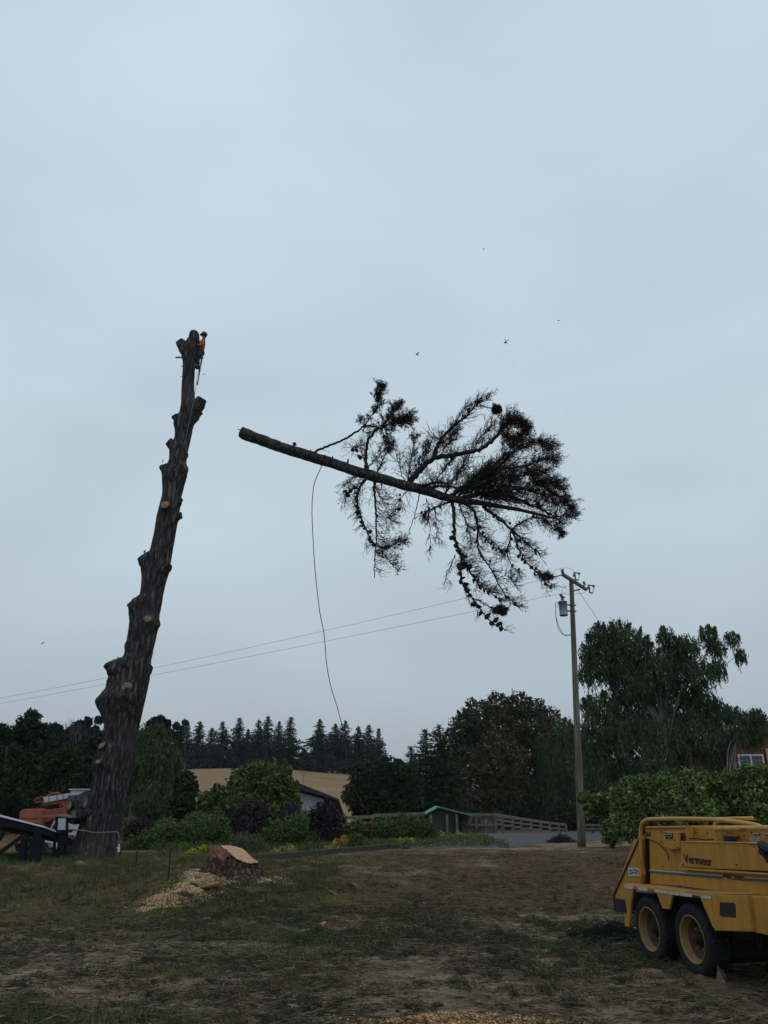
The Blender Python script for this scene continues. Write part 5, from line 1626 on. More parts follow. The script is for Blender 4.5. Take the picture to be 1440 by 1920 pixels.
LM = {
 'dark': leafmat('dark_evergreen_leaves', (0.010, 0.017, 0.010), (0.030, 0.042, 0.022), (0.016, 0.024, 0.014), .5),
 'mid': leafmat('mid_green_leaves', (0.024, 0.040, 0.016), (0.085, 0.115, 0.045), (0.038, 0.062, 0.024), .6),
 'bright': leafmat('bright_green_leaves', (0.038, 0.064, 0.018), (0.125, 0.170, 0.050), (0.06, 0.09, 0.028), .6),
 'citrus': leafmat('glossy_hedge_leaves', (0.022, 0.040, 0.012), (0.175, 0.245, 0.065), (0.050, 0.080, 0.024), 1.4, rough=.5, spec=.25),
 'willow': leafmat('weeping_leaves', (0.020, 0.031, 0.019), (0.075, 0.092, 0.060), (0.036, 0.048, 0.028), .35),
 'brown': leafmat('brownish_leaves', (0.028, 0.026, 0.014), (0.100, 0.078, 0.042), (0.036, 0.044, 0.022), .16),
 'olive': leafmat('olive_leaves', (0.034, 0.044, 0.018), (0.110, 0.120, 0.052), (0.05, 0.07, 0.028), .8),
 'conifer': leafmat('conifer_needles', (0.012, 0.020, 0.016), (0.032, 0.044, 0.032), (0.016, 0.026, 0.02), .3),
 'purple': leafmat('purple_leaves', (0.022, 0.014, 0.020), (0.075, 0.050, 0.068), (0.030, 0.030, 0.026), 1.2),
 'maroon': leafmat('maroon_leaves', (0.028, 0.012, 0.014), (0.075, 0.030, 0.036)),
 'silver': leafmat('silvery_leaves', (0.055, 0.060, 0.040), (0.14, 0.145, 0.095)),
 'yellow': leafmat('yellow_flowers', (0.10, 0.12, 0.02), (0.62, 0.50, 0.05)),
 'orangef': leafmat('orange_flowers', (0.20, 0.13, 0.03), (0.55, 0.32, 0.06)),
 'palef': leafmat('pale_yellow_flowers', (0.06, 0.085, 0.03), (0.42, 0.45, 0.16)),
}
def cloud(lumps, n, shell=.55, nthr=-.35, nf=1.4, seed=0.0):
    """points in a set of ellipsoid lumps (c, (rx,ry,rz)); clumpy with gaps"""
    vol = np.array([a[1][0] * a[1][2] for a in lumps]); vol = vol / vol.sum()
    out = []; R_ = []
    while len(out) < n:
        k = int(rng.choice(len(lumps), p=vol)); c, r = lumps[k]
        for _ in range(24):
            d = rng.normal(size=3); d /= np.linalg.norm(d)
            rad = shell + (1.08 - shell) * random.random() ** .7 if random.random() < .8 else random.random()
            rad *= 1 + .42 * noise.noise(V3(d * 2.3 + k * 3.7))
            p = np.array(c) + d * np.array(r) * rad
            q = V3(p) * (nf / max(.3, (r[0])) ) 
            if noise.noise(q + V3((seed, 0, k))) < nthr: continue
            out.append(p); R_.append(rad)
    out = np.array(out[:n])
    # sprigs that break the outline
    for k, (c, r) in enumerate(lumps):
        m_ = int(n * .022 * vol[k] * len(lumps) / 4) + 4
        for s_ in range(int(7)):
            d = rng.normal(size=3) + np.array([0, 0, .6]); d /= np.linalg.norm(d)
            idx = rng.integers(0, n, max(3, m_ // 2))
            tt_ = rng.uniform(.75, 1.0 + .33 * rng.random(), len(idx))[:, None]
            out[idx] = np.array(c) + d * np.array(r) * tt_ + rng.normal(size=(len(idx), 3)) * (r[0] * .075) * (1.5 - tt_)
    return out
def lumps_px(lst, Y, dep=1.0, dj=0.35):
    o = []
    for i, (x, y, r) in enumerate(lst):
        m_ = mpp(Y, y) * r
        c = at(x, y, Y + random.uniform(-dj, dj) * m_ * 2)
        o.append((tuple(c), (m_, m_ * dep, m_)))
    return o
def limbs(base, lumps, r0, mat, parent, name='limbs', lean=.35, k=None):
    b = MB()
    b0 = V3(base)
    for i, (c, r) in enumerate(lumps[:k] if k else lumps):
        e = V3(c) + V3((0, 0, r[2] * .5))
        f_ = b0.lerp(V3((b0.x, b0.y, e.z)), lean + random.random() * .2)
        m_ = f_.lerp(e, .5) + V3((random.gauss(0, .08), 0, .12)) * (e - f_).length
        b.tube(spline([f_, m_, e], 8), [r0 * .5 * (1 - .85 * j / 8) for j in range(9)], 6, cap=False)
    return b.build(name, mat, parent, smooth=True)
def trunk(base, top, r0, r1, mat, parent, name='trunk', wig=.15):
    b0, t_ = V3(base), V3(top); pts_ = []
    for i in range(9):
        p = b0.lerp(t_, i / 8); w = math.sin(i / 8 * math.pi) * wig
        pts_.append(p + V3((w * noise.noise(V3((i, b0.x, 0))) * 2, w * noise.noise(V3((0, b0.x, i))), 0)))
    b = MB(); b.tube(spline(pts_, 20), [r0 + (r1 - r0) * (j / 20) ** .8 + .25 * r0 * math.exp(-j) for j in range(21)], 12)
    return b.build(name, mat, parent, smooth=True)
def tree(name, lab, cat, lst, Y, mat, n, ls, lw=None, hang=0.0, grp=None, bark='trunkbark', by=None, bx=None, tr_r=.25, dep=1.0, nthr=-.3, shell=.5, limbs_on=True, nf=1.4, axis=None, spr=1.0, spikes=0):
    lumps = lumps_px(lst, Y, dep)
    xs_ = [q[0] for q in lst]
    bxp = bx if bx is not None else sum(xs_) / len(xs_)
    X = at(bxp, by or 1560, Y).x
    g = G(X, Y)
    root = thing(name, lab, cat, (X, Y, g), group=grp)
    top = max(lumps, key=lambda q: q[0][2])[0]
    trunk((X, Y, g - .2), (X * .6 + top[0] * .4, Y, g + (top[2] - g) * .85), tr_r, tr_r * .25, M[bark], root)
    if limbs_on: limbs((X, Y, g), lumps, tr_r * .8, M[bark], root)
    pts_ = cloud(lumps, n, shell, nthr, nf, Y)
    ex = []
    if hang > 0:
        m_ = int(n * .9)
        H = pts_[:m_]; k = 6
        S = []
        for p in H[: m_ // k]:
            l = hang * random.uniform(.3, 1.2); sx, sy = random.gauss(0, .06), random.gauss(0, .06)
            for j in range(k):
                t = (j + random.random()) / k
                S.append((p[0] + sx * t * l + random.gauss(0, .03), p[1] + sy * t * l + random.gauss(0, .03), p[2] - t * l))
        S = np.array(S); S[:, 2] = np.maximum(S[:, 2], g + .15)
        S2 = pts_[m_ // 3:]
        v1, f1 = leafquads(S, rng.uniform(.7, 1.3, len(S)) * ls * 1.25, (lw or ls * .4) * .7, axis=np.tile([0, 0, -1.0], (len(S), 1)), spread=.55)
        v2, f2 = leafquads(S2, rng.uniform(.6, 1.2, len(S2)) * ls, lw or ls * .4, axis=np.tile([0, 0, -1.0], (len(S2), 1)), spread=.6)
        v = np.vstack([v1, v2]); f = np.vstack([f1, f2 + len(v1)])
    else:
        pts_[:, 2] = np.maximum(pts_[:, 2], g + .05)
        sz = rng.uniform(.5, 1.3, len(pts_)) * ls
        ax = np.tile(np.array(axis, float), (len(pts_), 1)) if axis is not None else None
        v, f = leafquads(pts_, sz, sz * ((lw / ls) if lw else .55), axis=ax, spread=spr)
    # light and dark leaves come in small clumps
    cc = v.reshape(-1, 4, 3).mean(1)
    rn = np.array([noise.noise(V3(q) * (1.1 / max(ls, .05)) * .35) for q in cc]) * .9 + rng.random(len(cc)) * .6 + .2
    npmesh('crown' if cat == 'tree' else 'foliage', v, f, LM[mat], root, rnd=np.clip(rn, 0, 1))
    return root

def conifer_parts(h, rb, seed, n_lv=26, per=9, leaf=.30, droop=.18, bare=.12, gap=.0, irr=0.0):
    """conifer mesh pair at the origin"""
    random.seed(seed); r2 = np.random.default_rng(seed)
    t = MB(); t.tube([(0, 0, -.3), (0, 0, h * .5), (.02 * h * random.uniform(-1, 1), 0, h)], [h * .014, h * .009, h * .002], 8)
    C, A, Ls = [], [], []
    for i in range(n_lv):
        u = bare + (1 - bare) * i / n_lv
        z = u * h
        r = rb * (1 - u) ** .8 * (random.uniform(.6, 1.2) if not irr else random.uniform(.55, 1.25) * (.85 + .5 * noise.noise(V3((seed * 1.7, u * 5, 0))))) * (1.0 if u > bare + .12 else .8) + .12
        for k in range(per):
            if random.random() < gap: continue
            a = random.uniform(0, 6.283); l = r * random.uniform(.65, 1.15) * (1 + irr * .45 * noise.noise(V3((math.cos(a) * 1.2, math.sin(a) * 1.2 + seed, u * 2.5))))
            up = .35 * (u - .45)
            for s in np.linspace(.12, 1, max(4, int(l / leaf * 2.6))):
                x, y = math.cos(a) * l * s, math.sin(a) * l * s
                zz = z + l * s * up - droop * l * s * s + random.gauss(0, .05)
                w = (1 - s * .6) * leaf * 1.1 * (1 - .6 * u)
                C.append((x + random.gauss(0, w * .5), y + random.gauss(0, w * .5), zz + random.gauss(0, leaf * .22)))
                A.append((math.cos(a) + random.gauss(0, .5), math.sin(a) + random.gauss(0, .5), -.15 + up)); Ls.append(leaf * random.uniform(.5, 1.15) * (1 - .55 * u))
            if random.random() < .3: t.tube([(0, 0, z), (math.cos(a) * l * .9, math.sin(a) * l * .9, z + l * up - droop * l * .8)], [.05, .015], 4, cap=False)
    return t, np.array(C), unit(np.array(A)), np.array(Ls)
def conifer(name, lab, x, ytop, Y, hpx_bot, rb_px, seed, grp, mat='conifer', proto=None, **kw):
    """x, top row, bottom row in the photograph"""
    top, bot = at(x, ytop, Y), at(x, hpx_bot, Y)
    h = top.z - bot.z
    if proto is None:
        root = thing(name, lab, 'tree', (bot.x, Y, bot.z), group=grp)
        rb = mpp(Y, ytop) * rb_px
        t, C, A, Ls = conifer_parts(h, rb, seed, **kw)
        for part in (t,): part.v = [tuple(V3(q) + V3((bot.x, Y, bot.z))) for q in part.v]
        t.build('trunk', M['trunkbark'], root, smooth=True)
        v, f = leafquads(C + np.array([bot.x, Y, bot.z]), Ls, Ls * .38, axis=A, spread=.4)
        npmesh('crown', v, f, LM[mat], root, rnd=rng.random(len(f)))
        root['h'] = h
        return root
    r = proto.copy(); COL.objects.link(r); tag(r, lab)
    r.location = (bot.x, Y, bot.z); s = h / proto['h']
    r.scale = (s * random.uniform(.9, 1.15), s, s); r.rotation_euler = (0, 0, random.uniform(0, 6.28))
    for ch in [c_ for c_ in bpy.data.objects if c_.parent == proto]:
        c2 = ch.copy(); COL.objects.link(c2); c2.parent = r
    return r
# conifers on the golden hill
G1 = 'tall conifers along the crest of the golden hill'
ordn = ['first', 'second', 'third', 'fourth', 'fifth', 'sixth', 'seventh', 'eighth', 'ninth', 'tenth', 'eleventh', 'twelfth', 'thirteenth', 'fourteenth', 'fifteenth', 'sixteenth', 'seventeenth']
HC = [(344, 1354, 13, 1452), (367, 1352, 17, 1452), (391, 1364, 17, 1449), (411, 1352, 20, 1448), (443, 1345, 21, 1448), (460, 1367, 17, 1448), (480, 1349, 18, 1448), (497, 1342, 20, 1448), (519, 1352, 19, 1448), (541, 1344, 20, 1447),
      (569, 1404, 22, 1449), (597, 1348, 22, 1450), (627, 1356, 21, 1450), (646, 1350, 20, 1452), (671, 1361, 17, 1454), (691, 1358, 18, 1455), (710, 1365, 18, 1456)]
for i, (x, yt, rp, yb) in enumerate(HC):
    lab = '%s conifer from the left on the crest of the golden hill%s' % (ordn[i], {0: ', thin and ragged', 10: ', low and spreading'}.get(i, ''))
    Y = 203 + (i * 37 % 11) * 1.8
    conifer('conifer_tree', lab, x, yt, Y, yb + 4, rp * (2.1 + .7 * random.random()), 100 + i, G1, n_lv=random.randint(30, 38), per=17, leaf=.55, bare=random.uniform(.04, .14), gap=random.uniform(.0, .14), irr=.8)
random.seed(11)
# two small tips + dark conifers right of the round tree
conifer('conifer_tree', 'small dark conifer tip rising behind the round evergreen', 745, 1421, 110, 1560, 48, 51, None, n_lv=24, per=8, leaf=.5, bare=.0)
conifer('conifer_tree', 'dark conifer left of the brown leaved tree, tallest of its pair', 800, 1366, 82, 1556, 84, 52, None, n_lv=44, per=16, leaf=.28, bare=.02, mat='dark', irr=.8, droop=.05)
conifer('conifer_tree', 'dark conifer tucked against the left side of the brown leaved tree', 828, 1358, 84, 1556, 80, 53, None, n_lv=44, per=16, leaf=.28, bare=.02, mat='dark', irr=.8, droop=.05)
conifer('conifer_tree', 'lower dark conifer between the round evergreen and the taller dark conifer', 772, 1398, 86, 1556, 60, 54, None, n_lv=36, per=14, leaf=.28, bare=.0, mat='dark', irr=.8, droop=.05)
tree('evergreen_tree', 'dense rounded dark evergreen behind the left end of the rail fence', 'tree', [(690, 1468, 32), (712, 1452, 26), (742, 1456, 30), (668, 1492, 25), (705, 1498, 38), (750, 1490, 40), (690, 1515, 30), (735, 1525, 32)], 66, 'dark', 30000, .14, nthr=-.5, by=1540)
tree('eucalyptus_tree', 'broad tree with brownish foliage left of the power pole', 'tree', [(872, 1366, 30), (898, 1342, 28), (935, 1330, 28), (972, 1322, 22), (1005, 1330, 20), (1032, 1345, 18), (850, 1400, 28), (890, 1392, 40), (940, 1370, 42), (985, 1368, 42), (1020, 1380, 36),
     (840, 1440, 27), (880, 1440, 45), (935, 1430, 52), (995, 1430, 50), (1035, 1430, 38), (845, 1485, 32), (900, 1495, 48), (960, 1490, 52), (1020, 1490, 45), (880, 1530, 35), (950, 1530, 40), (1010, 1520, 36)], 97, 'brown', 120000, .17, nthr=-.3, nf=2.6, by=1550, tr_r=.5, shell=.6)
tree('willow_tree', 'large weeping tree with pale branches behind the power pole and hedge', 'tree', [(1125, 1196, 26), (1160, 1186, 24), (1105, 1222, 20), (1190, 1212, 30), (1145, 1238, 42), (1225, 1252, 36), (1105, 1262, 22), (1180, 1275, 42),
     (1248, 1192, 17), (1262, 1225, 24), (1288, 1212, 22), (1275, 1255, 30), (1328, 1190, 17), (1340, 1216, 18), (1372, 1198, 14), (1388, 1230, 12), (1310, 1262, 30), (1345, 1255, 16),
     (1250, 1310, 46), (1310, 1320, 34), (1345, 1335, 24), (1370, 1340, 18), (1180, 1330, 50), (1120, 1330, 32), (1110, 1385, 40), (1180, 1400, 60), (1250, 1385, 60), (1310, 1390, 44), (1350, 1385, 28)], 42, 'willow', 90000, .085, .032, hang=.5, bark='palebark', nthr=-.16, nf=3.0, bx=1265, by=1540, tr_r=.17, shell=.45)
tree('willow_tree', 'lower weeping tree whose drooping curtain hangs round the foot of the pole', 'tree', [(1052, 1372, 28), (1030, 1408, 30), (1075, 1400, 34), (1050, 1440, 38), (1100, 1440, 42), (1150, 1455, 45), (1035, 1475, 34), (1085, 1485, 42), (1140, 1495, 45), (1200, 1470, 48), (1260, 1465, 45), (1310, 1460, 36)], 94, 'willow', 60000, .16, .055, hang=3.2, nthr=-.3, nf=2.0, bx=1190, by=1550, tr_r=.3, shell=.4, limbs_on=False)
tree('willow_tree', 'small weeping treetop hanging over the corner of the red house', 'tree', [(1400, 1350, 16), (1420, 1345, 15), (1388, 1372, 16), (1412, 1375, 18), (1428, 1362, 12)], 40, 'willow', 5000, .08, .028, hang=.7, bark='palebark', nthr=-.1, nf=2.5, bx=1375, by=1540, tr_r=.1, shell=.4)
shrub_ = tree('shrub', 'dark undergrowth bush behind the far end of the receding fence', 'shrub', [(1030, 1535, 16), (1055, 1530, 20), (1080, 1532, 20), (1105, 1532, 20), (1130, 1535, 18), (1060, 1550, 14), (1090, 1552, 14), (1120, 1552, 14)], 92, 'dark', 12000, .16, nthr=-.6, by=1556, tr_r=.1)
# middle garden trees
tree('shade_tree', 'bushy bright green tree left of the grey roofed house', 'tree', [(455, 1466, 24), (485, 1452, 24), (520, 1456, 26), (540, 1476, 20), (438, 1492, 20), (478, 1492, 32), (520, 1494, 32), (545, 1505, 18), (460, 1515, 25), (505, 1518, 28)], 52, 'bright', 24000, .13, nthr=-.3, nf=2.2, by=1560)
conifer('pine_tree', 'small dark pine left of the bright green tree', 432, 1428, 56, 1560, 24, 61, None, n_lv=16, per=6, leaf=.32, bare=.25, gap=.2)
tree('garden_tree', 'soft grey-green tree left of the bright green tree', 'tree', [(408, 1492, 18), (390, 1512, 22), (425, 1512, 20), (378, 1535, 20), (405, 1538, 25)], 48, 'mid', 6000, .13, nthr=-.3, nf=2, by=1570)
tree('cypress_tree', 'dark upright bushy tree against the golden hillside', 'tree', [(350, 1462, 14), (347, 1482, 20), (356, 1480, 15), (342, 1508, 22), (350, 1530, 22)], 50, 'dark', 6500, .14, nthr=-.35, nf=2, by=1570)
# left mass
LG = 'dark trees behind the truck and trunk'
tree('evergreen_tree', 'tall dark tree with pointed top at the left behind the orange truck', 'tree', [(60, 1346, 14), (50, 1368, 22), (75, 1378, 22), (30, 1392, 26), (60, 1410, 34), (95, 1405, 20), (25, 1440, 34), (70, 1450, 38), (40, 1490, 38), (90, 1490, 32)], 62, 'dark', 40000, .14, nthr=-.2, nf=2.2, by=1560, grp=LG, tr_r=.35)
tree('evergreen_tree', 'dark tree cut by the left picture edge', 'tree', [(2, 1372, 14), (-12, 1390, 25), (5, 1420, 30), (-20, 1440, 35), (0, 1480, 40), (5, 1520, 36)], 58, 'dark', 18000, .14, nthr=-.2, nf=2, by=1560, grp=LG, tr_r=.3)
tree('eucalyptus_tree', 'thin gum tree with wispy clumped top left of the tall trunk', 'tree', [(104, 1366, 9), (112, 1380, 14), (96, 1384, 12), (118, 1402, 16), (104, 1420, 20), (112, 1450, 24)], 95, 'conifer', 8000, .26, nthr=0.0, nf=2.8, by=1560, grp=LG, tr_r=.3)
tree('eucalyptus_tree', 'hazy grey gum tree close to the left side of the tall trunk', 'tree', [(150, 1362, 11), (165, 1354, 8), (140, 1376, 14), (160, 1385, 18), (176, 1372, 10), (185, 1350, 7), (186, 1385, 14), (150, 1410, 24), (180, 1415, 20), (135, 1440, 24), (165, 1450, 26)], 100, 'conifer', 15000, .27, nthr=-.02, nf=2.6, by=1560, grp=LG, tr_r=.3)
tree('broadleaf_tree', 'dark round broadleaf tree directly behind the orange truck', 'tree', [(125, 1425, 26), (100, 1450, 30), (145, 1460, 28), (85, 1490, 34), (130, 1495, 36), (165, 1490, 28), (110, 1530, 34), (155, 1530, 32)], 56, 'dark', 26000, .13, nthr=-.35, nf=2, by=1570, grp=LG, tr_r=.3)
tree('willow_tree', 'dark weeping tree just right of the foot of the tall trunk', 'tree', [(270, 1385, 22), (298, 1380, 20), (258, 1410, 24), (290, 1412, 30), (318, 1400, 14), (325, 1425, 18), (255, 1450, 34), (300, 1455, 36), (325, 1465, 18), (250, 1495, 36), (290, 1500, 38), (245, 1525, 30), (285, 1530, 32)], 54, 'willow', 30000, .13, .045, hang=1.5, nthr=-.25, nf=2.2, by=1565, grp=LG, tr_r=.3)
tree('eucalyptus_tree', 'slender gum tree with sparse clumps right of the tall trunk', 'tree', [(292, 1352, 7), (302, 1348, 6), (283, 1360, 9), (298, 1364, 12), (312, 1358, 8), (305, 1380, 14), (318, 1380, 10)], 100, 'conifer', 5000, .26, nthr=.0, nf=2.8, by=1560, grp=LG, tr_r=.22)
tree('eucalyptus_tree', 'narrow columnar gum tree at the left end of the conifer row', 'tree', [(347, 1356, 5), (343, 1370, 7), (338, 1385, 7), (330, 1362, 6), (328, 1380, 8), (335, 1402, 10), (340, 1420, 10)], 120, 'conifer', 5000, .26, nthr=-.05, nf=2.4, by=1560, grp=LG, tr_r=.22)
# bare twiggy tops
b = MB()
for i in range(60):
    x = random.gauss(142, 18) if i < 46 else random.gauss(350, 4); y = random.uniform(1352, 1372)
    a = at(x, y + 22, 98); e = at(x + random.uniform(-6, 6), y - random.uniform(0, 14), 98)
    b.tube([a, a.lerp(e, .6) + V3((random.uniform(-.2, .2), 0, 0)), e], [.04, .025, .012], 4, cap=False)
r_ = thing('dead_tree', 'leafless twiggy treetop poking up beside the tall trunk', 'tree', (at(142, 1560, 98).x, 98, G(0, 98)))
tag(b.build('bare_twigs', plain('grey_dead_twigs', (.045, .045, .045), .9), r_), kind='stuff')
trunk((at(142, 1560, 98).x, 98, G(0, 98)), at(142, 1375, 98), .2, .06, M['trunkbark'], r_)

# ---- shrubs
def shrub(lab, lst, Y, mat, n, ls, lw=None, name='shrub', cat='shrub', grp=None, **kw):
    dy, k = kw.pop('dy', 0), kw.pop('k', 1)
    lst = [(x, y + dy, r * k) for x, y, r in lst]
    kw.setdefault('nthr', -.4); kw.setdefault('nf', 1.8); kw.setdefault('tr_r', .06)
    return tree(name, lab, cat, lst, Y, mat, n, ls, lw, grp=grp, **kw)
HG = 'glossy green hedge shrubs on the right'
shrub('hedge shrub overhanging the foot of the power pole', [(1096, 1496, 12), (1112, 1505, 16), (1136, 1508, 20), (1108, 1520, 14), (1150, 1540, 22), (1146, 1568, 16)], 29.6, 'citrus', 9000, .072, .030, 'hedge_shrub', 'hedge shrub', HG, nthr=-.25, nf=2.4, bx=1150)
shrub('second hedge shrub right of the pole, its foliage reaching the ground', [(1168, 1500, 20), (1188, 1488, 20), (1212, 1484, 18), (1180, 1525, 30), (1215, 1520, 32), (1165, 1560, 24), (1200, 1560, 28), (1240, 1545, 28)], 28.4, 'citrus', 18000, .072, .030, 'hedge_shrub', 'hedge shrub', HG, nthr=-.16, nf=3.0, dy=-9, k=1.12, bx=1195)
shrub('hedge shrub behind the left end of the yellow machine', [(1236, 1486, 20), (1262, 1478, 20), (1290, 1472, 18), (1250, 1515, 30), (1290, 1510, 32), (1262, 1550, 30), (1310, 1545, 30)], 27.6, 'citrus', 18000, .072, .030, 'hedge_shrub', 'hedge shrub', HG, nthr=-.16, nf=3.0, dy=-9, k=1.12)
shrub('hedge shrub under the left edge of the red house', [(1318, 1478, 18), (1342, 1478, 18), (1366, 1474, 16), (1330, 1510, 30), (1362, 1505, 30), (1345, 1545, 30), (1380, 1540, 28)], 28, 'citrus', 16000, .072, .030, 'hedge_shrub', 'hedge shrub', HG, nthr=-.16, nf=3.0, dy=-9, k=1.12)
shrub('tallest hedge shrub below the house window at the right edge', [(1385, 1466, 14), (1406, 1458, 14), (1428, 1458, 14), (1395, 1490, 24), (1430, 1488, 28), (1460, 1480, 26), (1410, 1525, 30), (1450, 1525, 34)], 27.2, 'citrus', 16000, .072, .030, 'hedge_shrub', 'hedge shrub', HG, nthr=-.16, nf=3.0, dy=-9, k=1.12)
GS = 'garden shrubs on the bank behind the stump'
shrub('rounded purple-grey flowering bush behind the stump', [(445, 1528, 14), (470, 1520, 18), (492, 1530, 16), (450, 1548, 18), (478, 1550, 22), (500, 1552, 12)], 33, 'purple', 9000, .05, grp=GS, k=1.1)
shrub('dark purple flowering bush in front of the white house wall', [(597, 1522, 16), (618, 1518, 18), (635, 1535, 14), (590, 1548, 16), (612, 1552, 24), (632, 1562, 16), (604, 1572, 14)], 32, 'purple', 9000, .05, grp=GS, k=1.02, dy=3)
shrub('wispy lilac-grey bush between the two purple bushes', [(545, 1520, 12), (556, 1530, 14), (538, 1540, 14), (560, 1545, 12)], 36, 'purple', 4000, .05, grp=GS, k=1.28, nthr=-.2)
shrub('small maroon bush at the right of the tall trunk', [(245, 1556, 10), (262, 1556, 14), (250, 1572, 14), (272, 1570, 10)], 33, 'maroon', 3500, .05, grp=GS, k=1.28)
shrub('bright rounded green bush above the maroon one', [(306, 1552, 13), (318, 1556, 10), (298, 1560, 12)], 35, 'bright', 3500, .05, grp=GS, k=1.28)
shrub('pale olive bush behind the maroon bush', [(238, 1545, 9), (230, 1560, 10), (244, 1540, 7)], 40, 'silver', 1800, .05, grp=GS, k=1.28)
shrub('low spreading green shrub right of the trunk foot', [(245, 1592, 16), (275, 1588, 20), (260, 1605, 14), (295, 1600, 18)], 29, 'mid', 6000, .05, grp=GS, k=1.28)
shrub('wide green mound shrub behind the taller stake', [(300, 1578, 22), (335, 1572, 24), (365, 1576, 22), (320, 1598, 22), (350, 1600, 22)], 30.5, 'mid', 11000, .05, grp=GS, k=1.28)
shrub('green mound shrub left of the stump', [(390, 1562, 20), (415, 1572, 18), (380, 1585, 22), (400, 1596, 16)], 31, 'mid', 8000, .05, grp=GS, k=1.28)
shrub('olive-green broom-like bush above the mound shrubs', [(355, 1552, 16), (385, 1548, 16), (410, 1548, 14), (428, 1560, 10)], 36, 'olive', 5000, .05, grp=GS, k=1.28)
shrub('silvery lavender clump directly behind the stump', [(440, 1585, 12), (460, 1580, 14), (480, 1583, 11), (455, 1594, 12)], 27, 'silver', 4000, .045, .012, grp=GS, k=1.28, axis=(0, 0, 1), spr=.5)
shrub('spreading green shrub right of the lavender clump', [(500, 1578, 18), (525, 1570, 22), (550, 1562, 22), (515, 1596, 16), (545, 1590, 20), (575, 1585, 18)], 30, 'mid', 11000, .05, grp=GS, k=1.28)
shrub('feathery green shrub below the grey-roofed house', [(565, 1545, 18), (585, 1540, 10), (548, 1552, 14), (570, 1562, 16)], 33, 'olive', 5000, .05, grp=GS, k=1.28)
shrub('low dark green shrub at the right of the dark purple bush', [(662, 1578, 8), (672, 1576, 9), (665, 1584, 8)], 29, 'mid', 1800, .045, grp=GS, k=1.28)
shrub('broad low juniper in front of the rail fence', [(705, 1558, 14), (730, 1552, 16), (758, 1552, 18), (785, 1554, 18), (808, 1560, 12), (720, 1572, 14), (750, 1572, 16), (785, 1572, 14)], 34, 'mid', 10000, .05, grp=GS, k=1.28)
shrub('dense green shrub between the purple bush and the juniper', [(655, 1560, 12), (670, 1552, 12), (688, 1560, 12), (680, 1572, 12)], 34, 'olive', 4000, .05, grp=GS, k=1.28)
FG = 'flower clumps along the garden edge'
shrub('orange flower clump at the foot of the dark purple bush', [(632, 1582, 9), (646, 1576, 9), (640, 1586, 10), (625, 1588, 7)], 29.4, 'orangef', 1600, .03, name='flower_clump', cat='flowers', grp=FG)
shrub('yellow flower clump left of the stump', [(362, 1598, 8), (372, 1594, 7), (382, 1590, 6), (354, 1601, 6)], 26, 'yellow', 900, .022, name='flower_clump', cat='flowers', grp=FG)
shrub('pale yellow flower cushion on the bed edge below the orange clump', [(612, 1594, 8), (624, 1593, 9), (636, 1592, 7)], 27, 'palef', 900, .022, name='flower_clump', cat='flowers', grp=FG)
shrub('pale flower cushion left of the other pale cushion', [(530, 1596, 9), (547, 1594, 9), (514, 1598, 8)], 26.8, 'palef', 1000, .022, name='flower_clump', cat='flowers', grp=FG)
shrub('yellow flower clump in front of the juniper', [(752, 1578, 6), (762, 1577, 7), (772, 1578, 6)], 30, 'yellow', 700, .022, name='flower_clump', cat='flowers', grp=FG)
shrub('low pale flowers at the right end of the garden bed', [(845, 1570, 7), (860, 1567, 7), (872, 1569, 5), (828, 1566, 7)], 36, 'palef', 1200, .03, name='flower_clump', cat='flowers', grp=FG)
# ground cover of the bed (one mass)
def bedf(n):
    P_ = []
    while len(P_) < n:
        x = random.uniform(-7.5, 4.5); lo = 26.6 + .30 * (x + 7) ; lo = min(lo, 33)
        y = lo + random.random() ** 1.3 * 9
        if noise.noise(V3((x * .7, y * .7, 2))) < -.25: continue
        P_.append((x, y, G(x, y) + random.random() ** 1.5 * .22))
    return np.array(P_)
P_ = bedf(22000)
v, f = leafquads(P_, rng.uniform(.03, .07, len(P_)), .016, axis=np.tile([0, 0, 1.0], (len(P_), 1)), spread=.7)
tag(npmesh('ground_cover', v, f, LM['olive'], rnd=rng.random(len(f))), 'low green ground cover of the garden bed behind its timber edging', 'ground cover', kind='stuff')
P_ = []
while len(P_) < 8000:
    x, y = random.gauss(-10.1, .55), random.gauss(24.2, .6)
    P_.append((x, y, G(x, y) + random.random() * .12))
P_ = np.array(P_)
v, f = leafquads(P_, rng.uniform(.03, .07, len(P_)), .012, axis=np.tile([0, 0, 1.0], (len(P_), 1)), spread=.5)
tag(npmesh('tall_grass', v, f, LM['bright'], rnd=rng.random(len(f))), 'brighter green grass bank below the shelter and truck', 'grass', kind='stuff')
# timber edging
b = MB(); ed_ = [hit(485, 1613, 20), hit(560, 1607, 20), hit(640, 1600, 20), hit(700, 1594, 20), hit(760, 1588, 20), hit(820, 1580, 22), hit(878, 1573, 24)]
for p in ed_: p.z = G(p.x, p.y) + .06
for p, q in zip(ed_, ed_[1:]): b.bar(p, q + (q - p).normalized() * .03, .12, .17)
tag(b.build('timber_edging', plain('old_edging_timber', (.05, .045, .04), .9), origin=tuple(ed_[0]), bevel=.01), 'dark timber edging between the garden bed and the driveway', 'edging')

# burnt debris heap by the pole
c_ = hit(1052, 1579, 22)
brushheap(c_, .6, .35, .42, 600, 'debris_heap', 'small dark heap of charred branches left of the power pole', 'debris heap', M['twig'])
b = MB()
for i in range(5): b.blob(c_ + V3((-.16 + i * .09, random.gauss(0, .03), .09)), random.uniform(.10, .15), 1, .5, 2, seed=i)
tag(b.build('charred_logs', M['black'], origin=tuple(c_)), 'black charred lumps inside the small heap by the pole', 'charred wood')

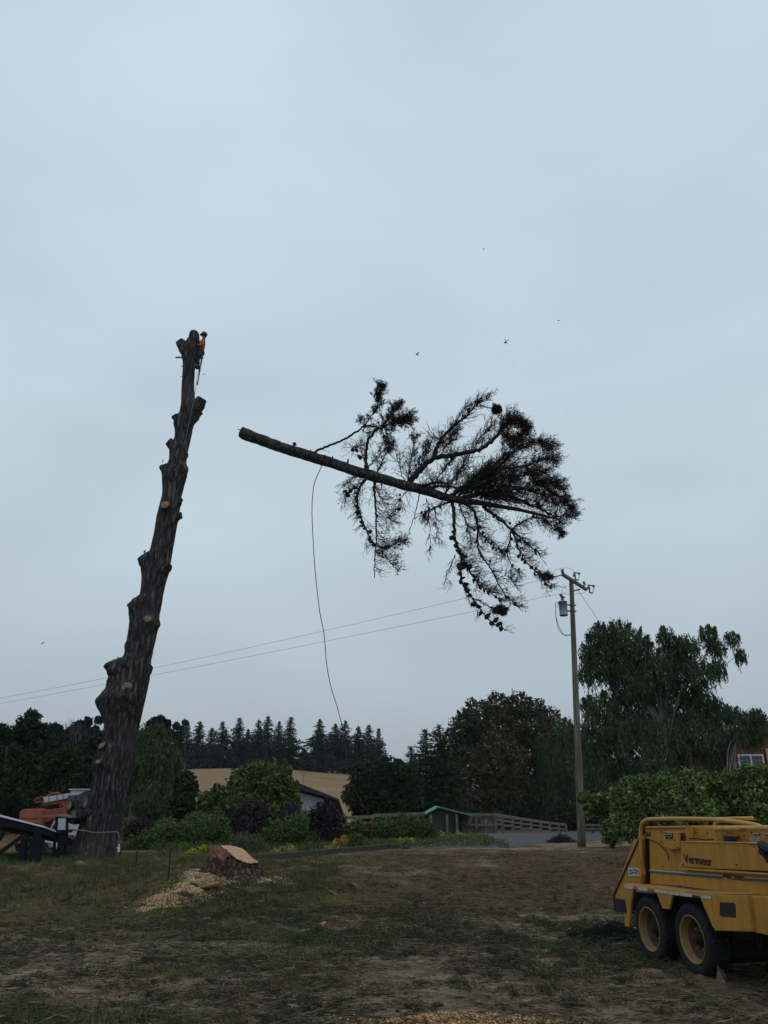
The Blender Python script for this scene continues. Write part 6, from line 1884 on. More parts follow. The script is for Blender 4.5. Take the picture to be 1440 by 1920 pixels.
# ------------------------------------------------------------------ fences
M['fencewood'] = plain('weathered_fence_wood', (.125, .115, .095), .9, var=.3, scale=6)
FYY = 52.0
fl = thing('rail_fence', 'weathered post and rail fence running left of the green-roofed shed', 'fence', (at(650, 1530, FYY).x, FYY, G(0, FYY)))
def post(par, x, yt, Y, w=.13, yb=None):
    t_ = at(x, yt, Y); b = MB(); b.bar((t_.x, Y, G(t_.x, Y) - .2), t_, w, w, V3((0, 1, 0))); return b.build('post', M['fencewood'], par)
def rail(par, x0, y0, Y0, x1, y1, Y1, h=.13):
    b = MB(); b.bar(at(x0, y0, Y0), at(x1, y1, Y1), .05, h); return b.build('rail', M['fencewood'], par)
for x in (648, 675, 699, 724, 753, 783, 808): post(fl, x, 1531 - (x - 648) * .035, FYY, .16)
rail(fl, 640, 1534, FYY - .1, 700, 1531, FYY - .1, .2); rail(fl, 700, 1529, FYY - .1, 812, 1525.5, FYY - .1, .2); rail(fl, 640, 1544, FYY - .1, 812, 1539, FYY - .1, .12)
fm = thing('board_fence', 'corral fence of close upright boards right of the green-roofed shed', 'fence', (at(905, 1560, FYY).x, FYY, G(0, FYY)))
random.seed(5)
for i, x in enumerate(np.linspace(858, 928, 17)):
    post(fm, x + random.uniform(-1, 1), 1525.5 + random.uniform(-1, 1), FYY - .5 + random.uniform(0, .3), random.choice([.10, .16, .20]))
rail(fm, 855, 1526.5, FYY - .65, 930, 1527.5, FYY - .65, .16); rail(fm, 855, 1546, FYY - .65, 930, 1547, FYY - .65, .12)
fr = thing('rail_fence', 'long rail fence receding to the right towards the power pole', 'fence', (at(1000, 1560, 68).x, 68, G(5, 68)))
prev = None
for x, y in ((928, 1527), (941, 1529), (961, 1532), (977, 1534.5), (996, 1537), (1013, 1539.5), (1030, 1542), (1047, 1544), (1061, 1545.5)):
    Y = 52 + (x - 928) / 133 * 36
    post(fr, x, y, Y, .20)
    if prev:
        rail(fr, prev[0], prev[1] + .8, prev[2] - .1, x, y + .8, Y - .1, .22)
        rail(fr, prev[0], prev[1] + 10, prev[2] - .1, x, y + 9, Y - .1, .14)
        rail(fr, prev[0], prev[1] + 19, prev[2] - .1, x, y + 16, Y - .1, .14)
    prev = (x, y, Y)
fx = thing('rail_fence', 'short piece of rail fence seen under the hedge right of the pole', 'fence', (at(1110, 1560, 60).x, 60, G(12, 60)))
for x in (1094, 1110, 1126, 1140): post(fx, x, 1545, 60, .16)
rail(fx, 1090, 1546.5, 59.8, 1145, 1547.5, 59.8, .16); rail(fx, 1090, 1554, 59.8, 1145, 1555, 59.8, .14)
# shed with green roof
SY = 50.0
x0, x1 = at(806, 1540, SY).x, at(862, 1540, SY).x; g = G(x0, SY); ze = at(0 + 806, 1527, SY).z; zr = at(818, 1514, SY + 1.5).z
sd_ = thing('shed', 'low dark shed with a teal-green metal roof beside the corral', 'shed', ((x0 + x1) / 2, SY, g))
xr = (x0 + at(840, 1540, SY).x) / 2
b = MB(); b.box(((x0 + x1) / 2, SY + 1.5, (g + ze) / 2), (x1 - x0, 3.0, ze - g)); b.build('wall', plain('dark_board_wall', (.035, .034, .036), .9, scale=3, stretch=(1, 1, 8)), sd_)
b = MB(); b.prism([(x0 - .25, SY - .3, ze - .02), (xr, SY - .3, zr), (x1 + .75, SY - .3, ze - .10), (x1 + .75, SY - .3, ze - .02), (xr, SY - .3, zr + .08), (x0 - .25, SY - .3, ze + .06)], (0, 3.8, 0)); b.build('roof', plain('teal_metal_roof', (.065, .19, .165), .5, var=.12, scale=3), sd_)
b = MB(); b.prism([(x0 + .05, SY - .02, ze), (x1 - .05, SY - .02, ze), (xr, SY - .02, zr - .05)], (0, 2.9, 0)); b.build('gable', bpy.data.materials['dark_board_wall'], sd_)
for x in (808, 838, 856):
    b = MB(); t_ = at(x, 1527, SY - .25); b.bar((t_.x, SY - .25, g - .1), t_, .13, .13, V3((0, 1, 0))); b.build('post', M['fencewood'], sd_)
b = MB(); c0_ = at(847, 1545, SY - .03); b.box((c0_.x, SY - .012, (g + ze) / 2 - .05), (.6, .02, ze - g - .2)); b.build('doorway', M['black'], sd_)

# ------------------------------------------------------------------ houses
HY = 74.0
M['whitewall'] = plain('pale_house_wall', (.26, .29, .30), .85, var=.08, scale=1.5)
M['shingle'] = plain('grey_shingles', (.028, .028, .033), .9, var=.3, scale=4, stretch=(1, 1, 4))
hs = thing('house', 'pale walled house with dark grey roof below the golden hill', 'house', (at(600, 1540, HY).x, HY, G(0, HY)))
a, e = at(555, 1492, HY), at(622, 1502, HY)
g = G(0, HY)
b = MB(); b.prism([(a.x - 4, HY, g), (e.x, HY, g), (e.x, HY, e.z), (a.x, HY, at(565, 1484, HY).z), (a.x - 4, HY, at(565, 1484, HY).z)], (0, 8, 0)); b.build('wall', M['whitewall'], hs)
r0_, r1_, r2_, r3_ = at(540, 1465, HY - .6), at(562, 1469, HY - .6), at(598, 1483, HY - .6), at(635, 1498, HY - .6)
dz = V3((0, 0, -.28))
b = MB(); b.prism([r0_, r1_, r2_, r3_, r3_ + dz * .5, at(600, 1491, HY - .6), at(563, 1481, HY - .6), at(540, 1480, HY - .6)], (0, 9.2, -1.2)); b.build('roof', M['shingle'], hs)
b = MB(); q = at(613, 1500, HY - .02); b.box((q.x, HY - .02, q.z - .15), (.5, .05, .9)); b.build('window', M['glass'], hs)
q = at(569, 1450, 78); b = MB(); b.tube([(q.x, 78, q.z - 1.6), (q.x, 78, q.z)], .02, 5)
for dz_ in (0, .12, -.12): b.bar((q.x - .3, 78, q.z + dz_ - .05), (q.x + .3, 78, q.z + dz_ - .05), .02, .02)
tag(b.build('antenna', M['dkmetal'], origin=(q.x, 78, q.z - 1.6)), 'thin antenna above the grey-roofed house against the hill', 'antenna')
# field posts on the hillside
for i, x in enumerate((364, 372, 380, 388)):
    t_ = at(x, 1486 + i * .3, 120); b = MB(); z_ = hillz(t_.x, 120); b.bar((t_.x, 120, t_.z - 1.3), t_, .12, .12, V3((0, 1, 0)))
    tag(b.build('field_post', M['fencewood'], origin=(t_.x, 120, t_.z - 1.2)), 'tiny field fence post low on the golden hillside, %s from the left' % ordn[i], 'post', 'field posts on the golden hillside')
# dark house below the brown tree
DY = 96.0
dh = thing('dark_house', 'dim low house with pale window under the brown leaved tree', 'house', (at(985, 1540, DY).x, DY, G(8, DY)))
a, e = at(958, 1513, DY), at(1012, 1513, DY)
b = MB(); b.box(((a.x + e.x) / 2, DY + 2, (a.z - 1.3) / 2 + .0), (e.x - a.x, 4, a.z + 1.3)); b.build('wall', M['dkwood'], dh)
b = MB(); b.prism([at(952, 1514, DY - .4), at(970, 1508, DY - .4), at(1002, 1509, DY - .4), at(1018, 1515, DY - .4)], (0, 4.6, 0)); b.build('roof', M['shingle'], dh)
q = at(1002, 1526, DY - .03); b = MB(); b.box((q.x, DY - .02, q.z), (.6, .05, .9)); b.build('window', plain('pale_window', (.20, .25, .27), .4), dh)
# red house at the right edge
RY = 46.0
rh = thing('red_house', 'red-brown house with white framed grid window at the right edge', 'house', (at(1400, 1500, RY).x, RY, G(18, RY)))
M['redwall'] = plain('red_brown_siding', (.15, .050, .034), .85, var=.15, scale=2)
X0 = at(1376, 1450, RY).x; X1 = X0 + 10; g = G(X0, RY); ze = at(1376, 1392, RY).z; pk = V3((X0 + 3.2, RY, ze + 1.1))
b = MB(); b.prism([(X0, RY, g), (X1, RY, g), (X1, RY, ze - 1), (pk.x, RY, pk.z), (X0, RY, ze)], (0, 8, 0)); b.build('wall', M['redwall'], rh)
b = MB(); b.box((X0 - .9, RY + 3, (g + at(1345, 1398, RY).z) / 2), (1.8, 4, at(1345, 1398, RY).z - g)); b.build('side_wing', M['redwall'], rh)
b = MB(); sl = (pk - V3((X0, RY, ze))).normalized(); o_ = V3((X0, RY - .5, ze)) - sl * .9
b.prism([o_, V3((pk.x, RY - .5, pk.z)), V3((X1 + 1, RY - .5, ze - 1.2)), V3((X1 + 1, RY - .5, ze - .95)), V3((pk.x, RY - .5, pk.z + .28)), o_ + V3((0, 0, .25))], (0, 9, 0)); b.build('roof', M['shingle'], rh)
a, e = at(1383, 1416, RY), at(1432, 1438, RY)
b = MB(); b.box(((a.x + e.x) / 2, RY - .02, (a.z + e.z) / 2), (e.x - a.x, .03, a.z - e.z)); wi = b.build('window', M['glass'], rh)
b = MB(); w = .085; cx_, cz_ = (a.x + e.x) / 2, (a.z + e.z) / 2; WW, HH = e.x - a.x, a.z - e.z
for z_ in (a.z, e.z): b.box((cx_, RY - .06, z_), (WW + w, .06, w))
for x_ in (a.x, e.x, cx_): b.box((x_, RY - .063, cz_), (w, .06, HH + w * .9))
b.build('frame', plain('white_window_frame', (.55, .58, .60), .5), wi)
b = MB()
for k in (1, 2, 4, 5): b.box((a.x + WW * k / 6, RY - .05, cz_), (.03, .02, HH))
b.box((cx_, RY - .052, cz_), (WW, .02, .03)); b.build('glazing_bars', M['zinc'], wi)
b = MB(); z_ = at(1400, 1440, RY - 1.5).z; xl = at(1345, 1440, RY - 1.5).x
b.bar((xl, RY - 1.5, z_), (X1, RY - 1.5, z_), .08, .09); b.bar((xl, RY - 1.5, z_ - .85), (X1, RY - 1.5, z_ - .85), .08, .07)
for k in range(60): b.bar((xl + k * .16, RY - 1.5, z_ - .82), (xl + k * .16, RY - 1.5, z_ - .04), .035, .035, V3((0, 1, 0)))
b.build('deck_railing', M['dkwood'], rh)
b = MB(); b.box((xl + 5, RY - .8, z_ - 1.05), (10, 1.5, .14))
for k in range(4): b.bar((xl + .3 + k * 2.6, RY - 1.4, g - .1), (xl + .3 + k * 2.6, RY - 1.4, z_ - .98), .14, .14, V3((0, 1, 0)))
b.build('deck', M['dkwood'], rh)
a = at(1434, 1410, RY - .15); b = MB(); b.box((a.x + .25, RY - .15, a.z - .4), (.4, .06, 1.2)); b.build('shutter', plain('yellow_board', (.42, .26, .06), .6), rh)
# ------------------------------------------------------------------ yellow wood chipper
CO = V3((3.77, 10.65, 0)); CU = V3((.21, -.978, 0)).normalized(); CN = V3((-CU.y, CU.x, 0)); CN = -CN if CN.x > 0 else CN
CAM = V3((0, 0, CAMZ))
def cq(px, py, v=0.0):
    """point on the machine's side plane set v metres out, seen at photo pixel"""
    d = ray(px, py); o_ = CO + CN * v
    return CAM + d * ((o_ - CAM).dot(CN) / d.dot(CN))
def z5(x, y): return (1120 + x / 4.5, 1500 + y / 4.5)
def cz(x, y, v=0.0): return cq(*z5(x, y), v)
wg = cq(1300, 1829, 0).z
gch = G(3.8, 10.65)
chip = thing('wood_chipper', 'large yellow tandem-axle wood chipper lettered Vermeer BC2000, cut by the right edge', 'wood chipper', (CO.x, CO.y, gch))
def paintmat(name, col, dirt, wear=.5):
    m, t, b = newmat(name); nd, lk = t.nodes.new, t.links.new
    b.inputs['Roughness'].default_value = .45; b.inputs['Specular IOR Level'].default_value = .35
    c = nd('ShaderNodeTexCoord')
    mp_ = nd('ShaderNodeMapping'); mp_.inputs['Scale'].default_value = (1.4, 1.4, .30); lk(c.outputs['Object'], mp_.inputs[0])
    n = nd('ShaderNodeTexNoise'); n.inputs['Scale'].default_value = 5; n.inputs['Detail'].default_value = 8; n.inputs['Roughness'].default_value = .7; lk(mp_.outputs[0], n.inputs['Vector'])
    n2 = nd('ShaderNodeTexNoise'); n2.inputs['Scale'].default_value = 26; n2.inputs['Detail'].default_value = 6; n2.inputs['Roughness'].default_value = .75; lk(c.outputs['Object'], n2.inputs['Vector'])
    r = nd('ShaderNodeMapRange'); r.inputs['From Min'].default_value = .44; r.inputs['From Max'].default_value = .72; r.inputs['To Max'].default_value = wear; lk(n.outputs[0], r.inputs['Value'])
    r2 = nd('ShaderNodeMapRange'); r2.inputs['From Min'].default_value = .635; r2.inputs['From Max'].default_value = .68; lk(n2.outputs[0], r2.inputs['Value'])
    m1 = nd('ShaderNodeMix'); m1.data_type = 'RGBA'; lk(r.outputs[0], m1.inputs[0]); m1.inputs[6].default_value = (*col, 1); m1.inputs[7].default_value = (*dirt, 1)
    m2 = nd('ShaderNodeMix'); m2.data_type = 'RGBA'; lk(r2.outputs[0], m2.inputs[0]); lk(m1.outputs[2], m2.inputs[6]); m2.inputs[7].default_value = (dirt[0] * .5, dirt[1] * .4, dirt[2] * .4, 1)
    lk(m2.outputs[2], b.inputs['Base Color'])
    rr = nd('ShaderNodeMapRange'); rr.inputs['To Min'].default_value = .32; rr.inputs['To Max'].default_value = .7; lk(n2.outputs[0], rr.inputs['Value']); lk(rr.outputs[0], b.inputs['Roughness'])
    bp = nd('ShaderNodeBump'); bp.inputs['Strength'].default_value = .12; bp.inputs['Distance'].default_value = .02; lk(n.outputs[0], bp.inputs['Height']); lk(bp.outputs[0], b.inputs['Normal'])
    return m
M['yel'] = paintmat('worn_yellow_paint', (.43, .21, .026), (.18, .082, .022), .6)
M['yel2'] = paintmat('pale_yellow_paint', (.46, .26, .055), (.25, .15, .05), .6)  # paler yellow for top edges, rails, ribs, chamfer and ledges
M['rim'] = paintmat('faded_rim_paint', (.25, .155, .05), (.11, .075, .04), .75)
M['rust'] = plain('rust_brown_steel', (.055, .030, .020), .8, var=.4, scale=8)
M['dark'] = plain('dark_grimy_steel', (.014, .014, .015), .8, var=.3, scale=6)
M['decal'] = plain('dark_decal', (.030, .016, .012), .5, var=.1)
M['teal'] = plain('teal_stripe', (.045, .085, .075), .5, var=.1)
M['pale'] = plain('pale_green_stripe', (.32, .38, .28), .5, var=.1)
M['sticker'] = plain('white_safety_sticker', (.42, .42, .38), .5, var=.12, scale=20)
def cp(pts, v0, v1, name, mat, parent=chip, bev=.006, mode='z'):
    P_ = [cz(x, y, v0) for x, y in pts]
    b = MB(); b.prism(P_, CN * (v1 - v0)); return b.build(name, mat, parent, bevel=bev)
VB, VH = -.10, -.02      # body side plane and hood side plane
# rear infeed hopper side, roller recess
cp([(355, 300), (300, 385), (132, 800), (142, 940), (235, 958), (262, 870), (300, 760), (372, 712), (372, 330)], VB + .04, VB - .02, 'hopper_side', M['yel'])
cp([(146, 830), (236, 838), (236, 948), (150, 940)], VB + .055, VB + .035, 'hopper_hole', M['black'])
cp([(355, 300), (362, 302), (140, 800), (148, 940), (140, 940), (130, 800)], VB + .06, VB + .03, 'hopper_lip', M['rust'])
P_ = [cz(x, y, VB - 1.25) for x, y in ((330, 330), (170, 800), (180, 930), (400, 930), (400, 330))]
b = MB(); b.prism(P_, CN * .05); b.build('hopper_side', M['yel'], chip)
a = cz(140, 940, VB); b = MB(); b.prism([cz(150, 915, VB - .02), cz(150, 935, VB - .02), cz(420, 985, VB - .02), cz(420, 960, VB - .02)], CN * -1.2); b.build('feed_table', M['dark'], chip)
cp([(330, 400), (340, 400), (372, 620), (360, 700), (352, 600)], VB + .10, VB + .03, 'hopper_brace', M['yel'])
cp([(385, 320), (440, 300), (446, 715), (385, 712)], VB - .10, VB - .20, 'roller_recess', M['dark'])
cp([(375, 300), (405, 300), (416, 712), (385, 712)], VB - .02, VB - .10, 'roller_frame', M['rust'])
# main body
cp([(402, 228), (735, 222), (742, 345), (742, 560), (1440, 600), (1700, 625), (1700, 850), (1440, 815), (1000, 765), (700, 725), (446, 708), (438, 330), (405, 320)], VB, VB - .06, 'side_panel', M['yel'])
P_ = [cz(x, y, VB - .3) for x, y in ((410, 240), (740, 235), (742, 250), (1700, 262), (1700, 800), (446, 690))]
b = MB(); b.prism(P_, CN * -.9); b.build('body_core', M['yel'], chip)
cp([(404, 222), (735, 217), (736, 236), (404, 240)], VB + .03, VB - 1.3, 'top_edge', M['yel2'], bev=.01)
cp([(738, 228), (990, 234), (992, 348), (742, 345)], VB - .10, VB - .15, 'recess_plate', M['yel'])
cp([(990, 250), (1700, 262), (1700, 372), (992, 350)], VB - .16, VB - .20, 'upper_plate', M['yel'])
cp([(735, 222), (745, 222), (752, 345), (742, 345)], VB + .01, VB - .15, 'plate_rib', M['yel2'])
cp([(986, 236), (996, 236), (998, 350), (988, 350)], VB + .0, VB - .2, 'plate_rib', M['yel2'])
b = MB(); b.tube([cz(995, 246, VB), cz(1220, 240, VB), cz(1440, 238, VB), cz(1750, 240, VB)], .028, 12); b.build('top_rail', M['yel2'], chip, smooth=True)
b = MB(); b.tube([cz(1215, 225, VB), cz(1222, 262, VB + .01)], .034, 12); b.tube([cz(1206, 236, VB + .04), cz(1240, 236, VB + .04)], .012, 8); b.build('rail_hinge', M['yel2'], chip, smooth=True)
# control box
bx_ = cp([(560, 264), (692, 270), (692, 416), (566, 414)], VB + .09, VB + .002, 'control_box', M['yel'], bev=.008)
cp([(576, 282), (634, 282), (634, 330), (578, 330)], VB + .096, VB + .091, 'warning_decal', M['black'], bx_, 0)
cp([(582, 288), (626, 289), (626, 293), (582, 292)], VB + .101, VB + .097, 'decal_line', M['sticker'], bx_, 0)
for (x, y) in ((590, 304), (606, 312), (618, 302), (596, 322)):
    cp([(x, y), (x + 9, y + 1), (x + 8, y + 6), (x, y + 5)], VB + .101, VB + .097, 'decal_mark', M['sticker'], bx_, 0)
b = MB()
for (x, y) in ((574, 276), (684, 282), (573, 404), (684, 405), (650, 340), (672, 396)): b.blob(cz(x, y, VB + .095), .008, 1, 0)
b.build('bolts', M['dark'], bx_)
b = MB()
for (x, y, v_) in ((830, 272, VB - .1), (928, 276, VB - .1), (550, 560, VB), (720, 545, VB), (420, 300, VB), (540, 268, VB), (1370, 288, VB - .16), (1240, 300, VB - .16), (1300, 275, VB - .16), (1172, 546, VH), (535, 350, VB)): b.blob(cz(x, y, v_ + .005), .010, 1, 0)
b.build('bolts', M['dark'], chip)
b = MB()  # valve and linkage beside the box
b.tube([cz(690, 300, VB + .05), cz(735, 305, VB + .05)], .02, 8); b.tube([cz(712, 275, VB + .05), cz(716, 345, VB + .05)], .024, 10); b.tube([cz(700, 395, VB + .05), cz(690, 340, VB + .05), cz(715, 300, VB + .05)], .008, 6)
b.box(cz(712, 330, VB + .03), (.07, .07, .09)); b.build('valve', M['dark'], chip)
b = MB(); b.tube(spline([cz(400, 325, VB + .02), cz(470, 345, VB + .03), (cz(540, 390, VB + .03)), cz(590, 450, VB + .02), cz(600, 510, VB)], 16), .006, 6); b.tube(spline([cz(735, 330, VB - .05), cz(830, 325, VB - .04), cz(900, 335, VB - .04), cz(985, 330, VB - .1)], 14), .007, 6); b.build('hose', M['dark'], chip, smooth=True)
# hood with lettering
hood = cp([(698, 352), (1258, 362), (1700, 640), (1700, 650), (1440, 603), (706, 568)], VH, VH - .14, 'hood_side', M['yel'], bev=.015)
cp([(1262, 364), (1430, 372), (1700, 380), (1700, 632), (1440, 478)], VH - .02, VH - .14, 'hood_chamfer', M['yel2'], bev=.01)
cp([(702, 346), (1260, 357), (1450, 368), (1450, 376), (1258, 366), (700, 356)], VH + .012, VH - .2, 'hood_edge', M['yel2'], bev=.004)
cp([(704, 570), (1440, 615), (1700, 632), (1700, 655), (1440, 636), (706, 590)], VB + .07, VB + .002, 'hood_ledge', M['yel2'], bev=.01)
cp([(706, 566), (1440, 604), (1440, 612), (706, 572)], VH - .03, VH - .1, 'hood_gap', M['dark'], bev=0)
b = MB(); q = cz(1420, 400, VH + .16); b.lathe([(0, -.03), (.07, -.03), (.09, 0), (.07, .03), (0, .03)], q, (0.3, -.5, .8), 16); b.tube([cz(1375, 430, VH + .1), cz(1420, 470, VH + .1), cz(1450, 520, VH + .1)], .03, 8); b.tube([q, cz(1430, 470, VH + .05)], .025, 8); b.build('filler_cap', M['dark'], chip)
# stickers on upper plate
for s_ in ([(1028, 294), (1088, 296), (1088, 352), (1028, 350)], [(1290, 306), (1366, 310), (1366, 362), (1290, 358)], [(1400, 278), (1460, 280), (1460, 312), (1400, 310)], [(1312, 280), (1360, 281), (1360, 296), (1312, 295)], [(1096, 292), (1120, 293), (1120, 306), (1096, 305)]):
    k_ = cp(s_, VB - .150, VB - .157, 'safety_sticker', M['sticker'], chip, 0)
    (xa, ya), (xb, yb) = s_[0], s_[2]
    for j in range(3):
        yy_ = ya + 8 + (yb - ya - 12) * j / 3
        cp([(xa + 5, yy_), (xb - 6 - 9 * (j % 2), yy_ + 1), (xb - 6 - 9 * (j % 2), yy_ + 4), (xa + 5, yy_ + 3)], VB - .146, VB - .149, 'sticker_print', M['black'], k_, 0)
b = MB(); b.tube([cz(1085, 322, VB - .05), cz(1150, 330, VB - .05)], .032, 8); b.box(cz(1120, 330, VB - .06), (.10, .14, .06)); b.tube([cz(1150, 340, VB - .06), cz(1195, 308, VB - .04)], .012, 6); b.build('latch', M['dark'], chip)
k_ = cp([(258, 566), (352, 574), (352, 644), (262, 640)], VB + .050, VB + .042, 'infeed_sticker', M['sticker'], chip, 0)
for xx_, yy_ in ((266, 590), (300, 582), (290, 606), (318, 612), (270, 616), (322, 592)): cp([(xx_, yy_), (xx_ + 22, yy_ + 1), (xx_ + 22, yy_ + 10), (xx_, yy_ + 9)], VB + .054, VB + .051, 'sticker_print', M['rust'], k_, 0)
# stripes
cp([(440, 586), (1055, 632), (1055, 668), (440, 612)], VB + .005, VB + .001, 'stripe', M['teal'], bev=0)
cp([(440, 586), (1055, 634), (1055, 644), (440, 597)], VB + .009, VB + .006, 'stripe', M['pale'], bev=0)
cp([(1243, 646), (1700, 680), (1700, 712), (1243, 682)], VB + .005, VB + .001, 'stripe', M['teal'], bev=0)
cp([(1243, 648), (1700, 682), (1700, 690), (1243, 657)], VB + .009, VB + .006, 'stripe', M['pale'], bev=0)
def text(s, p00, p10, p01, v, name, mat, parent, bold=.012, shear=0.0, wt=.030):
    """text fitted so that its box spans photo points p00 (bottom left) p10 (bottom right) p01 (top left) on the side plane"""
    cu = bpy.data.curves.new('t', 'FONT'); cu.body = s; cu.extrude = .004; cu.offset = bold; cu.shear = shear
    ob = bpy.data.objects.new('t', cu); COL.objects.link(ob)
    dg = bpy.context.evaluated_depsgraph_get(); me = bpy.data.meshes.new_from_object(ob.evaluated_get(dg)); bpy.data.objects.remove(ob)
    me.name = name; me.materials.clear()
    xs_ = [q.co.x for q in me.vertices]; ys_ = [q.co.y for q in me.vertices]
    x0_, x1_, y0_, y1_ = min(xs_), max(xs_), min(ys_), max(ys_)
    bm = bmesh.new(); bm.from_mesh(me); g0 = list(bm.verts) + list(bm.edges) + list(bm.faces)
    for kx, ky in ((-1, 0), (1, 0), (0, 1)):
        d_ = bmesh.ops.duplicate(bm, geom=g0)['geom']
        bmesh.ops.translate(bm, verts=[e for e in d_ if isinstance(e, bmesh.types.BMVert)], vec=(kx * wt, ky * wt * .6, .002 * (kx + 2 * ky)))
    bm.to_mesh(me); bm.free()
    A, B, C_ = cz(*p00, v), cz(*p10, v), cz(*p01, v)
    for q in me.vertices:
        u_, w_ = (q.co.x - x0_) / (x1_ - x0_), (q.co.y - y0_) / (y1_ - y0_)
        q.co = A + (B - A) * u_ + (C_ - A) * w_ + CN * (.003 + q.co.z * .3)
    return link(name, me, mat, parent)
text('Vermeer', (738, 530), (974, 560), (726, 455), VH, 'lettering', M['decal'], hood, .010)
text('BC2000', (1098, 666), (1240, 686), (1098, 624), VB, 'lettering', M['decal'], chip, .006, 0, .012)
cp([(1058, 626), (1068, 634), (1074, 622), (1080, 636), (1092, 634), (1084, 646), (1078, 656), (1066, 650)], VB + .006, VB + .001, 'emblem', M['decal'], bev=0)
cp([(716, 534), (727, 536), (723, 552), (717, 550)], VH + .004, VH + .0005, 'emblem', M['decal'], hood, 0)
text('RB', (412, 304), (452, 306), (412, 272), VB, 'lettering', M['decal'], chip, .01)
# safety bar tube
t_ = [(378, 712), (372, 500), (366, 300), (368, 235), (385, 190), (430, 166), (520, 160), (660, 158), (830, 160), (1000, 166), (1200, 190), (1330, 210), (1385, 228)]
tp = [cz(x, y, VB + .06 - max(0, (x - 420)) / 900 * .25) for x, y in t_]
b = MB(); b.tube(spline(tp, 70), .026, 12); b.build('safety_bar', M['yel2'], chip, smooth=True)
far_ = [p - CN * 1.15 for p in tp[:8]]
b = MB(); b.tube(spline(far_, 40), .026, 12); b.tube([tp[6], tp[6] - CN * 1.15], .02, 8); b.build('safety_bar', M['yel2'], chip, smooth=True)
b = MB()
for (x, y) in ((470, 170), (540, 188), (630, 165), (600, 190), (480, 205)): b.blob(cz(x, y, VB - .05), .035, 1, .4, seed=x)
b.tube([cz(470, 175, VB), cz(600, 190, VB - .1), cz(670, 215, VB)], .008, 6); b.tube([cz(620, 150, VB), cz(670, 220, VB)], .01, 6)
b.build('bar_latch', M['dark'], chip)
# fender
VF = .17
fp = [(222, 705), (500, 738), (730, 772), (960, 806)]
b = MB()
top = [cz(x, y, VF) for x, y in fp]; inn = [cz(x, y, VB) for x, y in ((236, 702), (470, 708), (800, 735), (1250, 800))]
inn = [V3((t_.x, t_.y, t_.z)) - CN * (VF - VB) for t_ in top]
for i in range(3):
    b.prism([top[i], top[i + 1], inn[i + 1], inn[i]], V3((0, 0, -.022)))
b.build('fender_top', M['yel2'], chip)
cp([(222, 712), (500, 745), (730, 780), (962, 812), (960, 842), (870, 830), (640, 800), (490, 775), (300, 756), (224, 745)], VF + .004, VF - .03, 'fender_edge', M['yel'])
for s_, mt in (([(226, 716), (300, 725), (300, 754), (228, 745)], 'sticker'), ([(300, 733), (345, 738), (345, 758), (300, 753)], 'red'), ([(345, 732), (420, 742), (420, 768), (345, 760)], 'sticker'), ([(430, 750), (470, 755), (470, 772), (430, 768)], 'red'),
              ([(482, 750), (594, 768), (594, 794), (484, 776)], 'sticker'), ([(600, 770), (690, 784), (690, 808), (600, 794)], 'sticker'), ([(700, 782), (800, 796), (800, 820), (700, 808)], 'sticker'), ([(800, 802), (868, 812), (868, 828), (800, 820)], 'rust'), ([(872, 806), (958, 816), (958, 838), (872, 828)], 'sticker')):
    if mt == 'red' and 'red' not in M: M['red'] = plain('red_reflector', (.30, .10, .09), .4)
    cp(s_, VF + .009, VF + .005, 'reflector', M[mt], bev=0)
cp([(224, 742), (302, 754), (284, 860), (268, 1075), (230, 1062), (228, 965), (250, 960), (236, 860)], VF + .001, VF - .03, 'fender_skirt', M['yel'])
cp([(495, 775), (632, 798), (606, 922), (550, 916)], VF + .001, VF - .03, 'fender_skirt', M['yel'])
cp([(868, 828), (962, 842), (988, 1086), (975, 1075), (912, 930)], VF + .001, VF - .03, 'fender_skirt', M['yel'])
# right-hand box with hole, front lower panel
pbx = [(962, 800), (1256, 802), (1296, 1112), (988, 1104)]
cp(pbx, VF, VF - .5, 'battery_box', M['yel'], bev=.012)
cp([(1034, 862), (1150, 866), (1164, 884), (1168, 992), (1050, 984), (1032, 968)], VF + .004, VF + .0, 'box_hole', M['black'], bev=0)
cp([(730, 766), (1180, 790), (1200, 796), (966, 804)], VF - .005, VB, 'fender_plate', M['yel2'], bev=0)
cp([(1262, 806), (1700, 835), (1700, 1150), (1440, 1142), (1302, 1114)], VF - .06, VF - .5, 'front_box', M['yel'], bev=.012)
# chassis below
cp([(270, 770), (960, 840), (980, 1000), (600, 960), (280, 930)], VF - .42, VF - .9, 'chassis', M['dark'], bev=0)
cp([(960, 1090), (1700, 1160), (1700, 1215), (1130, 1170), (1125, 1330), (1080, 1380), (1000, 1330)], VF - .34, VF - 2.0, 'chassis', M['dark'], bev=0)  # chassis rail, plus an added dark block in place of shadow by the tyre
b = MB(); q = cz(1372, 1200, VF - .25); b.tube([q + V3((0, math.cos(t) * .045, math.sin(t) * .06)) for t in np.linspace(0, 6.283, 17)], .012, 6); b.tube([q + V3((0, 0, .06)), q + V3((0, 0, .16))], .015, 6); b.build('tie_ring', M['dark'], chip, smooth=True)
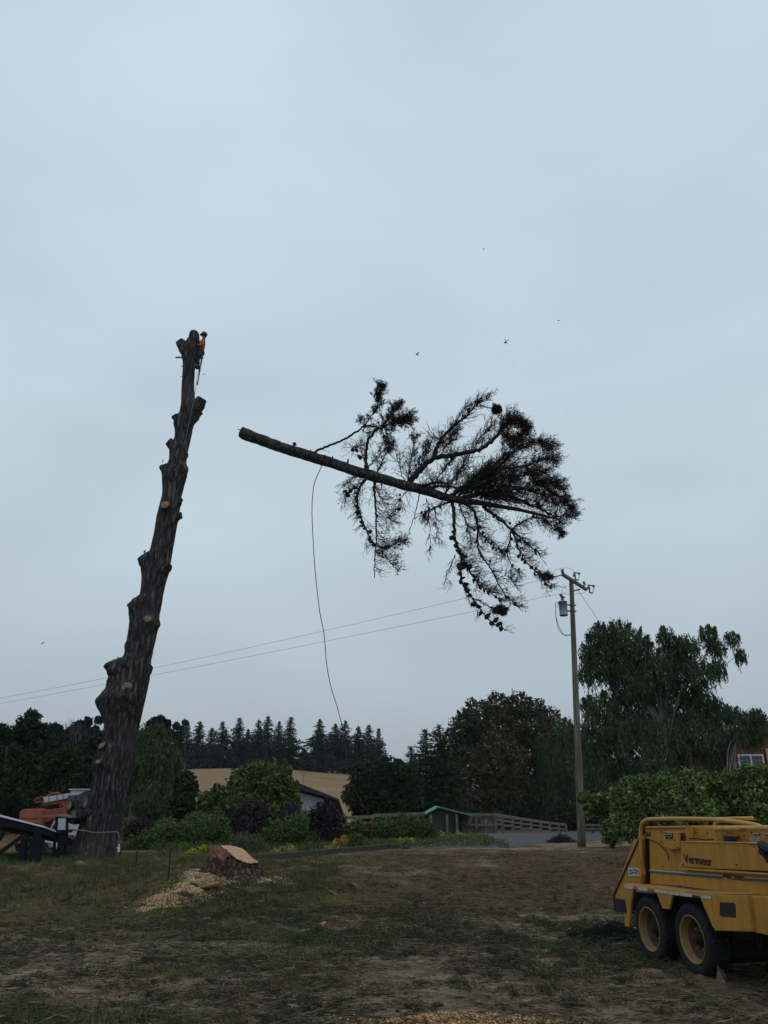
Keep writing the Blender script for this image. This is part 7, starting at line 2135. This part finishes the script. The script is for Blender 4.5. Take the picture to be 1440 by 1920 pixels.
# wheels
TR = .388
def mwheel(px, py, v, inner=False):
    c0 = cq(px, py, .13)
    c_ = c0.copy(); c_.z = c0.z * .4 + .6 * (cq(1218, 1745, .13).z + cq(1298, 1758, .13).z) / 2
    return c_
def build_wheel(c_, side=1):
    ax = CN * side
    b = MB(); w = .26
    prof = [(r_ * TR / .43 if r_ > .3 else r_, h_) for r_, h_ in [(.245, -.02), (.262, .0), (.30, .008), (.36, .012), (.40, 0), (.425, -.022), (.43, -.05), (.43, -.10), (.424, -.104), (.424, -.112), (.43, -.116), (.43, -.16), (.424, -.164), (.424, -.172), (.43, -.176), (.43, -w + .03), (.40, -w), (.30, -w - .008), (.245, -w + .02)]]
    def fn(r, h, k, i):
        if r > TR * .97: return r - (.012 if (k + (i % 3)) % 4 == 0 else 0)
        return r
    b.lathe(prof, c_, ax, 96, fn)
    t_ = b.build('wheel', M['tyre'], chip, smooth=False)
    b = MB()
    b.lathe([(.262, .004), (.255, .010), (.245, .002), (.236, -.02), (.232, -.075), (.220, -.088), (.18, -.095), (.165, -.11), (.12, -.115), (.085, -.11)][:6], c_, ax, 48)
    b.build('rim', M['rim'], t_, smooth=True)
    b = MB(); b.lathe([(.222, -.086), (.18, -.10), (.165, -.13), (.12, -.135), (.085, -.12)], c_, ax, 48); b.build('rim_disc', M['rust'], t_, smooth=True)
    b = MB()
    b.lathe([(0, -.03), (.035, -.03), (.045, -.04), (.05, -.07), (.085, -.10), (.088, -.12)], c_, ax, 24); h_ = b.build('hub', M['dark'], t_, smooth=True)
    a1_, a2_ = ax.cross(V3((0, 0, 1))), V3((0, 0, 1))
    for k in range(6):
        th = k / 6 * 6.283; b = MB(); b.lathe([(0, -.085), (.012, -.085), (.013, -.115)], c_ + (a1_ * math.cos(th) + a2_ * math.sin(th)) * .115, ax, 6)
        b.build('lug_nut', M['rim'], t_)
    return t_
for (px, py) in ((1218, 1745), (1298, 1758)):
    c_ = mwheel(px, py, 0)
    build_wheel(c_, 1)
    build_wheel(c_ - CN * 2.15, -1)
    b = MB(); b.tube([c_ - CN * .2, c_ - CN * 2.0], .045, 10); b.build('axle', M['dark'], chip)
# wedge
q = hit(1350, 1838) + V3((0, -.05, 0)); b = MB()
w = [q + V3((-.06, .0, 0)), q + V3((.12, .05, 0)), q + V3((-.03, .03, .15))]
b.prism([q + V3((-.075, -.03, -.02)), q + V3((.02, -.05, -.02)), q + V3((-.025, .01, .155))], V3((.10, .16, 0)))
tag(b.build('wheel_wedge', plain('split_wood_wedge', (.30, .18, .12), .85, scale=12, col2=(.13, .055, .032)), origin=tuple(q)), 'split wooden wedge chocked at the front tyre of the yellow machine', 'wedge')
# ------------------------------------------------------------------ thin humid air
b = MB(); b.box((0, 580, 19), (1860, 1330, 46))
hz = b.build('haze', None)
m = bpy.data.materials.new('air'); m.use_nodes = True; m.node_tree.nodes.clear()
pv = m.node_tree.nodes.new('ShaderNodeVolumePrincipled'); ou = m.node_tree.nodes.new('ShaderNodeOutputMaterial')
pv.inputs['Color'].default_value = (.82, .90, 1, 1); pv.inputs['Density'].default_value = .00013
m.node_tree.links.new(pv.outputs[0], ou.inputs['Volume']); hz.data.materials.append(m)
tag(hz, kind='stuff'); hz['label'] = 'thin humid haze in the air over the whole place'; hz['category'] = 'haze'
